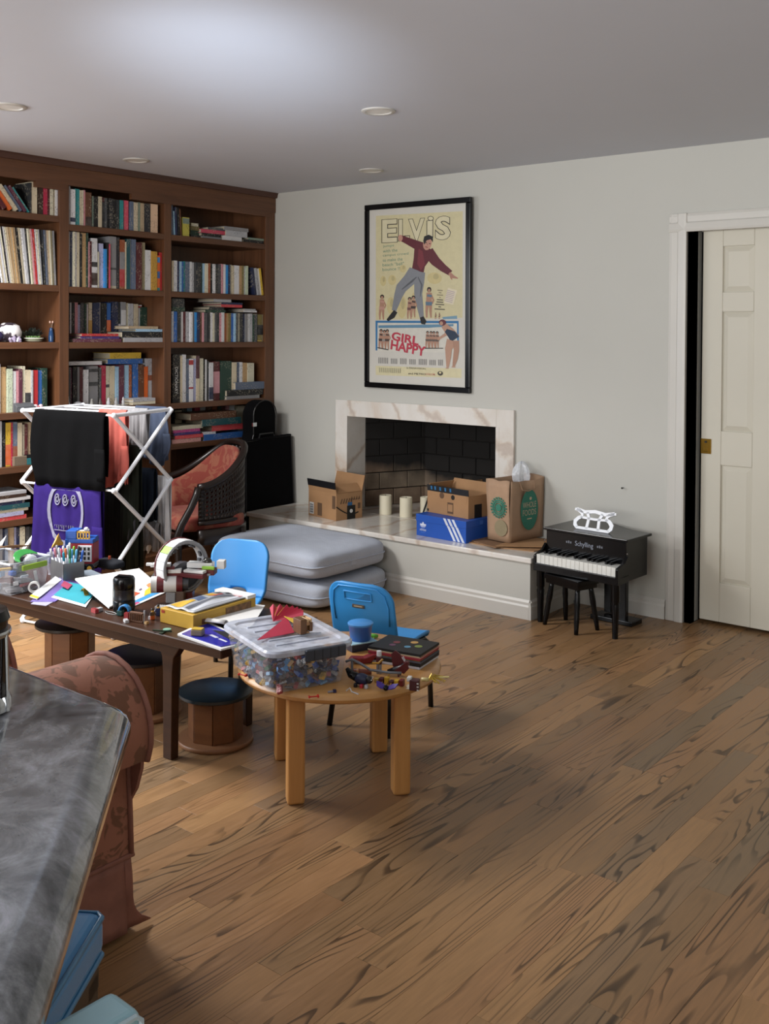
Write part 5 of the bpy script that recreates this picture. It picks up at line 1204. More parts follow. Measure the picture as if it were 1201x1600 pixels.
# ---- barrel chair with cane sides
def _damask(name, c0, c1, scale):
    n = new(name, c0, 0.85, spec=0.2); v = n.coord('Object')
    f = n.noise(v, scale, 2.5, 0.55, 1.6); g = n.noise(v, scale * 0.45, 2)
    k = n.math('MULTIPLY', n.ramp(f, [(0.50, (0, 0, 0, 1)), (0.54, (1, 1, 1, 1))]), n.ramp(g, [(0.34, (0, 0, 0, 1)), (0.42, (1, 1, 1, 1))]))
    n.base(n.mix(k, n.ramp(n.noise(v, 4), [(0.3, hexc(c0)), (0.7, tuple(min(1, x * 1.12) for x in hexc(c0)[:3]) + (1,))]), hexc(c1)))
    n.bump(n.noise(v, 180, 2), 0.2, 0.002); n.b.inputs['Sheen Weight'].default_value = 0.1
    return n.m
M_redfab = _damask('red_leaf_damask', '#7f3d34', '#8d5644', 13)
M_cane = mat('dark_cane_wood', '#1d1411', 0.32, var=0.15, scale=20)
def barrel_chair():
    t = thing('barrel_chair', 'barrel chair with red upholstery and dark pierced cane sides beside the bookcase', 'armchair', (0.42, -1.03, 0), math.radians(164))
    hw, fr, bk = 0.25, 0.13, -0.24
    def plan(ph, off=0.0):
        x = -(hw - off) * sgp(math.cos(ph), 0.62); y = fr - (fr - bk - off) * abs(math.sin(ph)) ** 0.85
        return x, y
    def top(ph): return 0.60 + 0.215 * abs(math.sin(ph)) ** 1.6
    z0 = 0.395
    NU, NVV = 46, 8
    m = MB()
    def S(u, v):
        ph = PI * u; x, y = plan(ph); return Vector((x, y, z0 + 0.01 + (top(ph) - 0.02 - z0) * v))
    for i in range(NU):
        for j in range(NVV):
            u0, u1, v0, v1 = i / NU, (i + 1) / NU, j / NVV, (j + 1) / NVV
            q = [S(u0, v0), S(u1, v0), S(u1, v1), S(u0, v1)]
            edge = j in (0, NVV - 1) or i in (0, NU - 1)
            if edge: m.mesh(q, [(0, 1, 2, 3)])
            else:
                c = sum(q, Vector()) / 4; k = 0.52; inn = [c + (p - c) * k for p in q]
                m.mesh(q + inn, [(a, (a + 1) % 4, 4 + (a + 1) % 4, 4 + a) for a in range(4)])
    m.build('cane_panel', M_cane, t, smooth='all', solid=0.008)
    ph = [PI * k / 48 for k in range(49)]
    MB().tube([(plan(p)[0], plan(p)[1], top(p)) for p in ph], 0.021, 10).build('top_rail', M_cane, t, smooth='all')
    MB().tube([(plan(p)[0], plan(p)[1], z0) for p in ph], 0.014, 8).build('lower_rail', M_cane, t, smooth='all')
    MB().grid(lambda u, v: (plan(PI * u, 0.003)[0], plan(PI * u, 0.003)[1], 0.27 + 0.085 * v), 49, 2).build('seat_rail', M_cane, t, smooth='all', solid=0.03)
    MB().box(-0.262, 0.262, 0.235, 0.265, 0.27, 0.345).build('front_rail', M_cane, t, bevel=0.008)
    for s in (-1, 1):
        MB().tube([(s * hw, fr, 0.60), (s * hw, fr + 0.015, 0.55), (s * hw, fr + 0.05, 0.48), (s * hw, fr + 0.10, 0.40), (s * hw, fr + 0.125, 0.34), (s * hw, fr + 0.12, 0.2), (s * (hw + 0.012), fr + 0.14, 0.0)], [0.021, 0.021, 0.02, 0.021, 0.024, 0.019, 0.014], 10).build('leg', M_cane, t, smooth='all')
        MB().tube([(s * 0.2, bk + 0.07, 0.34), (s * 0.21, bk + 0.05, 0.15), (s * 0.22, bk + 0.0, 0.0)], [0.02, 0.018, 0.014], 10).build('leg', M_cane, t, smooth='all')
    def up(u, v):
        p = PI * (0.02 + 0.96 * u); x, y = plan(p, 0.035 + 0.03 * math.sin(PI * v)); return (x, y, 0.355 + (top(p) - 0.375) * v)
    MB().grid(up, 60, 14).build('back_upholstery', M_redfab, t, smooth='all', solid=0.03)
    mm = MB(); pillow(mm, 0.228, 0.22, 0.05, (0, 0.015, 0.385), 0.4, 0.35); mm.build('seat_cushion', M_redfab, t, smooth='all')
barrel_chair()

# ---- clothes drying rack
FRn = atz(178, 651, 1.07); FRn.z = 0
RODV = RV * 0.53 - DV * 0.27; DEPV = RV * 0.18 + DV * 0.42
FLn = FRn - RODV; BRn = FRn + DEPV; BLn = FLn + DEPV
ZF = [1.075, 0.714, 0.352, 0.012]
def rack():
    t = thing('drying_rack', 'white folding clothes drying rack hung with laundry beside the bookcase', 'drying rack', (FLn + BRn) * 0.5)
    o0 = (FLn + BRn) * 0.5
    def P3(b, f, z): return b + DEPV * f + Vector((0, 0, z)) - o0
    for sidei, b in enumerate((FLn, FRn)):
        MB().tube([P3(b, 0, ZF[0]), P3(b, 1, ZF[0])], 0.0105, 8).build('top_bar', M_white, t)
        for k in range(3):
            off = RODV.normalized() * (0.012 if sidei else -0.012)
            MB().tube([P3(b, 0, ZF[k]), P3(b, 1.0, ZF[k + 1])], 0.0105, 8).build('cross_bar', M_white, t)
            MB().tube([P3(b, 1.0, ZF[k]) + off, P3(b, 0, ZF[k + 1]) + off], 0.0105, 8).build('cross_bar', M_white, t)
        for k in range(4):
            for f in (0, 1):
                c = P3(b, f, ZF[k]); MB().ball(c, 0.014, 10, 6).build('joint_cap', M_white, t, smooth=True)
    for k in range(4):
        for f in (0, 1): MB().tube([P3(FLn, f, ZF[k]), P3(FRn, f, ZF[k])], 0.0055, 6).build('rod', M_white, t)
        if k < 3: MB().tube([P3(FLn, 0.5, (ZF[k] + ZF[k + 1]) / 2), P3(FRn, 0.5, (ZF[k] + ZF[k + 1]) / 2)], 0.0055, 6).build('rod', M_white, t)
    for f in (0.33, 0.66): MB().tube([P3(FLn, f, ZF[0] + 0.002), P3(FRn, f, ZF[0] + 0.002)], 0.0055, 6).build('rod', M_white, t)
rack()
def garment(name, label, cat, m, f, z, t0, t1, df, db, sil=None, folds=5, amp=0.012, seed=0, hem=0.0, extra=None):
    """cloth hung over a rod at depth fraction f and height z; t0..t1 along the rod, df/db drop in front/behind"""
    A = FLn + DEPV * f; L = RODV.length; e = RODV.normalized(); nrm = -DEPV.normalized()
    org = A + RODV * ((t0 + t1) / 2); w = (t1 - t0) * L
    o = thing(name, label, cat, (org.x, org.y, z), 0, 'laundry on the drying rack')
    sil = sil or (lambda v: (1.0, 1.0))
    def pt(u, s):   # s from -1 (back hem) .. 0 (rod) .. 1 (front hem)
        v = abs(s); d = df if s > 0 else db
        l, r = sil(v) if s > 0 else (1.0, 1.0)
        x = (-0.5 * l + u * 0.5 * (l + r)) * w
        ph = folds * 2 * PI * u + seed
        off = 0.012 * min(1, v * 16) + amp * (0.15 + v) * (0.6 * math.sin(ph + 2.2 * v) + 0.4 * math.sin(2.3 * ph + seed + 3 * v))
        p = e * x + nrm * (off + 0.004 if s > 0 else -off - 0.004)
        hemv = hem * math.sin(ph * 0.5 + seed) if v > 0.9 else 0
        return Vector((p.x, p.y, 0.0115 * (1 - min(1, v * 12)) - d * v + hemv * (v - 0.9) * 10))
    nv = 29
    MB().grid(lambda u, q: pt(u, (q * 2 - 1) * abs(q * 2 - 1)), 40, nv).build('cloth', m, o, smooth='all', solid=0.0025)
    if extra: extra(o, pt)
    return o
M_cb = fabric('black_jersey', '#050506'); M_cc = fabric('coral_jersey', '#c0645a'); M_cp = fabric('purple_jersey', '#2a1c5a'); M_cs = fabric('slate_jersey', '#4b5468'); M_cn = fabric('navy_jersey', '#1b212c')
M_cw = fabric('white_cotton', '#dcdee2'); M_cg = fabric('dark_olive_twill', '#22251f'); M_ck = fabric('charcoal_jersey', '#1b1a1c'); M_cgy = fabric('grey_cotton', '#8d8c8e')
def laundry():
    def sleeve(o, pt): 
        MB().grid(lambda u, v: pt(0.93 + 0.07 * math.cos(PI * u), 0.45 + 0.42 * v) + Vector((0.03 * math.sin(PI * u) * (0.5 + 0.5 * math.sin(PI * v)) * RV.x, 0.03 * math.sin(PI * u) * RV.y, 0)) - DEPV.normalized() * 0.02 * math.sin(PI * u), 8, 8).build('sleeve', o.children[0].data.materials[0], o, smooth='all', solid=0.002)
    garment('shirt', 'black shirt hung over the front top rod of the drying rack', 'shirt', M_cb, 0, ZF[0], 0.15, 0.92, 0.365, 0.3, lambda v: (1.0 + 0.1 * math.sin(PI * min(1, v * 1.1)) - 0.15 * max(0, v - 0.75) * 2, 1.0 + 0.03 * v), 2, 0.009, 1, extra=sleeve)
    garment('shirt', 'coral pink shirt hung behind the black one on the drying rack', 'shirt', M_cc, 0.33, ZF[0] + 0.002, 0.64, 0.93, 0.36, 0.36, lambda v: (1, 1 + 0.12 * math.sin(PI * v)), 2, 0.02, 2, 0.02, extra=sleeve)
    garment('shirt', 'pale grey white shirt hung between the coral and slate ones on the rack', 'shirt', M_cgy, 0.66, ZF[0] + 0.002, 0.66, 0.96, 0.19, 0.2, lambda v: (1 - 0.3 * v, 1), 3, 0.016, 3, 0.03)
    garment('shirt', 'slate blue shirt hung on the rear top rod of the drying rack', 'shirt', M_cs, 1.0, ZF[0], 0.62, 0.96, 0.28, 0.26, lambda v: (1, 1 + 0.22 * math.sin(PI * v)), 2, 0.016, 4, 0.02, extra=sleeve)
    def print_(o, pt):
        M_p = mat('silver_grey_print', '#77768a', 0.7)
        fr_ = lambda u, s: pt(u, s) - DEPV.normalized() * 0.006
        m = MB(); n = 28; vs = []; 
        for k in range(n):
            a = 2 * PI * k / n
            for rr in (0.85, 1.0): vs.append(fr_(0.5 + 0.27 * rr * math.cos(a) * (1 if math.sin(a) > -0.3 else 1), 0.30 + 0.42 * rr * math.sin(a) if 0.30 + 0.42 * rr * math.sin(a) > 0.05 else 0.05))
        m.mesh(vs, [(2 * k, 2 * k + 1, 2 * ((k + 1) % n) + 1, 2 * ((k + 1) % n)) for k in range(n)]); m.build('print_ring', M_p, o, solid=0.001)
        for c in (0.38, 0.5, 0.62):
            m = MB(); m.tube([fr_(c + 0.045 * (1 - k / 26) * math.cos(0.55 * k), 0.15 + 0.085 * (1 - k / 26) * math.sin(0.55 * k)) for k in range(22)], 0.0035, 4); m.build('print_spiral', M_p, o)
        for k in range(11): m = MB(); u = 0.36 + 0.026 * k; m.tube([fr_(u, 0.47), fr_(u, 0.47 + 0.03 * (1 + (k * 7 % 3)) * 0.6)], 0.002, 4); m.build('print_mark', M_p, o)
        m = MB(); m.tube([fr_(0.35 + 0.03 * k, 0.535) for k in range(11)], 0.0022, 4); m.build('print_mark', M_p, o)
        for k in range(14): m = MB(); u = 0.36 + 0.024 * k; m.tube([fr_(u, 0.80), fr_(u + 0.012, 0.80)], 0.003, 4); m.build('print_mark', M_p, o) if k not in (3, 7, 10) else None
        sleeve(o, pt)
    garment('shirt', 'purple printed shirt hung on the front middle rod of the drying rack', 'shirt', M_cp, 0, ZF[1], 0.15, 0.88, 0.40, 0.38, lambda v: (1.0 + 0.08 * v, 1.0 + 0.06 * v), 3, 0.01, 5, 0.012, extra=print_)
    garment('trousers', 'dark olive trousers hung low in the middle of the drying rack', 'trousers', M_cg, 0.5, (ZF[0] + ZF[1]) / 2, 0.80, 0.97, 0.62, 0.6, lambda v: (1 + 0.3 * v, 1 + 0.25 * v), 2, 0.012, 6)
    garment('trousers', 'blackish trousers hung behind the purple shirt on the drying rack', 'trousers', M_ck, 0.5, (ZF[1] + ZF[2]) / 2 + 0.17, 0.52, 0.82, 0.42, 0.42, None, 3, 0.012, 7)
    garment('shorts', 'navy shorts hung under the slate shirt on the drying rack', 'shorts', M_cn, 0.8, ZF[1] + 0.05, 0.74, 0.96, 0.25, 0.25, lambda v: (1, 1), 2, 0.014, 8, 0.01)
    garment('towel', 'white cotton cloth hung on the rear middle rod of the drying rack', 'cloth', M_cw, 1.0, ZF[1], 0.66, 1.0, 0.36, 0.33, lambda v: (1 - 0.1 * v, 1.0 + 0.16 * v), 4, 0.014, 9, 0.04)
    garment('towel', 'crumpled pale grey cloth low on the drying rack', 'cloth', M_cgy, 0.85, ZF[2] + 0.13, 0.76, 0.98, 0.12, 0.1, None, 3, 0.016, 10, 0.02)
    garment('sock', 'dark grey sock on the middle rod of the drying rack', 'sock', fabric('sock_grey', '#3b3b3e'), 0.5, (ZF[1] + ZF[2]) / 2, 0.86, 0.94, 0.10, 0.05, lambda v: (1, 1 + 0.6 * max(0, v - 0.6)), 1, 0.006, 11)
laundry()

# ---- slipcovered armchair with rolled arms
def armchair():
    M_a = _damask('rose_brown_damask', '#9c6955', '#785340', 14)
    M_s = mat('rose_brown_velvet', '#8d5e50', 0.8, var=0.16, scale=18, bump=0.1)
    t = thing('armchair', 'rose brown slipcovered armchair with rolled arm and skirt in front of the counter', 'armchair', (2.632, -3.945, 0))
    yF, yB = 0.45, -0.40
    def arm(s):
        prof = [(0.385, 0.19), (0.38, 0.30), (0.372, 0.40), (0.378, 0.43)]
        cx, cz, r = 0.295, 0.505, 0.163
        for k in range(15):
            a = math.radians(-22 + k * 202 / 14); prof.append((cx + r * 1.02 * math.cos(a), cz + r * math.sin(a)))
        prof += [(0.14, 0.42), (0.155, 0.19)]
        P2 = [(s * x, z) for x, z in prof]
        m = MB(); n = len(P2); ys = [yB, yB + 0.3, yF - 0.05, yF - 0.012, yF]
        sc = [1, 1, 1, 0.985, 0.95]
        vs = []
        for y, k in zip(ys, sc):
            for x, z in P2: vs.append((s * 0.27 + (x - s * 0.27) * k, y, 0.4 + (z - 0.4) * k))
        fs = [(j * n + i, j * n + (i + 1) % n, (j + 1) * n + (i + 1) % n, (j + 1) * n + i) for j in range(len(ys) - 1) for i in range(n)]
        fs += [tuple(range(n)), tuple((len(ys) - 1) * n + i for i in range(n))]
        m.mesh(vs, fs); o = m.build('arm', M_a, t, smooth=True)
        MB().tube([(x, yF - 0.006, z) for x, z in P2], 0.007, 8).build('arm_piping', M_s, o, smooth='all')
        MB().tube([(s * 0.386, y, 0.192) for y in (yB, yF)], 0.006, 8).build('skirt_piping', M_s, o)
        pm = MB(); pm.mesh([(s * (0.2945 + 0.13 * math.cos(a)), yF + 0.012 * math.sin(b_) , 0.47 + 0.19 * math.sin(a)) for a in [k * PI / 10 for k in range(20)] for b_ in (0,)], [tuple(range(20))]); pm.build('arm_front_panel', M_s, o, solid=0.01)
    arm(1); arm(-1)
    def skirt(p0, p1, nrm, fold=0.012, nm='skirt'):
        p0, p1, nrm = Vector(p0), Vector(p1), Vector(nrm); L = (p1 - p0).length
        MB().grid(lambda u, v: p0 + (p1 - p0) * u + nrm * ((0.012 * v) + fold * v * math.sin(u * L * 16)) + Vector((0, 0, 0.19 - 0.176 * v)), 40, 8).build(nm, M_s, t, smooth='all', solid=0.006)
    skirt((0.386, yB, 0), (0.386, yF - 0.03, 0), (1, 0, 0), 0.004); skirt((-0.386, yB, 0), (-0.386, yF - 0.03, 0), (-1, 0, 0), 0.004); skirt((-0.37, yF, 0), (0.37, yF, 0), (0, 1, 0)); skirt((-0.386, yB - 0.12, 0), (0.386, yB - 0.12, 0), (0, -1, 0))
    MB().grid(lambda u, v: (0.385 + 0.006 * math.sin(5 * v) + 0.01 * u * v, yF - 0.03 + 0.02 * u + 0.06 * v ** 5 * u, 0.19 - 0.178 * v), 6, 10).build('kick_pleat', M_s, t, smooth='all', solid=0.006)
    m = MB(); m.box(-0.36, 0.36, yB, yF - 0.02, 0.12, 0.33); m.build('seat_base', M_s, t, bevel=0.02)
    m = MB(); pillow(m, 0.15, 0.38, 0.075, (0, 0.05, 0.40), 0.3, 0.2); m.build('seat_cushion', M_a, t, smooth='all')
    m = MB(); pillow(m, 0.38, 0.11, 0.33, (0, -0.44, 0.46), 0.3, 0.3); m.build('backrest', M_a, t, smooth='all')
    for sx in (-1, 1):
        for sy in (yB + 0.03, yF - 0.08): MB().cyl(0.02, 0, 0.12, 10, Tr(sx * 0.33, sy, 0)).build('foot', M_dark, t)
armchair()

# ---- kitchen counter, press pot, stools
def counter():
    n = new('mottled_grey_stone', '#55585a', 0.22, coat=1.0); n.b.inputs['Coat Roughness'].default_value = 0.07; v = n.coord('Object')
    a = n.ramp(n.noise(v, 11, 8, 0.7, 0.6), [(0.34, hexc('#2a2e30')), (0.45, hexc('#53575a')), (0.54, hexc('#7a7e82')), (0.66, hexc('#a9abb5'))])
    n.base(n.mix(0.3, a, n.ramp(n.noise(v, 34, 3), [(0.35, hexc('#3c4043')), (0.65, hexc('#8b8d94'))]))); n.l(n.ramp(n.noise(v, 26), [(0.3, (0.10,) * 3 + (1,)), (0.7, (0.2,) * 3 + (1,))]), n.b.inputs['Roughness'])
    t = thing('kitchen_counter', 'mottled dark grey stone counter filling the lower left corner', 'counter', (3.6, -4.9, 0))
    z = 0.92; c = atz(209, 1124, z - 0.03); c2 = atz(65, 1600, z - 0.03); dv_ = (c2 - c).normalized(); far = c + dv_ * 1.0; nn = Vector((dv_.y, -dv_.x, 0))
    if nn.x > 0: nn = -nn
    def ring_(i, zz):
        e_ = c + nn * i; k = (c.y - i - e_.y) / dv_.y; cc = e_ + dv_ * k; f_ = far + nn * i; rr_ = 0.022
        p = [(2.5, c.y - i), (cc.x - rr_, c.y - i), (cc.x - rr_ * 0.3, c.y - i - rr_ * 0.12), (cc.x + rr_ * 0.4, c.y - i - rr_ * 0.55), (f_.x, f_.y), (f_.x, -5.95), (2.5, -5.95)]
        return [(x - 3.6, y + 4.9, zz) for x, y in p]
    rg = [ring_(0.004, z - 0.05), ring_(0, z - 0.044), ring_(0, z - 0.033), ring_(0.004, z - 0.024), ring_(0.014, z - 0.014), ring_(0.026, z - 0.006), ring_(0.034, z - 0.0015), ring_(0.042, z)]
    k_ = len(rg[0]); m = MB().mesh(sum(rg, []), [(j * k_ + i, j * k_ + (i + 1) % k_, (j + 1) * k_ + (i + 1) % k_, (j + 1) * k_ + i) for j in range(7) for i in range(k_)] + [tuple(range(k_)), tuple(7 * k_ + i for i in range(k_))])
    m.build('worktop', n.m, t, smooth=True)
    MB().prism([(-0.95, 0.12), (-0.15, 0.12), (0.5, -0.5), (0.5, -1.0), (-0.95, -1.0)], 0.1, z - 0.049, 'z').build('cabinet_base', M_trim, t)
    MB().prism([(-0.95, 0.08), (-0.18, 0.08), (0.44, -0.52), (0.44, -1.0), (-0.95, -1.0)], 0.0, 0.1, 'z').build('toe_kick', M_ink, t)
    q = atz(-34, 1112, z)
    t = thing('press_pot', 'dark glass press pot with chrome foot at the left edge of the counter', 'coffee press', (q.x, q.y, z + 0.0005))
    MB().lathe([(0.04, 0.018), (0.041, 0.13), (0.043, 0.135), (0.038, 0.132), (0.037, 0.02)], 28).build('beaker', mat('smoked_glass', '#231b17', 0.08), t, smooth=True)
    MB().lathe([(0.04, 0.0), (0.046, 0.004), (0.046, 0.016), (0.043, 0.024), (0.0, 0.02)], 28).build('chrome_foot', M_chrome, t, smooth=True)
    for k in range(4):
        a_ = k * PI / 2 + 0.5; MB().tube([(0.047 * math.cos(a_), 0.047 * math.sin(a_), 0.004), (0.0455 * math.cos(a_), 0.0455 * math.sin(a_), 0.06), (0.044 * math.cos(a_), 0.044 * math.sin(a_), 0.115)], 0.0028, 6).build('frame_strut', M_chrome, t)
    MB().lathe([(0.045, 0.112), (0.046, 0.116), (0.045, 0.12)], 28).build('frame_band', M_chrome, t, smooth=True)
    MB().lathe([(0.044, 0.135), (0.04, 0.148), (0.0, 0.152)], 28).build('lid', M_black, t, smooth=True)
    MB().ball((0, 0, 0.185), 0.012, 12, 8).build('plunger_knob', M_black, t, smooth=True); MB().cyl(0.003, 0.15, 0.18, 8).build('plunger_rod', M_chrome, t)
    MB().tube([(-0.044, 0, 0.115), (-0.08, 0, 0.11), (-0.085, 0, 0.05), (-0.046, 0, 0.03)], 0.007, 8).build('handle', M_black, t, smooth='all')
    # stools
    vb = mat('glossy_blue_vinyl', '#398ac4', 0.28, var=0.05, coat=0.2); vl = mat('pale_aqua_vinyl', '#8fb6c0', 0.3, var=0.06, coat=0.2)
    q = atz(166, 1420, 0.655)
    ang = math.atan2(-0.82, 0.57)
    t = thing('counter_stool', 'blue vinyl counter stool with black legs tucked under the counter', 'stool', (q.x, q.y, 0), ang, 'vinyl counter stools')
    # local: +x along near edge, +y inward (left of it) -> seat spans x 0..0.38, y -0.38..0
    def seat(t, m, z1, th, sx, sy, pm):
        MB().box(0, sx, -sy, 0, z1 - th, z1).build('seat_pad', m, t, bevel=0.018, seg=4)
        for z in (z1 - 0.006, z1 - th + 0.004):
            MB().tube([(0.012, -0.002, z), (sx - 0.012, -0.002, z), (sx - 0.002, -0.012, z), (sx - 0.002, -sy + 0.012, z), (sx - 0.012, -sy + 0.002, z), (0.012, -sy + 0.002, z), (0.002, -sy + 0.012, z), (0.002, -0.012, z)], 0.004, 6, closed=True).build('seat_piping', pm, t, smooth='all')
        MB().box(0.008, sx - 0.008, -sy + 0.008, -0.008, z1 - th - 0.045, z1 - th + 0.001).build('seat_apron', M_bmetal, t)
        for x in (0.008, sx - 0.05):
            for y in (-sy + 0.008, -0.05): MB().prism([(x, y), (x + 0.042, y), (x + 0.042, y + 0.042), (x, y + 0.042)], 0.0, z1 - th - 0.02, 'z').build('leg', M_bmetal, t, bevel=0.003)
        for y in (-sy + 0.02, -0.04): MB().box(0.03, sx - 0.03, y, y + 0.02, 0.2, 0.225).build('footrail', M_bmetal, t)
    seat(t, vb, 0.655, 0.062, 0.30, 0.34, mat('blue_vinyl_piping', '#3f7fab', 0.35))
    q = atz(176, 1541, 0.84)
    t = thing('counter_stool', 'pale aqua vinyl counter stool nearest the camera at bottom edge', 'stool', (q.x, q.y, 0), math.radians(-92), 'vinyl counter stools')
    # a stool with a low padded back: back pad stands on this side, seat behind it under the counter
    MB().box(0, 0.33, 0.0, 0.05, 0.60, 0.84).build('back_pad', vl, t, bevel=0.01, seg=4)
    MB().tube([(0.008, 0.049, 0.836), (0.322, 0.049, 0.836), (0.328, 0.049, 0.83), (0.328, 0.049, 0.605), (0.002, 0.049, 0.605), (0.002, 0.049, 0.83)], 0.003, 6, closed=True).build('back_piping', mat('pale_piping', '#a9bcc4', 0.4), t)
    MB().box(0.0, 0.33, -0.22, -0.002, 0.58, 0.64).build('seat_pad', vl, t, bevel=0.014, seg=4); MB().box(0.01, 0.32, -0.21, 0.045, 0.54, 0.58).build('seat_apron', M_bmetal, t)
    for x in (0.01, 0.28):
        for y in (-0.20, 0.005): MB().box(x, x + 0.04, y, y + 0.04, 0, 0.55).build('leg', M_bmetal, t, bevel=0.003)
counter()

# ================================================================== THINGS ON THE COFFEE TABLE
ZC = CZ + 0.0006
def slab(name, label, cat, corners, th, m, group=None, parent=None, under=None):
    """thin sheet with own corner heights; corners: list of Vectors (any order round)"""
    c = sum(corners, Vector()) / len(corners)
    n = (corners[1] - corners[0]).cross(corners[2] - corners[0]).normalized()
    if n.z < 0: n = -n
    k = len(corners)
    vs = [p - c for p in corners] + [p - c + n * th for p in corners]
    mb = MB().mesh(vs, [tuple(range(k)), tuple(range(k, 2 * k))] + [(i, (i + 1) % k, k + (i + 1) % k, k + i) for i in range(k)])
    o = mb.build(name, m, parent)
    o.location = c
    if label: tag(o, label, cat, group)
    return o, c, n
def sheet_print(o, c, n, corners, polys, th):
    """flat print on a slab: polys in 0..1 across corners[0]->[1], [0]->[3]"""
    for pts, col in polys:
        vs = []
        for (a, b) in pts:
            p = corners[0] * (1 - a) * (1 - b) + corners[1] * a * (1 - b) + corners[2] * a * b + corners[3] * (1 - a) * b
            vs.append(p - c + n * (th + 0.0004))
        MB().mesh(vs, [tuple(range(len(vs)))]).build('print', mat('print_' + col.strip('#'), col, 0.55), o, solid=0.0003)
def brick_mesh(w, d, h, studs=True):
    m = MB().box(-w / 2, w / 2, -d / 2, d / 2, 0, h)
    if studs:
        nx, ny = max(1, round(w / 0.008)), max(1, round(d / 0.008))
        for i in range(nx):
            for j in range(ny): m.cyl(0.0024, h, h + 0.0017, 6, c=(-w / 2 + w * (i + 0.5) / nx, -d / 2 + d * (j + 0.5) / ny, 0))
    return m
BRC = [('red', '#a3272b'), ('blue', '#2450a0'), ('yellow', '#d2a92f'), ('white', '#c9cacb'), ('grey', '#8a8c90'), ('black', '#1b1b1e'), ('green', '#2c7040'), ('tan', '#c09c68'), ('dark red', '#5c1b20'), ('navy', '#1d2c50'), ('light blue', '#6fa5d2'), ('orange', '#cf6a28')]
BCD = dict(BRC)
def coffee_items():
    # clear storage box with lime handle
    f0, f1 = atz(17, 931, ZC), atz(70, 917, ZC); w = (f1 - f0).length
    ang = math.atan2((f1 - f0).y, (f1 - f0).x)
    t = thing('storage_box', 'open clear plastic storage box with lime green handle at left end of the coffee table', 'storage box', (f0.x, f0.y, ZC), ang)
    Mc = clear('clear_box_plastic', '#c9ced6', 0.26, 0.15); hh = 0.125; dep = 0.24
    def wall(p, q): # p bottom pts, taper outwards
        return p
    e = 0.014
    bm_ = [(0, 0), (w, 0), (w, dep), (0, dep)]; tp = [(-e, -e), (w + e, -e), (w + e, dep + e), (-e, dep + e)]
    m = MB(); m.mesh([(x, y, 0.001) for x, y in bm_] + [(x, y, hh) for x, y in tp], [(0, 1, 2, 3)] + [(i, (i + 1) % 4, 4 + (i + 1) % 4, 4 + i) for i in range(4)]); m.build('box_body', Mc, t)
    MB().tube([(x * 1.0, y, hh) for x, y in tp], 0.005, 6, closed=True).build('rim', clear('clear_rim', '#cfd5de', 0.9, 0.2), t)
    MB().box(w * 0.22, w * 0.95, -e - 0.012, -e - 0.002, hh - 0.034, hh - 0.012).build('clip_handle', mat('lime_plastic', '#86a62e', 0.35), t, bevel=0.004)
    MB().box(w * 0.2, w * 0.42, -e - 0.004, -e - 0.001, hh - 0.06, hh - 0.052).build('embossed_mark', clear('clear_rim', '#cfd5de', 0.9, 0.2), t)
    base = Vector((f0.x, f0.y, 0)); ex = Vector((math.cos(ang), math.sin(ang), 0)); ey = Vector((-math.sin(ang), math.cos(ang), 0))
    rn = random.Random(11)
    def inb(a, b, z): p = base + ex * a + ey * b; return (p.x, p.y, ZC + z)
    pieces = [('grey', .05, .06, .012), ('dark red', .05, .02, .014), ('red', .06, .014, .01), ('white', .012, .012, .05), ('grey', .04, .05, .01), ('black', .05, .05, .016), ('light blue', .03, .02, .02), ('dark red', .04, .02, .02), ('grey', .07, .05, .008), ('white', .02, .02, .012)]
    loc = [(.04, .03, .006), (.12, .03, .006), (.09, .02, .02), (.145, .02, .02), (.06, .07, .006), (.11, .08, .006), (.03, .12, .006), (.12, .14, .006), (.07, .16, .006), (.045, .025, .03), (.10, .05, .03), (.06, .10, .03), (.12, .11, .035), (.09, .17, .03), (.04, .17, .03), (.08, .05, .055), (.05, .12, .055), (.12, .17, .055)]
    for i, (a, b, z) in enumerate(loc):
        cn, bw, bd, bh = pieces[i % len(pieces)]
        o = brick_mesh(bw, bd, bh, False).build('toy_part', M_obj, None, bevel=0.001, col=hexc(BCD[cn])); o.location = inb(a, b, z); o.rotation_euler = (rn.uniform(-.2, .2), rn.uniform(-.2, .2), rn.uniform(0, 3))
        tag(o, f"{cn} toy part {'at the bottom' if z < 0.025 else ('midway up' if z < 0.05 else 'high')}, {['front', 'middle', 'rear'][min(2, int(b / 0.07))]} {'left' if a < 0.08 else 'right'} in the lime handled box", 'toy part', 'toy parts in the lime handled box')
    t = thing('toy_goggles', 'translucent green toy visor on top of the lime handled box', 'toy', inb(.115, .05, .078), ang + 0.3)
    MB().grid(lambda u, v: (0.07 * math.cos(PI * u), 0.035 * math.sin(PI * u) - 0.03 * v, 0.03 + 0.042 * math.sin(PI * (0.15 + 0.75 * u)) * (1 - 0.4 * v)), 24, 8).build('visor', mat('bright_green_plastic', '#3f8f4a', 0.15, coat=0.4), t, smooth='all', solid=0.003)
    MB().ball((0.015, -0.01, 0.03), 0.03, 14, 8, sc=(1.2, 0.8, 0.8)).build('lens', clear('clear_bubble', '#d8dde2', 0.5), t, smooth=True); MB().box(-0.075, 0.05, -0.012, 0.012, 0, 0.02).build('strap', P('#4a4d50'), t, bevel=0.004)
    t = thing('cardboard_sheet', 'bent sheet of tan cardboard behind the green visor', 'cardboard', inb(.1, .16, .128), ang)
    MB().grid(lambda u, v: (-0.16 + 0.26 * u, -0.03 + 0.09 * v, 0.02 + 0.018 * math.sin(PI * u) - 0.02 * v), 12, 4).build('sheet', M_card, t, smooth='all', solid=0.003)
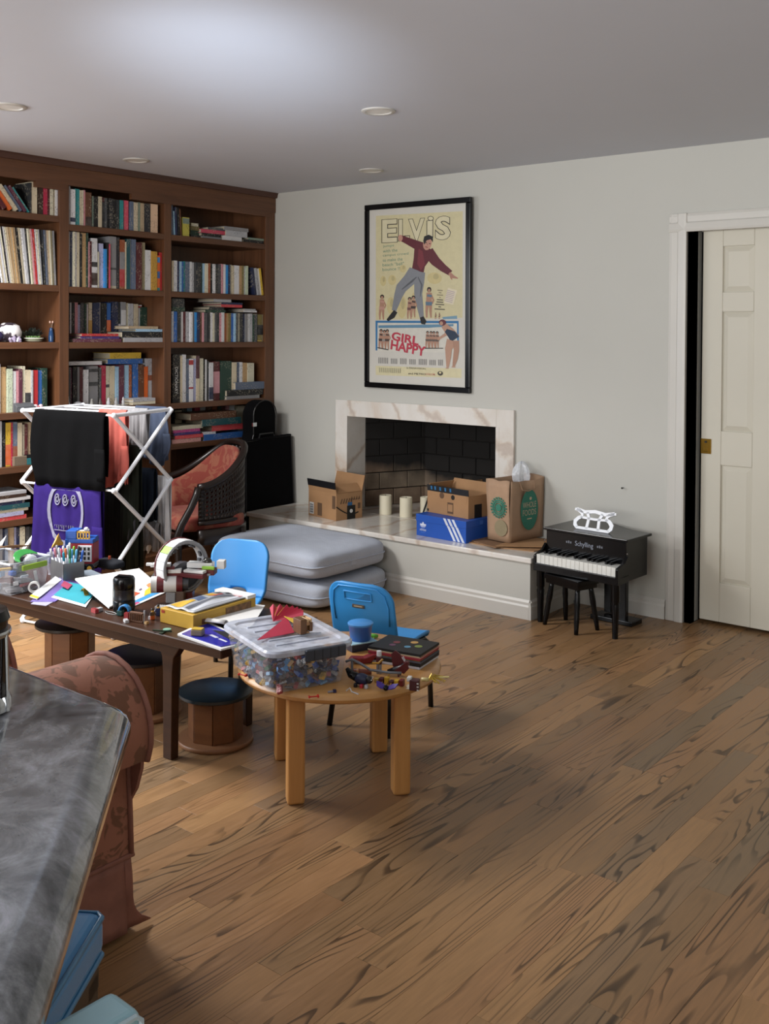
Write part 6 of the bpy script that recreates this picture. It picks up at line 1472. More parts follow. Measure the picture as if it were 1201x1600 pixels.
    for a, b, z, cl, nm, s in ((.02, .06, .088, 'yellow', 'yellow toy strip', (.07, .012, .01)), (.03, .03, .07, 'blue', 'blue toy block', (.03, .02, .018)), (-.0, .09, .095, 'black', 'black toy comb', (.06, .02, .02)), (.03, .10, .10, 'grey', 'grey toy block', (.05, .035, .02)), (.14, .11, .085, 'black', 'black toy wedge', (.03, .05, .03))):
        o = brick_mesh(*s, False).build('toy_part', M_obj, None, bevel=0.003, col=hexc(BCD[cl])); o.location = inb(a, b, z); o.rotation_euler = (0.1, 0.15, ang + a * 9); tag(o, nm + ' on top of the pile in the lime handled box', 'toy part')
    # white paper scrap on card, tape roll, small joystick
    q = atz(30, 842, 0.60); t = thing('paper_bird', 'small folded white paper bird on the bent cardboard', 'paper toy', inb(.09, .19, .155))
    MB().mesh([(0, 0, 0), (0.035, 0, 0.012), (0.01, 0.012, 0.005), (0.01, -0.012, 0.005), (0.045, 0.012, 0.05)], [(0, 2, 1), (0, 1, 3), (0, 3, 2), (2, 4, 1), (3, 1, 4)]).build('fold', M_paper, t, solid=0.0012)
    q = atz(53, 926, ZC); t = thing('tape_roll', 'white tape roll standing on edge by the purple folder', 'tape roll', (q.x, q.y, ZC), 0.9)
    m = MB(); n = 28
    m.grid(lambda u, v: [(0.022 * math.cos(2 * PI * u), -0.009, 0.022 + 0.022 * math.sin(2 * PI * u)), (0.022 * math.cos(2 * PI * u), 0.009, 0.022 + 0.022 * math.sin(2 * PI * u)), (0.016 * math.cos(2 * PI * u), 0.009, 0.022 + 0.016 * math.sin(2 * PI * u)), (0.016 * math.cos(2 * PI * u), -0.009, 0.022 + 0.016 * math.sin(2 * PI * u)), (0.022 * math.cos(2 * PI * u), -0.009, 0.022 + 0.022 * math.sin(2 * PI * u))][round(v * 4)], n, 5, closeu=True); m.build('roll', M_paper, t, smooth=True)
    q = atz(32, 925, ZC); t = thing('toy_dumbbell', 'tiny white toy barbell on the table edge before the lime handled box', 'toy', (q.x, q.y, ZC), 0.4)
    MB().tube([(-0.014, 0, 0.005), (0.014, 0, 0.005)], 0.002, 6).build('bar', M_white, t)
    for s in (-1, 1): MB().box(s * 0.012 - 0.004, s * 0.012 + 0.004, -0.006, 0.006, 0, 0.01).build('weight', M_white, t, bevel=0.002)
    # marker tin
    a0, a1, a2 = atz(79, 905, ZC), atz(99, 914, ZC), atz(121, 897, ZC)
    L, an = quad_frame(a0, a1); L = max(L, 0.085); dd = 0.09; tw = Vector((math.cos(an), math.sin(an), 0)); tn = Vector((-tw.y, tw.x, 0))
    b0 = a1 - tw * L
    t = thing('pencil_tin', 'square brushed steel tin holding felt pens on the coffee table', 'pen holder', (b0.x, b0.y, ZC), an)
    Ms = mat('brushed_steel', '#8a8d92', 0.35, 0.8, var=0.1); hT = 0.085
    MB().box(0, L, 0, 0.002, 0, hT).box(0, L, dd - 0.002, dd, 0, hT).box(0, 0.002, 0, dd, 0, hT).box(L - 0.002, L, 0, dd, 0, hT).box(0, L, 0, dd, 0, 0.002).build('tin_body', Ms, t)
    cols = ['white', 'pink', 'white', 'teal', 'grey', 'pink red', 'orange', 'green', 'white', 'white', 'light blue', 'light blue', 'white', 'lime', 'black', 'blue']
    hx = {'white': '#d6d8dc', 'pink': '#d98c9a', 'teal': '#1f8aa0', 'grey': '#8d8f94', 'pink red': '#c7455e', 'orange': '#d06a3a', 'green': '#2a7a50', 'light blue': '#5aa5d0', 'lime': '#7ab030', 'black': '#222226', 'blue': '#2a5cb0'}
    bd = ['#d6d8dc', '#c8cbd4', '#d0d2da', '#d4d6dc', '#8d8f98', '#a9abb4', '#aeb0b8', '#3a7058', '#d6d8dc', '#b9bcc4', '#78b4d8', '#6aaed6', '#e0e2e4', '#d8dadc', '#26262a', '#2a5cb0']
    for i in range(16):
        gx, gy = (i % 4 + 0.5) / 4, (i // 4 + 0.5) / 4
        p = b0 + tw * (0.008 + (L - 0.016) * gx) + tn * (0.008 + (dd - 0.016) * gy)
        tip = Vector(((gx - 0.62) * 0.5, (gy - 0.5) * 0.3, 1)).normalized(); tip = tw * tip.x + tn * tip.y + Vector((0, 0, tip.z)); Ln = 0.128 + 0.014 * ((i * 7) % 5) / 4
        t2 = thing('felt_pen', ['white pen with grey cap', 'pen with a pink cap', 'plain white pen', 'white pen with teal cap', 'grey pen', 'grey pen with pink red cap', 'pale pen with orange cap', 'green pen', 'white pen with white cap', 'pale grey pen', 'light blue pen', 'sky blue pen', 'broad white pen', 'white pen with lime stripe', 'black pen', 'blue pen'][i] + ' standing in the steel tin', 'pen', (p.x, p.y, ZC + 0.003), 0, 'felt pens in the steel tin')
        MB().tube([(0, 0, 0), tip * Ln * 0.72], 0.0048, 8).build('barrel', P(bd[i]), t2, smooth='all'); MB().tube([tip * Ln * 0.72, tip * Ln * 0.97, tip * Ln], [0.0052, 0.005, 0.003], 8).build('cap', P(hx[cols[i]]), t2, smooth='all')
    q = atz(78, 900, ZC)
    t = thing('plastic_cup', 'clear plastic cup with a blue and yellow funnel beside the steel tin', 'cup', (q.x - 0.02, q.y + 0.035, ZC))
    MB().lathe([(0.026, 0), (0.03, 0.085), (0.032, 0.09)], 22).build('cup_body', Mc, t, smooth=True)
    MB().tube([(0.005, 0, 0.004), (0.01, 0.01, 0.12)], 0.008, 8).build('blue_tube', P('#2a5cb0'), t, smooth='all'); MB().tube([(0.015, 0.012, 0.005), (0.028, 0.02, 0.105)], 0.007, 8).build('red_tube', P('#b0352f'), t, smooth='all')
    T = Tr(0.012, 0.012, 0.135) @ Rz(-0.6) @ Rx(1.1)
    MB().lathe([(0.005, -0.02), (0.012, -0.008), (0.03, 0.012), (0.034, 0.016), (0.028, 0.012), (0.008, -0.006)], 22, T).build('yellow_funnel', mat('gold_plastic', '#bd8f2e', 0.3), t, smooth=True)
    # toy truck, tall, built of big bricks
    q = atz(131, 893, ZC); an = 0.62
    t = thing('toy_truck', 'tall toy brick truck in red, blue and yellow with a white window grille', 'toy truck', (q.x - 0.03, q.y + 0.012, ZC), an); t.scale = (1.18, 1.18, 1.18)
    RD, BL, YL, WH, GR = P('#9b2430'), P('#1e4fa0'), P('#d0a136'), P('#d8d8dc'), P('#5c5f64')
    MB().box(-0.055, 0.055, -0.03, 0.03, 0.016, 0.03).build('chassis', GR, t, bevel=0.002)
    for x in (-0.035, 0.012, 0.040):
        for s in (-1, 1):
            w = MB().cyl(0.0145, -0.007, 0.007, 16, Tr(x, s * 0.03, 0.0145) @ Rx(PI / 2)).build('wheel', M_black, t, smooth=True); MB().cyl(0.009, -0.0078, 0.0078, 12, Tr(x, s * 0.03, 0.0145) @ Rx(PI / 2)).build('hub', YL, w, smooth=True)
    MB().box(-0.05, 0.052, -0.032, 0.032, 0.03, 0.105).build('body', RD, t, bevel=0.002)
    g = MB().box(-0.004, 0.048, -0.036, -0.031, 0.038, 0.098).build('window_grille', WH, t, bevel=0.003)
    for i in range(3):
        for j in range(3): MB().box(0.003 + i * 0.015, 0.011 + i * 0.015, -0.0368, -0.0355, 0.046 + j * 0.017, 0.057 + j * 0.017).build('window_slot', M_ink, g)
    MB().box(-0.05, 0.052, -0.033, 0.033, 0.105, 0.12).build('roof_brick', BL, t, bevel=0.002); MB().box(-0.05, -0.01, -0.033, 0.033, 0.12, 0.15).build('roof_brick', BL, t, bevel=0.002); MB().box(-0.052, -0.04, -0.034, 0.034, 0.03, 0.12).build('cab_brick', BL, t, bevel=0.002)
    f = MB(); f.box(-0.008, 0.04, -0.032, -0.029, 0.12, 0.125).box(-0.008, 0.04, -0.032, -0.029, 0.143, 0.149)
    for k in range(5): f.box(-0.008 + k * 0.0108, -0.004 + k * 0.0108, -0.032, -0.029, 0.12, 0.149)
    f.build('yellow_railing', YL, t)
    MB().box(0.0, 0.05, 0.0, 0.03, 0.12, 0.124).build('roof_plate', BL, t)
    t2 = thing('toy_dog', 'little white toy dog on the roof of the toy truck', 'toy animal', Vector((q.x - 0.03, q.y + 0.012, ZC + 0.1475)), an)
    bdm = MB(); bdm.ball((0, 0, 0.018), 0.011, 10, 8, sc=(1.5, 0.9, 0.9)); 
    for sx in (-1, 1):
        for sy in (-1, 1): bdm.tube([(sx * 0.009, sy * 0.005, 0.014), (sx * 0.01, sy * 0.005, 0.0)], 0.003, 6)
    bdm.tube([(-0.014, 0, 0.02), (-0.022, 0, 0.03)], 0.002, 6); bdm.build('body', WH, t2, smooth=True); hd = MB(); hd.ball((0.018, 0, 0.03), 0.010, 10, 8, sc=(1.1, 1, 1)); hd.ball((0.028, 0, 0.027), 0.005, 8, 6); hd.ball((0.014, 0.009, 0.03), 0.004, 8, 6, sc=(0.7, 0.5, 1.4)); hd.ball((0.014, -0.009, 0.03), 0.004, 8, 6, sc=(0.7, 0.5, 1.4)); hd.build('head', WH, t2, smooth=True); MB().ball((0.0325, 0, 0.028), 0.0018, 6, 5).build('nose', M_ink, t2)
    # grey tray / tool behind papers
    q = atz(140, 905, ZC)
    t = thing('grey_folder', 'flat grey plastic tray with a yellow front edge behind the white drawing pad', 'tray', (q.x - 0.01, q.y, ZC), -0.2)
    MB().box(-0.085, 0.085, -0.04, 0.05, 0, 0.018).build('tray_body', P('#7d8894'), t, bevel=0.003); MB().box(-0.085, 0.075, -0.044, -0.0395, 0.001, 0.012).build('yellow_edge', P('#cfae2c'), t, bevel=0.001)
    q = atz(170, 893, ZC); t = thing('dark_pouch', 'charcoal zip pouch with a little orange tag behind the white drawing pad', 'pouch', (q.x - 0.05, q.y + 0.04, ZC), 0.1)
    m = MB(); pillow(m, 0.07, 0.04, 0.02, (0, 0, 0.02), 0.6, 0.5, 24, 12); m.build('pouch_body', fabric('charcoal_pouch', '#2d2f34'), t, smooth='all'); MB().box(-0.003, 0.003, -0.006, 0.006, 0.036, 0.055).build('orange_tag', P('#d8603a'), t, bevel=0.002)
    # papers
    C = [atz(46, 938, ZC + 0.001), atz(63, 950, ZC + 0.001), atz(88, 921, ZC + 0.02), atz(72, 912, ZC + 0.02)]
    M_pu = mat('purple_card', '#6a5a9e', 0.6); M_te = mat('teal_card', '#1f8f9e', 0.6)
    o, c, n = slab('folder', 'purple card folder with yellow and white edges near the table front', 'folder', [atz(47, 941, ZC), atz(86, 941, ZC), atz(128, 912, ZC + 0.004), atz(95, 902, ZC + 0.022)], 0.003, M_pu)
    o2, c2, n2 = slab('paper_pad', 'white paper pad with a yellow edge lying on the purple folder', 'paper', [atz(46, 933, ZC + 0.012), atz(58, 937, ZC + 0.005), atz(96, 907, ZC + 0.018), atz(86, 902, ZC + 0.026)], 0.004, M_paper)
    sheet_print(o2, c2, n2, [atz(46, 933, ZC + 0.012), atz(58, 937, ZC + 0.005), atz(96, 907, ZC + 0.018), atz(86, 902, ZC + 0.026)], [([(0, 0), (1, 0), (1, .08), (0, .08)], '#d8c22c'), ([(0.0, 0.08), (0.35, 0.08), (0.35, 1), (0, 1)], '#dcdce0')], 0.004)
    o, c, n = slab('paper', 'grey lavender paper edge under the teal card', 'paper', [atz(48, 944, ZC), atz(72, 947, ZC), atz(112, 925, ZC), atz(90, 917, ZC)], 0.0015, mat('lavender_paper', '#9a98b2', 0.7))
    o, c, n = slab('paper', 'white paper sheet under the teal card, its front edge showing', 'paper', [atz(80, 934, ZC + 0.002), atz(134, 949, ZC + 0.002), atz(150, 925, ZC + 0.002), atz(110, 915, ZC + 0.002)], 0.0025, M_paper)
    o, c, n = slab('card_sheet', 'bright teal card sheet beside the purple folder', 'card', [atz(84, 930, ZC + 0.0055), atz(132, 944, ZC + 0.0055), atz(155, 920, ZC + 0.008), atz(108, 910, ZC + 0.012)], 0.0015, M_te)
    o, c, n = slab('card_scrap', 'small crimson card scrap on the teal card', 'card', [atz(95, 915, ZC + 0.02), atz(106, 921, ZC + 0.014), atz(113, 914, ZC + 0.014), atz(100, 908, ZC + 0.022)], 0.0015, mat('crimson_card', '#a03a5a', 0.6))
    # big white drawing pad leaning over the things behind
    pc = [atz(170, 951, ZC + 0.004), atz(243, 912, ZC + 0.004), atz(217, 890, ZC + 0.03), atz(117, 906, ZC + 0.05)]
    o, c, n = slab('drawing_pad', 'large white drawing pad sloping behind the black lantern', 'drawing pad', pc, 0.006, M_paper)
    M_gold = mat('gold_foil', '#b58d36', 0.35, 0.6)
    q = atz(126, 928, ZC + 0.012); t = thing('gold_ribbon', 'scrap of gold ribbon under the edge of the drawing pad', 'ribbon', q); MB().grid(lambda u, v: (0.03 * u, 0.02 * v, 0.012 * math.sin(5 * u) + 0.01), 8, 3).build('ribbon', M_gold, t, solid=0.001)
    cc = [atz(206, 949, ZC + 0.001), atz(268, 922, ZC + 0.001), atz(240, 905, ZC + 0.012), atz(204, 925, ZC + 0.012)]
    o, c, n = slab('picture_sheet', 'white sheet with yellow, blue and red drawing by the black lantern', 'drawing', cc, 0.002, M_paper)
    sheet_print(o, c, n, cc, [([(0.05, 0.1), (1, 0.1), (1, 0.28), (0.1, 0.3)], '#3f93c8'), ([(0.35, 0.32), (1, 0.3), (0.9, 0.75), (0.45, 0.6)], '#e0bf3a'), ([(0.0, 0.55), (0.3, 0.6), (0.1, 0.9), (0, 0.9)], '#c9543a'), ([(0.0, 0.02), (0.2, 0.03), (0.14, 0.16), (0.0, 0.16)], '#c24a7a'), ([(0.6, 0.7), (0.8, 0.7), (0.75, 0.9), (0.6, 0.88)], '#d98a5a'), ([(0.3, 0.75), (0.4, 0.75), (0.4, 0.85), (0.3, 0.85)], '#6a5a70')], 0.002)
    # lantern
    q = atz(190, 955, ZC); t = thing('camping_lantern', 'black and gunmetal cylindrical camping lantern near the table front edge', 'lantern', (q.x, q.y + 0.01, ZC), 0.4)
    Mg = mat('gunmetal_band', '#3c3d41', 0.3, 0.7, var=0.1)
    MB().lathe([(0.036, 0), (0.0395, 0.004), (0.0395, 0.038), (0.037, 0.042)], 32).build('base', M_black, t, smooth=True); MB().lathe([(0.037, 0.04), (0.0385, 0.044), (0.0385, 0.05), (0.0375, 0.053), (0.0375, 0.075), (0.0385, 0.078), (0.0385, 0.083)], 32).build('band', Mg, t, smooth=True)
    MB().lathe([(0.0385, 0.083), (0.04, 0.088), (0.04, 0.118), (0.036, 0.126), (0.026, 0.128), (0.026, 0.124), (0, 0.124)], 32).build('cap', M_black, t, smooth=True); MB().box(-0.026, 0.026, -0.009, 0.009, 0.12, 0.134).build('top_grip', M_black, t, bevel=0.004)
    for s in (-1, 1): MB().tube([(s * 0.042, 0, 0.12), (s * 0.045, 0, 0.10), (s * 0.046, 0, 0.02), (s * 0.044, 0, 0.006)], 0.0013, 6).build('wire_bail', M_chrome, t)
    # toy spaceship with a big ring (generic brick model)
    q = atz(283, 938, ZC); t = thing('toy_spaceship', 'white and dark red toy brick spaceship with a large upright ring', 'toy spaceship', (q.x - 0.02, q.y + 0.02, ZC))
    WHb, DR, LG, DG, LM = P('#d9d9d8'), P('#5d1d22'), P('#8e9095'), P('#3a3b40'), P('#86b43a')
    ax = (RV - DV).normalized(); hz = (RV + DV).normalized(); up = Vector((0, 0, 1))
    Rr, cz = 0.103, 0.128
    def rp(a, r, s): return hz * (r * math.cos(a)) + up * (cz + r * math.sin(a)) + ax * s
    for nm, r0, r1, s0, s1, m_ in (('ring_plate', Rr - 0.004, Rr, -0.026, 0.026, WHb), ('ring_rim', Rr - 0.008, Rr + 0.003, -0.031, -0.026, DR), ('ring_rim', Rr - 0.010, Rr - 0.001, 0.026, 0.030, LG), ('ring_lining', Rr - 0.016, Rr - 0.004, -0.022, 0.024, LG)):
        if nm == 'ring_plate':
            for k in range(20):
                a0_, a1_ = 2 * PI * (k + 0.03) / 20, 2 * PI * (k + 0.97) / 20
                MB().mesh([rp(a, r, s) for s in (s0, s1) for a, r in ((a0_, r0), (a1_, r0), (a1_, r1), (a0_, r1))], [(0, 1, 2, 3), (7, 6, 5, 4), (0, 4, 5, 1), (1, 5, 6, 2), (2, 6, 7, 3), (3, 7, 4, 0)]).build(nm, LM if k == 7 else (DR if k in (11, 12) else m_), t)
        else:
            n = 40; vs = []
            for k in range(n):
                a = 2 * PI * k / n
                vs += [rp(a, r0, s0), rp(a, r1, s0), rp(a, r1, s1), rp(a, r0, s1)]
            MB().mesh(vs, [(4 * k + i, 4 * ((k + 1) % n) + i, 4 * ((k + 1) % n) + (i + 1) % 4, 4 * k + (i + 1) % 4) for k in range(n) for i in range(4)]).build(nm, m_, t)
    gm = MB(); rn2 = random.Random(2)
    for k in range(46):
        a = rn2.uniform(0, 2 * PI); p = rp(a, Rr - 0.018, rn2.uniform(-0.015, 0.02)); s = rn2.uniform(0.003, 0.007); gm.box(-s, s, -s, s, -s, s, Tr(*p) @ Rx(a))
    gm.build('greebles', DG, t)['kind'] = 'stuff'
    def bar(nm, c, dims, m_, ang=0, bev=0.002, tilt=0):
        B = Matrix((( RV.x, DV.x, 0, 0), (RV.y, DV.y, 0, 0), (0, 0, 1, 0), (0, 0, 0, 1)))
        T = Tr(*(RV * c[0] + DV * c[1] + Vector((0, 0, c[2])))) @ B @ Rz(ang) @ Ry(tilt)
        MB().box(-dims[0] / 2, dims[0] / 2, -dims[1] / 2, dims[1] / 2, -dims[2] / 2, dims[2] / 2, T).build(nm, m_, t, bevel=bev)
        return T
    bar('wing', (-0.075, -0.03, 0.138), (0.075, 0.035, 0.012), WHb, 0.1); bar('wing', (-0.05, -0.04, 0.126), (0.06, 0.03, 0.012), DR, 0.1); bar('wing_tip', (-0.118, -0.028, 0.139), (0.028, 0.016, 0.01), WHb, 0.1)
    bar('wing', (0.06, -0.05, 0.118), (0.085, 0.03, 0.01), WHb, -0.35); bar('wing', (0.055, -0.055, 0.104), (0.10, 0.034, 0.016), DR, -0.35); bar('hull', (0.075, -0.01, 0.135), (0.10, 0.04, 0.02), WHb, -0.1); bar('hull', (0.10, -0.02, 0.112), (0.07, 0.05, 0.022), DR, -0.1); bar('nose', (0.155, -0.01, 0.137), (0.03, 0.034, 0.032), WHb, -0.1); bar('stripe', (0.11, -0.045, 0.13), (0.05, 0.01, 0.012), LM, -0.2)
    MB().ball(RV * 0.1 + DV * -0.012 + Vector((0, 0, 0.148)), 0.017, 14, 8, sc=(1.3, 1, 0.9)).build('cockpit', mat('smoked_canopy', '#2c2a26', 0.12), t, smooth=True)
    MB().cyl(0.07, -0.014, 0.016, 20, Tr(0, 0, 0.001) @ Matrix(((ax.x, hz.x, 0, 0), (ax.y, hz.y, 0, 0), (0, 0, 1, cz - 0.055), (0, 0, 0, 1))) @ Ry(PI / 2)).build('engine_core', DG, t); bar('hull', (-0.02, -0.03, 0.10), (0.06, 0.05, 0.024), DR, 0.1); bar('hull', (-0.02, -0.035, 0.118), (0.05, 0.045, 0.014), WHb, 0.1); bar('gun', (0.095, -0.05, 0.105), (0.05, 0.008, 0.008), LG, -0.1)
    for (s0, s1, m_) in ((-0.09, -0.068, WHb), (-0.068, -0.042, DR), (-0.042, 0.005, WHb), (0.005, 0.028, DR), (0.028, 0.05, DG)):
        B = Matrix(((RV.x, DV.x, 0, 0), (RV.y, DV.y, 0, 0), (0, 0, 1, 0), (0, 0, 0, 1)))
        MB().cyl(0.031 if m_ is not DG else 0.024, s0, s1, 22, Tr(*(DV * -0.055 + RV * -0.015 + Vector((0, 0, 0.07)))) @ B @ Rz(0.15) @ Ry(PI / 2)).build('engine_segment', m_, t, smooth=True)
    bar('engine_hatch', (-0.03, -0.082, 0.066), (0.03, 0.006, 0.022), DR, 0.15); bar('foot', (-0.03, -0.05, 0.02), (0.036, 0.04, 0.04), LG); bar('foot', (0.005, -0.045, 0.022), (0.03, 0.05, 0.044), P('#5c4a40')); bar('foot', (0.02, 0.0, 0.015), (0.05, 0.05, 0.03), DR)
    # yellow picture box with printed bag
    p0, p1, p3 = atz(250, 972, ZC), atz(302, 985, ZC), atz(379, 951, ZC)
    L, an = quad_frame(p0, p1); dep = (p3 - p1).length
    t = thing('toy_set_box', 'yellow toy set box lying flat near the table end', 'box', (p0.x, p0.y, ZC), an); hb = 0.052
    MB().box(0, L, 0, dep, 0, hb).build('carton', mat('yellow_card', '#c39a36', 0.5, var=0.08, scale=9), t, bevel=0.002)
    MB().box(0.02, L - 0.01, dep * 0.05, dep * 0.98, hb, hb + 0.001).build('lid_print', mat('pale_yellow_print', '#c8b070', 0.5, var=0.2, scale=14), t)
    MB().prism([(dep * 0.5, 0.012), (dep * 0.92, 0.012), (dep * 0.92, hb - 0.008), (dep * 0.5, hb - 0.008)], L, L + 0.001, 'x').build('side_print', mat('brown_side_print', '#7a5a3a', 0.6, var=0.5, scale=60), t)
    MB().box(0.0, L, dep * 0.86, dep, hb, hb + 0.012).build('white_flap', M_paper, t)
    MB().box(0.008, 0.024, -0.0012, 0.0004, hb - 0.016, hb - 0.006).build('red_badge', P('#9c3a2a'), t); MB().box(L - 0.0004, L + 0.001, 0.04, 0.055, 0.012, 0.03).build('brown_badge', P('#6d4326'), t)
    t2 = thing('toy_bag', 'crinkled clear printed bag of toy parts on the yellow box', 'plastic bag', (p0.x, p0.y, ZC + hb + 0.0015), an)
    MB().grid(lambda u, v: (0.01 + (L - 0.02) * u, dep * (0.04 + 0.85 * v), 0.004 + 0.016 * math.sin(PI * u) * math.sin(PI * v) + 0.003 * math.sin(13 * u + 9 * v) * math.sin(PI * u)), 20, 24).build('bag_film', mat('pearly_film', '#b9bcc0', 0.25, coat=0.3), t2, smooth='all', solid=0.001)
    for (u0, u1, v0, v1, cl) in ((0.08, 0.5, 0.05, 0.3, '#cfa73a'), (0.2, 0.55, 0.32, 0.5, '#5b6a86'), (0.6, 0.72, 0.05, 0.95, '#6a6e78'), (0.78, 0.9, 0.05, 0.95, '#d4d8e0'), (0.1, 0.4, 0.6, 0.8, '#d0a030'), (0.4, 0.58, 0.62, 0.78, '#b4423c'), (0.1, 0.55, 0.84, 0.98, '#2c2a2c'), (0.6, 0.9, 0.9, 0.99, '#b05a58')):
        MB().grid(lambda u, v, A=(u0, u1, v0, v1): (0.01 + (L - 0.02) * (A[0] + (A[1] - A[0]) * u), dep * (0.04 + 0.85 * (A[2] + (A[3] - A[2]) * v)), 0.0052 + 0.016 * math.sin(PI * (A[0] + (A[1] - A[0]) * u)) * math.sin(PI * (A[2] + (A[3] - A[2]) * v)) + 0.003 * math.sin(13 * (A[0] + (A[1] - A[0]) * u) + 9 * (A[2] + (A[3] - A[2]) * v)) * math.sin(PI * (A[0] + (A[1] - A[0]) * u))), 10, 10).build('bag_print', mat('print_' + cl.strip('#'), cl, 0.4), t2, smooth='all')
    # blue magazine and white papers at the table end
    mc = [atz(277, 993, ZC), atz(345, 1017, ZC), atz(392, 1005, ZC), atz(322, 972, ZC)]
    slab('magazine', 'white magazine lying under the blue one at the table end', 'magazine', [p + Vector((0, 0, 0)) for p in mc], 0.006, M_paper)
    m2 = [atz(284, 991, ZC + 0.0065), atz(345, 1011, ZC + 0.0065), atz(388, 1003, ZC + 0.0065), atz(322, 974, ZC + 0.0065)]
    o, c, n = slab('magazine', 'royal blue magazine with white print at the end of the coffee table', 'magazine', m2, 0.0025, mat('royal_blue_cover', '#1d22a0', 0.25, coat=0.3))
    sheet_print(o, c, n, m2, [([(0.42, 0.42), (0.6, 0.40), (0.62, 0.50), (0.44, 0.52)], '#d5d8e6'), ([(0.66, 0.40), (0.86, 0.38), (0.86, 0.46), (0.67, 0.48)], '#d5d8e6'), ([(0.3, 0.75), (0.9, 0.6), (1, 0.98), (0.5, 1)], '#16171c')], 0.0025)
    wp = [atz(318, 968, ZC + 0.012), atz(386, 985, ZC + 0.012), atz(408, 950, ZC + 0.006), atz(352, 944, ZC + 0.006)]
    for k, lb in enumerate(('white paper sheet lowest in the loose pile by the clear brick bin', 'white paper sheet in the middle of the loose pile by the brick bin', 'white paper sheet topmost of the loose pile by the brick bin')):
        slab('paper', lb, 'paper', [p + Vector((0.006 * k, 0.004 * k * (-1) ** k, 0.0045 * k)) for p in wp], 0.002, M_paper, 'loose papers by the brick bin')
    q = atz(318, 972, ZC + 0.012); t = thing('paper_scroll', 'curled white paper strip between the yellow box and blue magazine', 'paper', (q.x, q.y, ZC + 0.01), 0.3)
    MB().grid(lambda u, v: (0.09 * v, 0.018 * math.cos(2.6 * u), 0.018 * math.sin(2.6 * u)), 10, 4).build('curl', M_paper, t, smooth='all', solid=0.001)
    q = atz(309, 992, ZC + 0.0095); t = thing('toy_block', 'grey block with a yellow top on the blue magazine', 'toy block', (q.x, q.y, ZC + 0.0095), 0.5); MB().box(-0.02, 0.02, -0.016, 0.016, 0, 0.02).build('block', P('#8d8272'), t, bevel=0.003); MB().box(-0.018, 0.018, -0.014, 0.014, 0.02, 0.023).build('top_tile', P('#cfae44'), t, bevel=0.001)
    q = atz(364, 1001, ZC + 0.0095); t = thing('toy_digger', 'tiny yellow toy digger at the right of the blue magazine', 'toy vehicle', (q.x - 0.005, q.y + 0.01, ZC + 0.0095), 0.2)
    MB().box(-0.018, 0.018, -0.009, 0.009, 0.004, 0.014).build('body', P('#cfa32c'), t, bevel=0.002); MB().box(-0.016, -0.002, -0.008, 0.008, 0.014, 0.026).build('cab', P('#cfa32c'), t, bevel=0.002)
    for x in (-0.011, 0.011): MB().cyl(0.005, -0.011, 0.011, 10, Tr(x, 0, 0.005) @ Rx(PI / 2)).build('wheel', M_black, t)
    MB().tube([(0.012, 0, 0.014), (0.026, 0, 0.024), (0.034, 0, 0.012)], 0.002, 6).build('arm', P('#3a3020'), t)
    # little brick figures and bits near the lantern
    def minifig(px, py, lb, cl, legs, rz):
        q = atz(px, py, ZC); t = thing('toy_figure', lb, 'toy figure', (q.x, q.y, ZC), rz)
        MB().box(-0.0075, 0.0075, -0.004, 0.004, 0, 0.014).build('legs', P(legs), t, bevel=0.001); MB().prism([(-0.008, 0.014), (0.008, 0.014), (0.006, 0.028), (-0.006, 0.028)], -0.004, 0.004, 'y').build('torso', P(cl), t, bevel=0.001)
        for s in (-1, 1): MB().tube([(s * 0.007, 0, 0.026), (s * 0.0105, -0.002, 0.02), (s * 0.0105, -0.006, 0.017)], 0.0022, 6).build('arm', P(cl), t)
        h = MB().cyl(0.0048, 0.028, 0.037, 12).build('head', P('#c9a35c'), t); MB().lathe([(0.0055, 0.034), (0.0055, 0.038), (0.003, 0.041), (0, 0.0415)], 10).build('hair', P('#241c18'), h)
    minifig(247, 962, 'toy figure in navy with dark hair beside the lantern bits', '#1f2c58', '#28345c', 0.6); minifig(238, 968, 'toy figure with orange legs among the bricks near the lantern', '#4a3a34', '#b0542a', 1.3)
    for px, py, cn, s, lb in ((148, 957, 'red', (.03, .014, .014), 'red and white toy car body left of the lantern'), (155, 955, 'white', (.024, .014, .012), 'white toy part touching the red one left of the lantern'), (197, 972, 'white', (.024, .014, .009), 'white toy brick at the table front edge right of the lantern'), (198, 967, 'red', (.016, .012, .022), 'red toy brick standing behind the white one at the table edge'), (236, 967, 'white', (.02, .012, .01), 'single white toy brick between lantern and yellow box'), (229, 975, 'tan', (.012, .012, .008), 'tan toy brick in front of the brown lattice'), (252, 952, 'white', (.04, .03, .012), 'white toy plate behind the small figures')):
        q = atz(px, py, ZC); o = brick_mesh(*s).build('toy_brick', M_obj, None, col=hexc(BCD[cn])); o.location = (q.x, q.y, ZC); o.rotation_euler = (0, 0, px * 0.7); tag(o, lb, 'toy brick', 'toy bricks on the coffee table')
    q = atz(214, 972, ZC); t = thing('toy_lattice', 'brown toy brick lattice fence right of the lantern', 'toy', (q.x, q.y, ZC), 0.25)
    f = MB()
    for k in range(7): f.box(-0.027 + k * 0.009 - 0.002, -0.027 + k * 0.009 + 0.002, -0.006, 0.006, 0, 0.035)
    f.box(-0.029, 0.029, -0.006, 0.006, 0.0, 0.006).box(-0.029, 0.029, -0.006, 0.006, 0.03, 0.036).build('fence', P('#6b4a36'), t, bevel=0.001)
    MB().tube([(0.03, 0, 0), (0.032, 0, 0.045)], 0.003, 6).build('clear_post', clear('clear_bubble', '#d8dde2', 0.5), t)
    q = atz(198, 962, ZC); t = thing('toy_creature', 'blue and dark green toy creature right beside the lantern foot', 'toy', (q.x - 0.005, q.y - 0.005, ZC), 0.4)
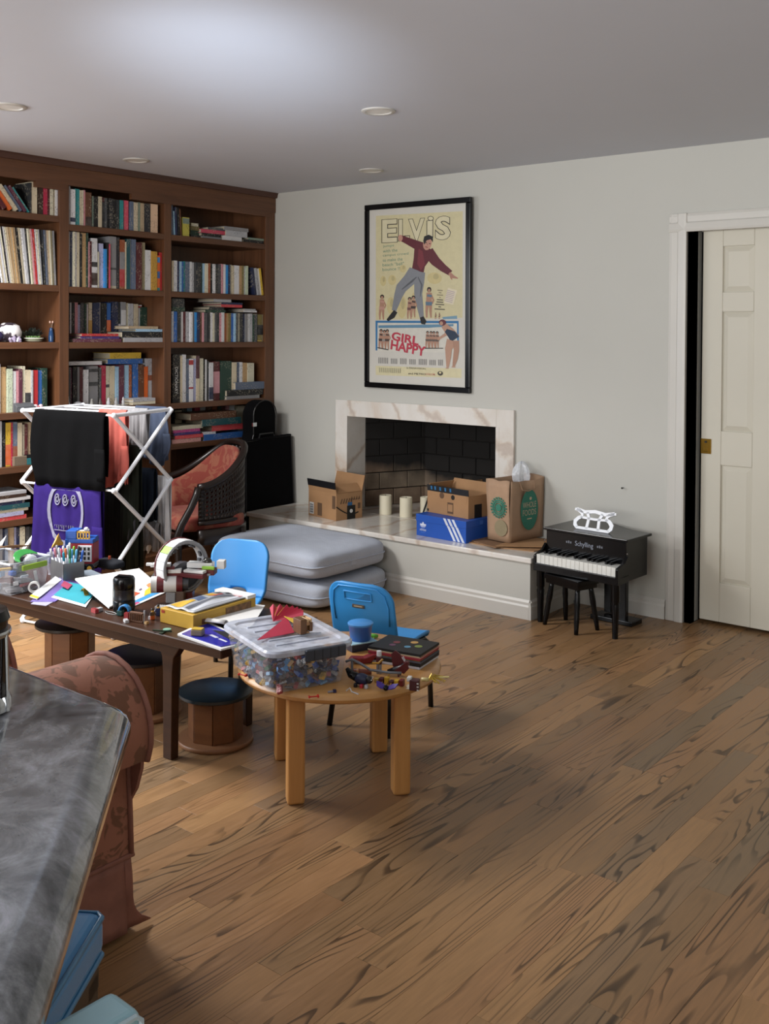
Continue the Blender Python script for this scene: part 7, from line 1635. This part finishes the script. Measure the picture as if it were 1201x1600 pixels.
    MB().grid(lambda u, v: (0.02 * math.cos(PI * u), 0.009 * (2 * v - 1), 0.018 + 0.02 * math.sin(PI * u)), 12, 3).build('blue_arch', P('#2f7fc0'), t, smooth='all', solid=0.006); MB().box(-0.028, -0.006, -0.01, 0.01, 0, 0.02).build('green_base', P('#1d4a48'), t, bevel=0.003)
    q = atz(254, 988, ZC); t = thing('toy_plane', 'small dark green toy plane with a pale green disc near the table edge', 'toy', (q.x, q.y, ZC), 0.5)
    MB().prism([(-0.035, -0.004), (0.03, -0.003), (0.034, 0), (0.03, 0.003), (-0.035, 0.004)], 0.003, 0.008, 'z').build('fuselage', P('#2a3a2c'), t); MB().prism([(-0.005, -0.022), (0.008, -0.022), (0.008, 0.022), (-0.005, 0.022)], 0.0, 0.0035, 'z').build('wing', P('#2a3a2c'), t); MB().lathe([(0.014, 0.0085), (0.014, 0.011), (0.0, 0.012)], 18, Tr(0.014, 0.006, 0)).build('disc', P('#7fb098'), t)
    q = atz(168, 957, ZC); t = thing('hair_tie', 'thin grey cord loop on the table left of the lantern', 'cord', (q.x, q.y, ZC)); MB().tube([(0.03 * math.cos(a) + 0.02, 0.011 * math.sin(a), 0.002) for a in [k * 2 * PI / 20 for k in range(20)]], 0.0015, 5, closed=True).build('cord', P('#8a8a88'), t)
coffee_items()

# ================================================================== THINGS ON THE ROUND TABLE
ZR = TZ + 0.0006
def round_items():
    A = atz(425, 1083, ZR); B = atz(535, 1062, ZR); fx = (B - A); A = A + Vector((fx.y, -fx.x, 0)).normalized() * 0.014; W = fx.length; ang = math.atan2(fx.y, fx.x); ex = fx.normalized(); ey = Vector((-ex.y, ex.x, 0)); Ld = 0.335; hh = 0.122
    t = thing('brick_bin', 'large clear lidded plastic bin of toy bricks with dark grey clip', 'storage bin', (A.x, A.y, ZR), ang)
    Mc = clear('clear_bin_plastic', '#ccd2dc', 0.15, 0.12); e = 0.018
    def rr(x0, x1, y0, y1, r, z, n=5):
        out = []
        for cx, cy, a0 in ((x1 - r, y0 + r, -PI / 2), (x1 - r, y1 - r, 0), (x0 + r, y1 - r, PI / 2), (x0 + r, y0 + r, PI)):
            for k in range(n): a = a0 + k * PI / 2 / (n - 1); out.append((cx + r * math.cos(a), cy + r * math.sin(a), z))
        return out
    rings = [rr(0, W, 0, Ld, 0.03, 0.002), rr(-e, W + e, -e, Ld + e, 0.035, hh)]
    n = len(rings[0]); m = MB().mesh(rings[0] + rings[1], [tuple(range(n))] + [(i, (i + 1) % n, n + (i + 1) % n, n + i) for i in range(n)]); m.build('bin_body', Mc, t, smooth=True)
    Ml = clear('frosted_lid_plastic', '#ccd2e0', 0.66, 0.25); o = 0.03
    lr = [rr(-o, W + o, -o, Ld + o, 0.05, hh - 0.006), rr(-o, W + o, -o, Ld + o, 0.05, hh + 0.006), rr(-o + 0.006, W + o - 0.006, -o + 0.006, Ld + o - 0.006, 0.046, hh + 0.012), rr(0.0, W, 0.0, Ld, 0.035, hh + 0.012), rr(0.006, W - 0.006, 0.006, Ld - 0.006, 0.03, hh + 0.006)]
    m = MB().mesh(sum(lr, []), [(j * n + i, j * n + (i + 1) % n, (j + 1) * n + (i + 1) % n, (j + 1) * n + i) for j in range(4) for i in range(n)] + [tuple(4 * n + i for i in range(n))]); m.build('lid', Ml, t, smooth=True)
    for k in range(5): MB().box(0.03, W - 0.03, 0.05 + k * 0.055, 0.058 + k * 0.055, hh + 0.006, hh + 0.0095).build('lid_rib', Ml, t)
    c_ = MB().box(W * 0.36, W * 0.93, -o - 0.012, -o + 0.002, hh - 0.028, hh + 0.008).build('clip', mat('slate_grey_plastic', '#3a3f49', 0.4), t, bevel=0.004)
    for k in range(4): MB().box(W * 0.36 + (k + 1) * W * 0.114 - 0.0006, W * 0.36 + (k + 1) * W * 0.114 + 0.0006, -o - 0.0128, -o - 0.011, hh - 0.026, hh + 0.006).build('clip_rib', M_ink, c_)
    base = Vector((A.x, A.y, 0))
    def inb(a, b, z): p = base + ex * a + ey * b; return Vector((p.x, p.y, ZR + z))
    # the bricks inside: a layer seen through each wall plus the top of the heap
    rn = random.Random(21); shapes = [brick_mesh(0.016, 0.016, 0.0096), brick_mesh(0.016, 0.032, 0.0096), brick_mesh(0.012, 0.02, 0.012, False), brick_mesh(0.008, 0.024, 0.0096), brick_mesh(0.024, 0.024, 0.004)]
    meshes = {}
    spots = []; ROW = ['lowest', 'second', 'third', 'fourth', 'top']
    for lev in range(5):
        z = 0.006 + lev * 0.0185; off = e * z / hh
        for k in range(9): spots.append((0.02 + (W - 0.04) * (k + rn.uniform(0.2, 0.8)) / 9, 0.013 - off, z, f'{ordw(k)} from left, {ROW[lev]} row inside bin front wall'))
        for k in range(11): spots.append((0.013 - off, 0.035 + (Ld - 0.06) * (k + rn.uniform(0.2, 0.8)) / 11, z, f'{ordw(k)} from clip end, {ROW[lev]} row inside bin left wall'))
    for lev in range(4):
        for k in range(7): spots.append((W - 0.013 + e * 0.018 * lev / hh, 0.035 + (Ld - 0.06) * (k + rn.uniform(0.2, 0.8)) / 7, 0.006 + lev * 0.0185, f'{ordw(k)} from clip end, {ROW[lev]} row inside bin right wall'))
    for i in range(7):
        for j in range(9): spots.append((0.03 + (W - 0.06) * (i + rn.uniform(0.3, 0.7)) / 7, 0.035 + (Ld - 0.07) * (j + rn.uniform(0.3, 0.7)) / 9, 0.078 + rn.uniform(-0.008, 0.006), f'{ordw(i)} from left, {ordw(j)} from clip, under the bin lid'))
    wts = ['blue', 'navy', 'grey', 'white', 'red', 'navy', 'tan', 'black', 'light blue', 'dark red', 'green', 'navy', 'blue', 'blue', 'grey', 'black', 'navy', 'yellow']
    for (a, b, z, wh) in spots[:230]:
        k = rn.randrange(5); cn = rn.choice(wts)
        if k not in meshes: o_ = shapes[k].build('toy_brick', M_obj, None); meshes[k] = o_.data
        else: o_ = D.objects.new('toy_brick', meshes[k]); COL.objects.link(o_)
        o_.location = inb(a, b, z); o_.rotation_euler = (rn.uniform(-.7, .7), rn.uniform(-.7, .7), rn.uniform(0, 6)); o_.color = hexc(BCD[cn]); tag(o_, f'{cn} toy brick, {wh}', 'toy brick', 'toy bricks in the clear bin')
    core = MB(); 
    for k in range(240): core.box(-0.009, 0.009, -0.009, 0.009, -0.005, 0.005, Tr(rn.uniform(0.035, W - 0.035), rn.uniform(0.035, Ld - 0.04), rn.uniform(0.01, 0.068)) @ Rz(rn.uniform(0, 3)) @ Rx(rn.uniform(-.6, .6)))
    n_ = new('mixed_bricks', '#888888', 0.4); v = n_.coord('Object'); n_.base(n_.ramp(n_.noise(v, 40, 1), [(0.3, hexc('#2450a0')), (0.42, hexc('#1b1b1e')), (0.5, hexc('#8a8c90')), (0.58, hexc('#a3272b')), (0.7, hexc('#c9a93a'))]))
    o_ = core.build('brick_heap', n_.m, None); o_.location = (A.x, A.y, ZR); o_.rotation_euler = (0, 0, ang); tag(o_, 'mixed toy bricks deep inside the clear lidded bin', 'toy bricks', None, 'stuff')
    o_ = MB().cyl(0.017, 0, 0.03, 16, Ry(0.9)).build('blue_cup', M_obj, None, col=hexc('#4a90d0')); o_.location = inb(0.032, 0.02, 0.062); tag(o_, 'light blue toy cylinder behind the front wall of the clear bin', 'toy part')
    # origami and puzzle on the lid
    q = inb(0.12, 0.27, hh + 0.0125); t = thing('paper_fan', 'crimson pleated paper fan with yellow creases on the bin lid', 'paper toy', q, ang - 0.9)
    Mf = mat('crimson_paper', '#b02a45', 0.6); Mfl = mat('yellow_paper', '#d8b43a', 0.6)
    m = MB(); R_ = 0.1; vs = [(0, 0, 0.004)]; N_ = 16
    for k in range(N_ + 1):
        a = 0.25 + 1.9 * k / N_; vs.append((R_ * math.cos(a), R_ * math.sin(a), 0.022 + (0.014 if k % 2 else 0.0)))
    m.mesh(vs, [(0, k, k + 1) for k in range(1, N_ + 1)]); m.build('pleats', Mf, t, solid=0.001)
    for k in range(2, N_, 2):
        a = 0.25 + 1.9 * k / N_; MB().tube([(R_ * f * math.cos(a), R_ * f * math.sin(a), 0.0052 + 0.0185 * f) for f in (0.4, 1)], 0.0012, 4).build('crease_line', Mfl, t)
    o1, c1, n1 = slab('paper_dart', 'pointed crimson folded paper lying on the bin lid', 'paper toy', [inb(-0.005, 0.115, hh + 0.013), inb(0.13, 0.13, hh + 0.013), inb(0.16, 0.25, hh + 0.03)], 0.0015, Mf)
    slab('paper_scrap', 'yellow paper corner under the wooden puzzle on the bin lid', 'paper', [inb(0.15, 0.17, hh + 0.028), inb(0.20, 0.19, hh + 0.024), inb(0.15, 0.25, hh + 0.034)], 0.001, Mfl)
    q = inb(0.158, 0.125, hh + 0.0128); t = thing('wooden_puzzle', 'interlocking wooden cube puzzle standing on the bin lid', 'puzzle', q, ang + 0.1)
    wd = [wood('puzzle_brown', '#6f4b2c', '#553720', 0.45, 'Z', 6), wood('puzzle_tan', '#a87c50', '#8c6440', 0.45, 'Z', 6), wood('puzzle_pale', '#d2ae80', '#bb946a', 0.45, 'Z', 6)]
    s = 0.046
    for (x0, x1, y0, y1, z0, z1, k) in ((0, .5, 0, 1, 0, 1, 0), (.5, .75, .25, 1, .0, .8, 1), (.75, 1, 0, 1, .1, .72, 0), (.5, .75, 0, .25, 0.55, 0.8, 1), (.5, 1, .75, 1, .8, 1, 1), (.55, .64, 0, .75, .72, 1, 2), (.82, .92, 0, .75, .72, 1, 2), (.64, .82, 0.0, .75, .82, .93, 2), (.5, .75, 0.02, .25, 0, .12, 1)):
        MB().box(s * (x0 - .5), s * (x1 - .5), s * (y0 - .5), s * (y1 - .5), s * z0, s * z1).build('puzzle_piece', wd[k], t, bevel=0.0015)
    # blue lidded tub
    q = atz(556, 1016, ZR); t = thing('plastic_tub', 'round blue plastic tub behind the brick bin on the round table', 'tub', (q.x - 0.01, q.y + 0.035, ZR + 0.0))
    MB().lathe([(0.034, 0.028), (0.036, 0.03), (0.041, 0.078), (0.043, 0.08)], 32).build('tub_body', mat('blue_tub', '#2f62b4', 0.35), t, smooth=True); MB().lathe([(0.0, 0.079), (0.044, 0.08), (0.045, 0.086), (0.041, 0.089), (0.0, 0.087)], 32).build('tub_lid', mat('light_blue_tub_lid', '#4b8fd0', 0.35), t, smooth=True)
    t2 = thing('card_box', 'small dark box with a pale blue lid under the blue tub', 'box', (q.x - 0.01, q.y + 0.035, ZR), ang)
    MB().box(-0.055, 0.045, -0.04, 0.04, 0, 0.025).build('box_body', P('#22263a'), t2, bevel=0.001); MB().box(-0.056, 0.046, -0.041, 0.041, 0.0235, 0.0275).build('box_lid', P('#a9d0de'), t2, bevel=0.001)
    # stack of black cards / coloured papers
    c0, c1, c2 = atz(574, 1033, ZR), atz(655, 1047, ZR), atz(678, 1020, ZR); L, an = quad_frame(c0, c1); dep = 0.15
    lay = [('#c9ccd8', 0.008), ('#16171a', 0.012), ('#4a4e5c', 0.006), ('#b3a23a', 0.002), ('#8d2434', 0.008), ('#c98a7a', 0.003), ('#b8a98a', 0.003), ('#131417', 0.009)]
    z = ZR
    for k, (cl, th) in enumerate(lay):
        lb = ['pale lavender', 'thick black', 'slate grey', 'thin mustard', 'crimson', 'thin salmon pink', 'thin beige', 'black'][k] + ' craft card pad, ' + ('topmost, with coloured dots, ' if k == 7 else ('lowest ' if k == 0 else '')) + 'in the stack on the round table'
        o_ = MB().box(0, L, 0, dep, 0, th - 0.0004).build('card_pad', mat('pad_' + cl.strip('#'), cl, 0.55), None, loc=(c0.x + 0.002 * (k % 3), c0.y + 0.0015 * (k % 2), z), rot=(0, 0, an), bevel=0.0006); z += th
        tag(o_, lb, 'card pad', 'stack of craft card pads')
    for (u, v_, r, cl) in ((0.62, 0.72, 0.013, '#b08a50'), (0.78, 0.5, 0.013, '#6f7f3a'), (0.62, 0.36, 0.011, '#4a7f9c'), (0.34, 0.55, 0.012, '#6a2a34'), (0.34, 0.33, 0.011, '#5c3550')): MB().cyl(r, lay[7][1] - 0.0004, lay[7][1] + 0.0003, 20, c=(L * u, dep * v_, 0)).build('coloured_dot', P(cl), o_)
    def at(px, py): return atz(px, py, ZR)
    # toy pieces
    q = at(568, 1035); t = thing('toy_boat', 'dark red toy boat hull beside the blue tub', 'toy', (q.x, q.y, ZR), 0.9); MB().prism([(-0.05, 0.012), (-0.02, 0.0), (0.02, 0.0), (0.05, 0.03), (0.03, 0.028), (0, 0.018), (-0.04, 0.022)], -0.015, 0.015, 'y').build('hull', P('#7d1a20'), t, bevel=0.003); MB().cyl(0.007, -0.017, 0.017, 12, Tr(-0.02, 0, 0.012) @ Rx(PI / 2)).build('wheel', P('#952a2a'), t)
    q = at(563, 1054); t = thing('brown_tube', 'brown toy tube with a tan collar lying before the red hull', 'toy', (q.x, q.y, ZR), 0.5); MB().tube([(-0.03, 0, 0.01), (0.035, 0, 0.01)], 0.0085, 10).build('tube', P('#7c4030'), t, smooth='all'); MB().tube([(-0.012, 0, 0.01), (-0.004, 0, 0.01)], 0.0105, 10).build('collar', P('#b5835a'), t, smooth='all')
    q = at(592, 1052); t = thing('toy_robot', 'toy brick robot with white round head and gold arm on the round table', 'toy robot', (q.x, q.y, ZR), 0.5)
    MB().cyl(0.008, 0.055, 0.073, 14).build('head', P('#cfd0d4'), t, bevel=0.002); MB().box(-0.009, 0.009, -0.008, 0.008, 0.03, 0.055).build('torso', P('#4d1a20'), t, bevel=0.002); MB().box(-0.008, -0.001, -0.006, 0.006, 0, 0.03).build('leg', P('#8c8d92'), t, bevel=0.001); MB().box(0.001, 0.008, -0.006, 0.006, 0, 0.03).build('leg', P('#8c8d92'), t, bevel=0.001); MB().tube([(-0.02, -0.012, 0.036), (0.0, -0.012, 0.036), (0.014, -0.012, 0.05)], 0.0032, 6).build('gold_arm', P('#b3862c'), t)
    q = at(622, 1056); t = thing('toy_dragon', 'dark red toy brick dragon with spread wing in front of the card stack', 'toy dragon', (q.x, q.y, ZR), 0.4)
    DRd = P('#561a1e')
    MB().tube([(-0.035, 0, 0.012), (-0.01, 0, 0.018), (0.012, 0, 0.026), (0.024, 0, 0.04)], [0.005, 0.011, 0.011, 0.008], 8).build('body', P('#1c1a20'), t, smooth='all'); MB().prism([(-0.02, 0.026), (-0.026, 0.066), (-0.012, 0.078), (0.004, 0.068), (0.018, 0.044), (0.022, 0.02), (0.006, 0.022)], 0.006, 0.010, 'y').build('wing', DRd, t); MB().prism([(-0.01, 0.02), (0.03, 0.05), (0.038, 0.03), (0.022, 0.012)], -0.012, -0.008, 'y').build('wing', DRd, t); MB().box(0.018, 0.036, -0.007, 0.007, 0.036, 0.05).build('head', DRd, t, bevel=0.003)
    for s_ in (-1, 1): MB().tube([(0, s_ * 0.006, 0.014), (0.004, s_ * 0.01, 0.0)], 0.003, 6).build('leg', DRd, t); MB().tube([(0.022, s_ * 0.004, 0.048), (0.014, s_ * 0.006, 0.062)], 0.0016, 5).build('horn', P('#cfd0d4'), t)
    q = at(565, 1072); t = thing('toy_beast', 'navy and black toy creature with red and white feet beside the bin', 'toy creature', (q.x, q.y, ZR), 0.3)
    MB().ball((0, 0, 0.022), 0.02, 14, 9, sc=(1.3, 0.9, 0.9)).build('body', P('#1a2444'), t, smooth=True); MB().tube([(-0.018, 0, 0.026), (-0.04, 0.005, 0.03), (-0.055, 0.01, 0.045)], [0.014, 0.012, 0.006], 8).build('black_tail', M_black, t, smooth='all'); MB().ball((0.026, -0.004, 0.024), 0.012, 10, 8).build('head', P('#15161c'), t, smooth=True)
    for k, (x, cl) in enumerate(((0.006, '#b32a38'), (0.022, '#b9bcc4'), (-0.014, '#15161c'))): MB().box(x - 0.005, x + 0.005, -0.022, -0.01, 0, 0.012).build('foot', P(cl), t, bevel=0.002)
    for k in range(3): MB().ball((0.036, -0.01 + 0.006 * k, 0.026 + 0.003 * k), 0.0022, 6, 5).build('eye', P('#d4d4d2'), t)
    q = at(548, 1062); t = thing('grey_hose', 'grey translucent toy hose arching behind the navy creature', 'toy hose', (q.x, q.y, ZR), 0.55); MB().tube([(-0.02, 0.02, 0.05), (0.0, 0.02, 0.058), (0.03, 0.018, 0.045), (0.06, 0.012, 0.03), (0.12, 0.0, 0.028), (0.16, -0.004, 0.03)], 0.0042, 8).build('hose', P('#6d7076'), t, smooth='all'); MB().tube([(0.0, 0.02, 0.0), (0.0, 0.02, 0.056)], 0.004, 6).build('stand', P('#6d7076'), t); MB().tube([(0.12, 0, 0.0), (0.12, 0, 0.027)], 0.003, 6).build('stand', P('#b48a3c'), t)
    q = at(606, 1068); t = thing('toy_insect', 'mustard and maroon jointed toy insect lying on the round table', 'toy', (q.x, q.y, ZR), 0.25)
    for k in range(6): MB().box(-0.045 + k * 0.017, -0.031 + k * 0.017, -0.007 - 0.002 * (k % 2), 0.007 + 0.002 * (k % 2), 0, 0.012 + 0.004 * (k % 3)).build('segment', P(['#b99a4a', '#4d1a20', '#c29a2c', '#4d1a20', '#c7a42f', '#6a1f1c'][k]), t, bevel=0.002)
    for k in range(5): MB().tube([(-0.03 + k * 0.015, -0.008, 0.006), (-0.032 + k * 0.015, -0.016, 0.0)], 0.0016, 5).build('leg', P('#b58a30'), t)
    q = at(603, 1080); t = thing('toy_bat', 'purple toy bat with black body near the front of the round table', 'toy bat', (q.x, q.y, ZR), 0.3)
    MB().ball((0, 0, 0.01), 0.009, 10, 8, sc=(1, 1.3, 1)).build('body', M_black, t, smooth=True)
    for s_ in (-1, 1): MB().mesh([(s_ * 0.004, 0.004, 0.014), (s_ * 0.018, 0.012, 0.02), (s_ * 0.036, 0.01, 0.024), (s_ * 0.03, -0.004, 0.014), (s_ * 0.018, -0.008, 0.01), (s_ * 0.006, -0.006, 0.008)], [(0, 1, 2, 3, 4, 5)]).build('wing', P('#43268a'), t, solid=0.003)
    q = at(646, 1078); t = thing('toy_jaw', 'maroon toy monster head with white teeth on the right of the round table', 'toy', (q.x, q.y, ZR), 0.45)
    MB().box(-0.012, 0.018, -0.012, 0.012, 0.0, 0.034).build('skull', P('#45161c'), t, bevel=0.003); MB().box(-0.02, -0.006, -0.01, 0.012, 0.026, 0.04).build('white_crest', P('#d0d0ce'), t, bevel=0.003)
    for k in range(4): MB().lathe([(0.003, 0), (0, 0.012)], 6, Tr(-0.012, -0.009 + 0.006 * k, 0.006 + 0.005 * (k % 2)) @ Ry(-PI / 2)).build('tooth', P('#d8d4c4'), t)
    for k in range(3): MB().box(0.012, 0.018, -0.0135, -0.011, 0.002 + 0.01 * k, 0.006 + 0.01 * k).build('tile', P('#c9c9c6'), t)
    q = at(668, 1066); t = thing('gold_tassel', 'shiny gold tinsel tassel hanging over the right edge of the round table', 'tassel', (q.x, q.y, ZR + 0.002), 0.55)
    m = MB(); rn3 = random.Random(6)
    for k in range(26):
        a = rn3.uniform(-0.9, 0.9); l_ = rn3.uniform(0.025, 0.06); m.tube([(0, 0, 0.004), (l_ * 0.5 * math.cos(a), l_ * 0.5 * math.sin(a), 0.01 + rn3.uniform(0, 0.012)), (l_ * math.cos(a), l_ * math.sin(a), 0.004 + rn3.uniform(-0.002, 0.012))], 0.0011, 4)
    m.build('strands', mat('gold_tinsel', '#c8ab4a', 0.3, 0.5), t)['kind'] = 'stuff'; MB().tube([(-0.02, 0, 0.006), (0.004, 0, 0.006)], 0.006, 8).build('knot', mat('pale_gold', '#d8c98a', 0.4), t, smooth='all'); MB().tube([(0.03, 0.006, 0.012), (0.066, 0.012, 0.014)], 0.003, 6).build('tassel_bead', mat('pale_gold', '#d8c98a', 0.4), t)
    for px, py, rz_, lb in ((373, 1056, 0.2, 'red toy pin at the left rim of the round table'), (407, 1046, 1.0, 'red toy pin on the round table just left of the bin'), (490, 1094, 0.9, 'red toy pin at the front rim of the round table')):
        q = at(px + (6 if px < 380 else 0), py - (4 if py > 1090 else 0)); t = thing('toy_pin', lb, 'toy', (q.x, q.y, ZR), rz_, 'red toy pins on the round table'); Rm = P('#c02a20')
        MB().tube([(-0.014, 0, 0.003), (0.014, 0, 0.003)], 0.0022, 6).build('shaft', Rm, t); MB().box(0.01, 0.016, -0.006, 0.006, 0, 0.007).build('head', Rm, t, bevel=0.001); MB().box(-0.016, -0.011, -0.005, 0.005, 0, 0.006).build('head', Rm, t, bevel=0.001)
    q = at(522, 1082); t = thing('toy_bolt', 'tiny navy toy bolt with a clear tip in front of the bin', 'toy', (q.x, q.y, ZR), 1.0); MB().box(-0.004, 0.006, -0.005, 0.005, 0, 0.009).build('head', P('#22204a'), t, bevel=0.001); MB().tube([(-0.004, 0, 0.004), (-0.02, 0, 0.003)], 0.003, 6).build('tip', P('#8a8790'), t)
    q = at(545, 1082); t = thing('clear_clip', 'small clear plastic clip on the front of the round table', 'clip', (q.x, q.y, ZR), 0.2); MB().tube([(-0.01, 0, 0.003), (0.0, 0.006, 0.012), (0.01, 0, 0.004), (0.035, -0.004, 0.002)], 0.0022, 6).build('wire', clear('clear_bubble', '#d8dde2', 0.5), t)
    q = at(582, 996); t = thing('toy_leaf', 'bright green toy lizard at the far rim of the round table', 'toy', (q.x, q.y - 0.01, ZR), 0.3); MB().tube([(-0.035, -0.01, 0.006), (-0.012, 0.0, 0.008), (0.012, 0.002, 0.009), (0.026, 0.004, 0.009)], [0.002, 0.006, 0.007, 0.005], 8).build('body', P('#5aa83a'), t, smooth='all')
    for x in (-0.012, 0.012):
        for s_ in (-1, 1): MB().tube([(x, 0, 0.006), (x + 0.003, s_ * 0.012, 0.001)], 0.002, 5).build('leg', P('#5aa83a'), t)
round_items()
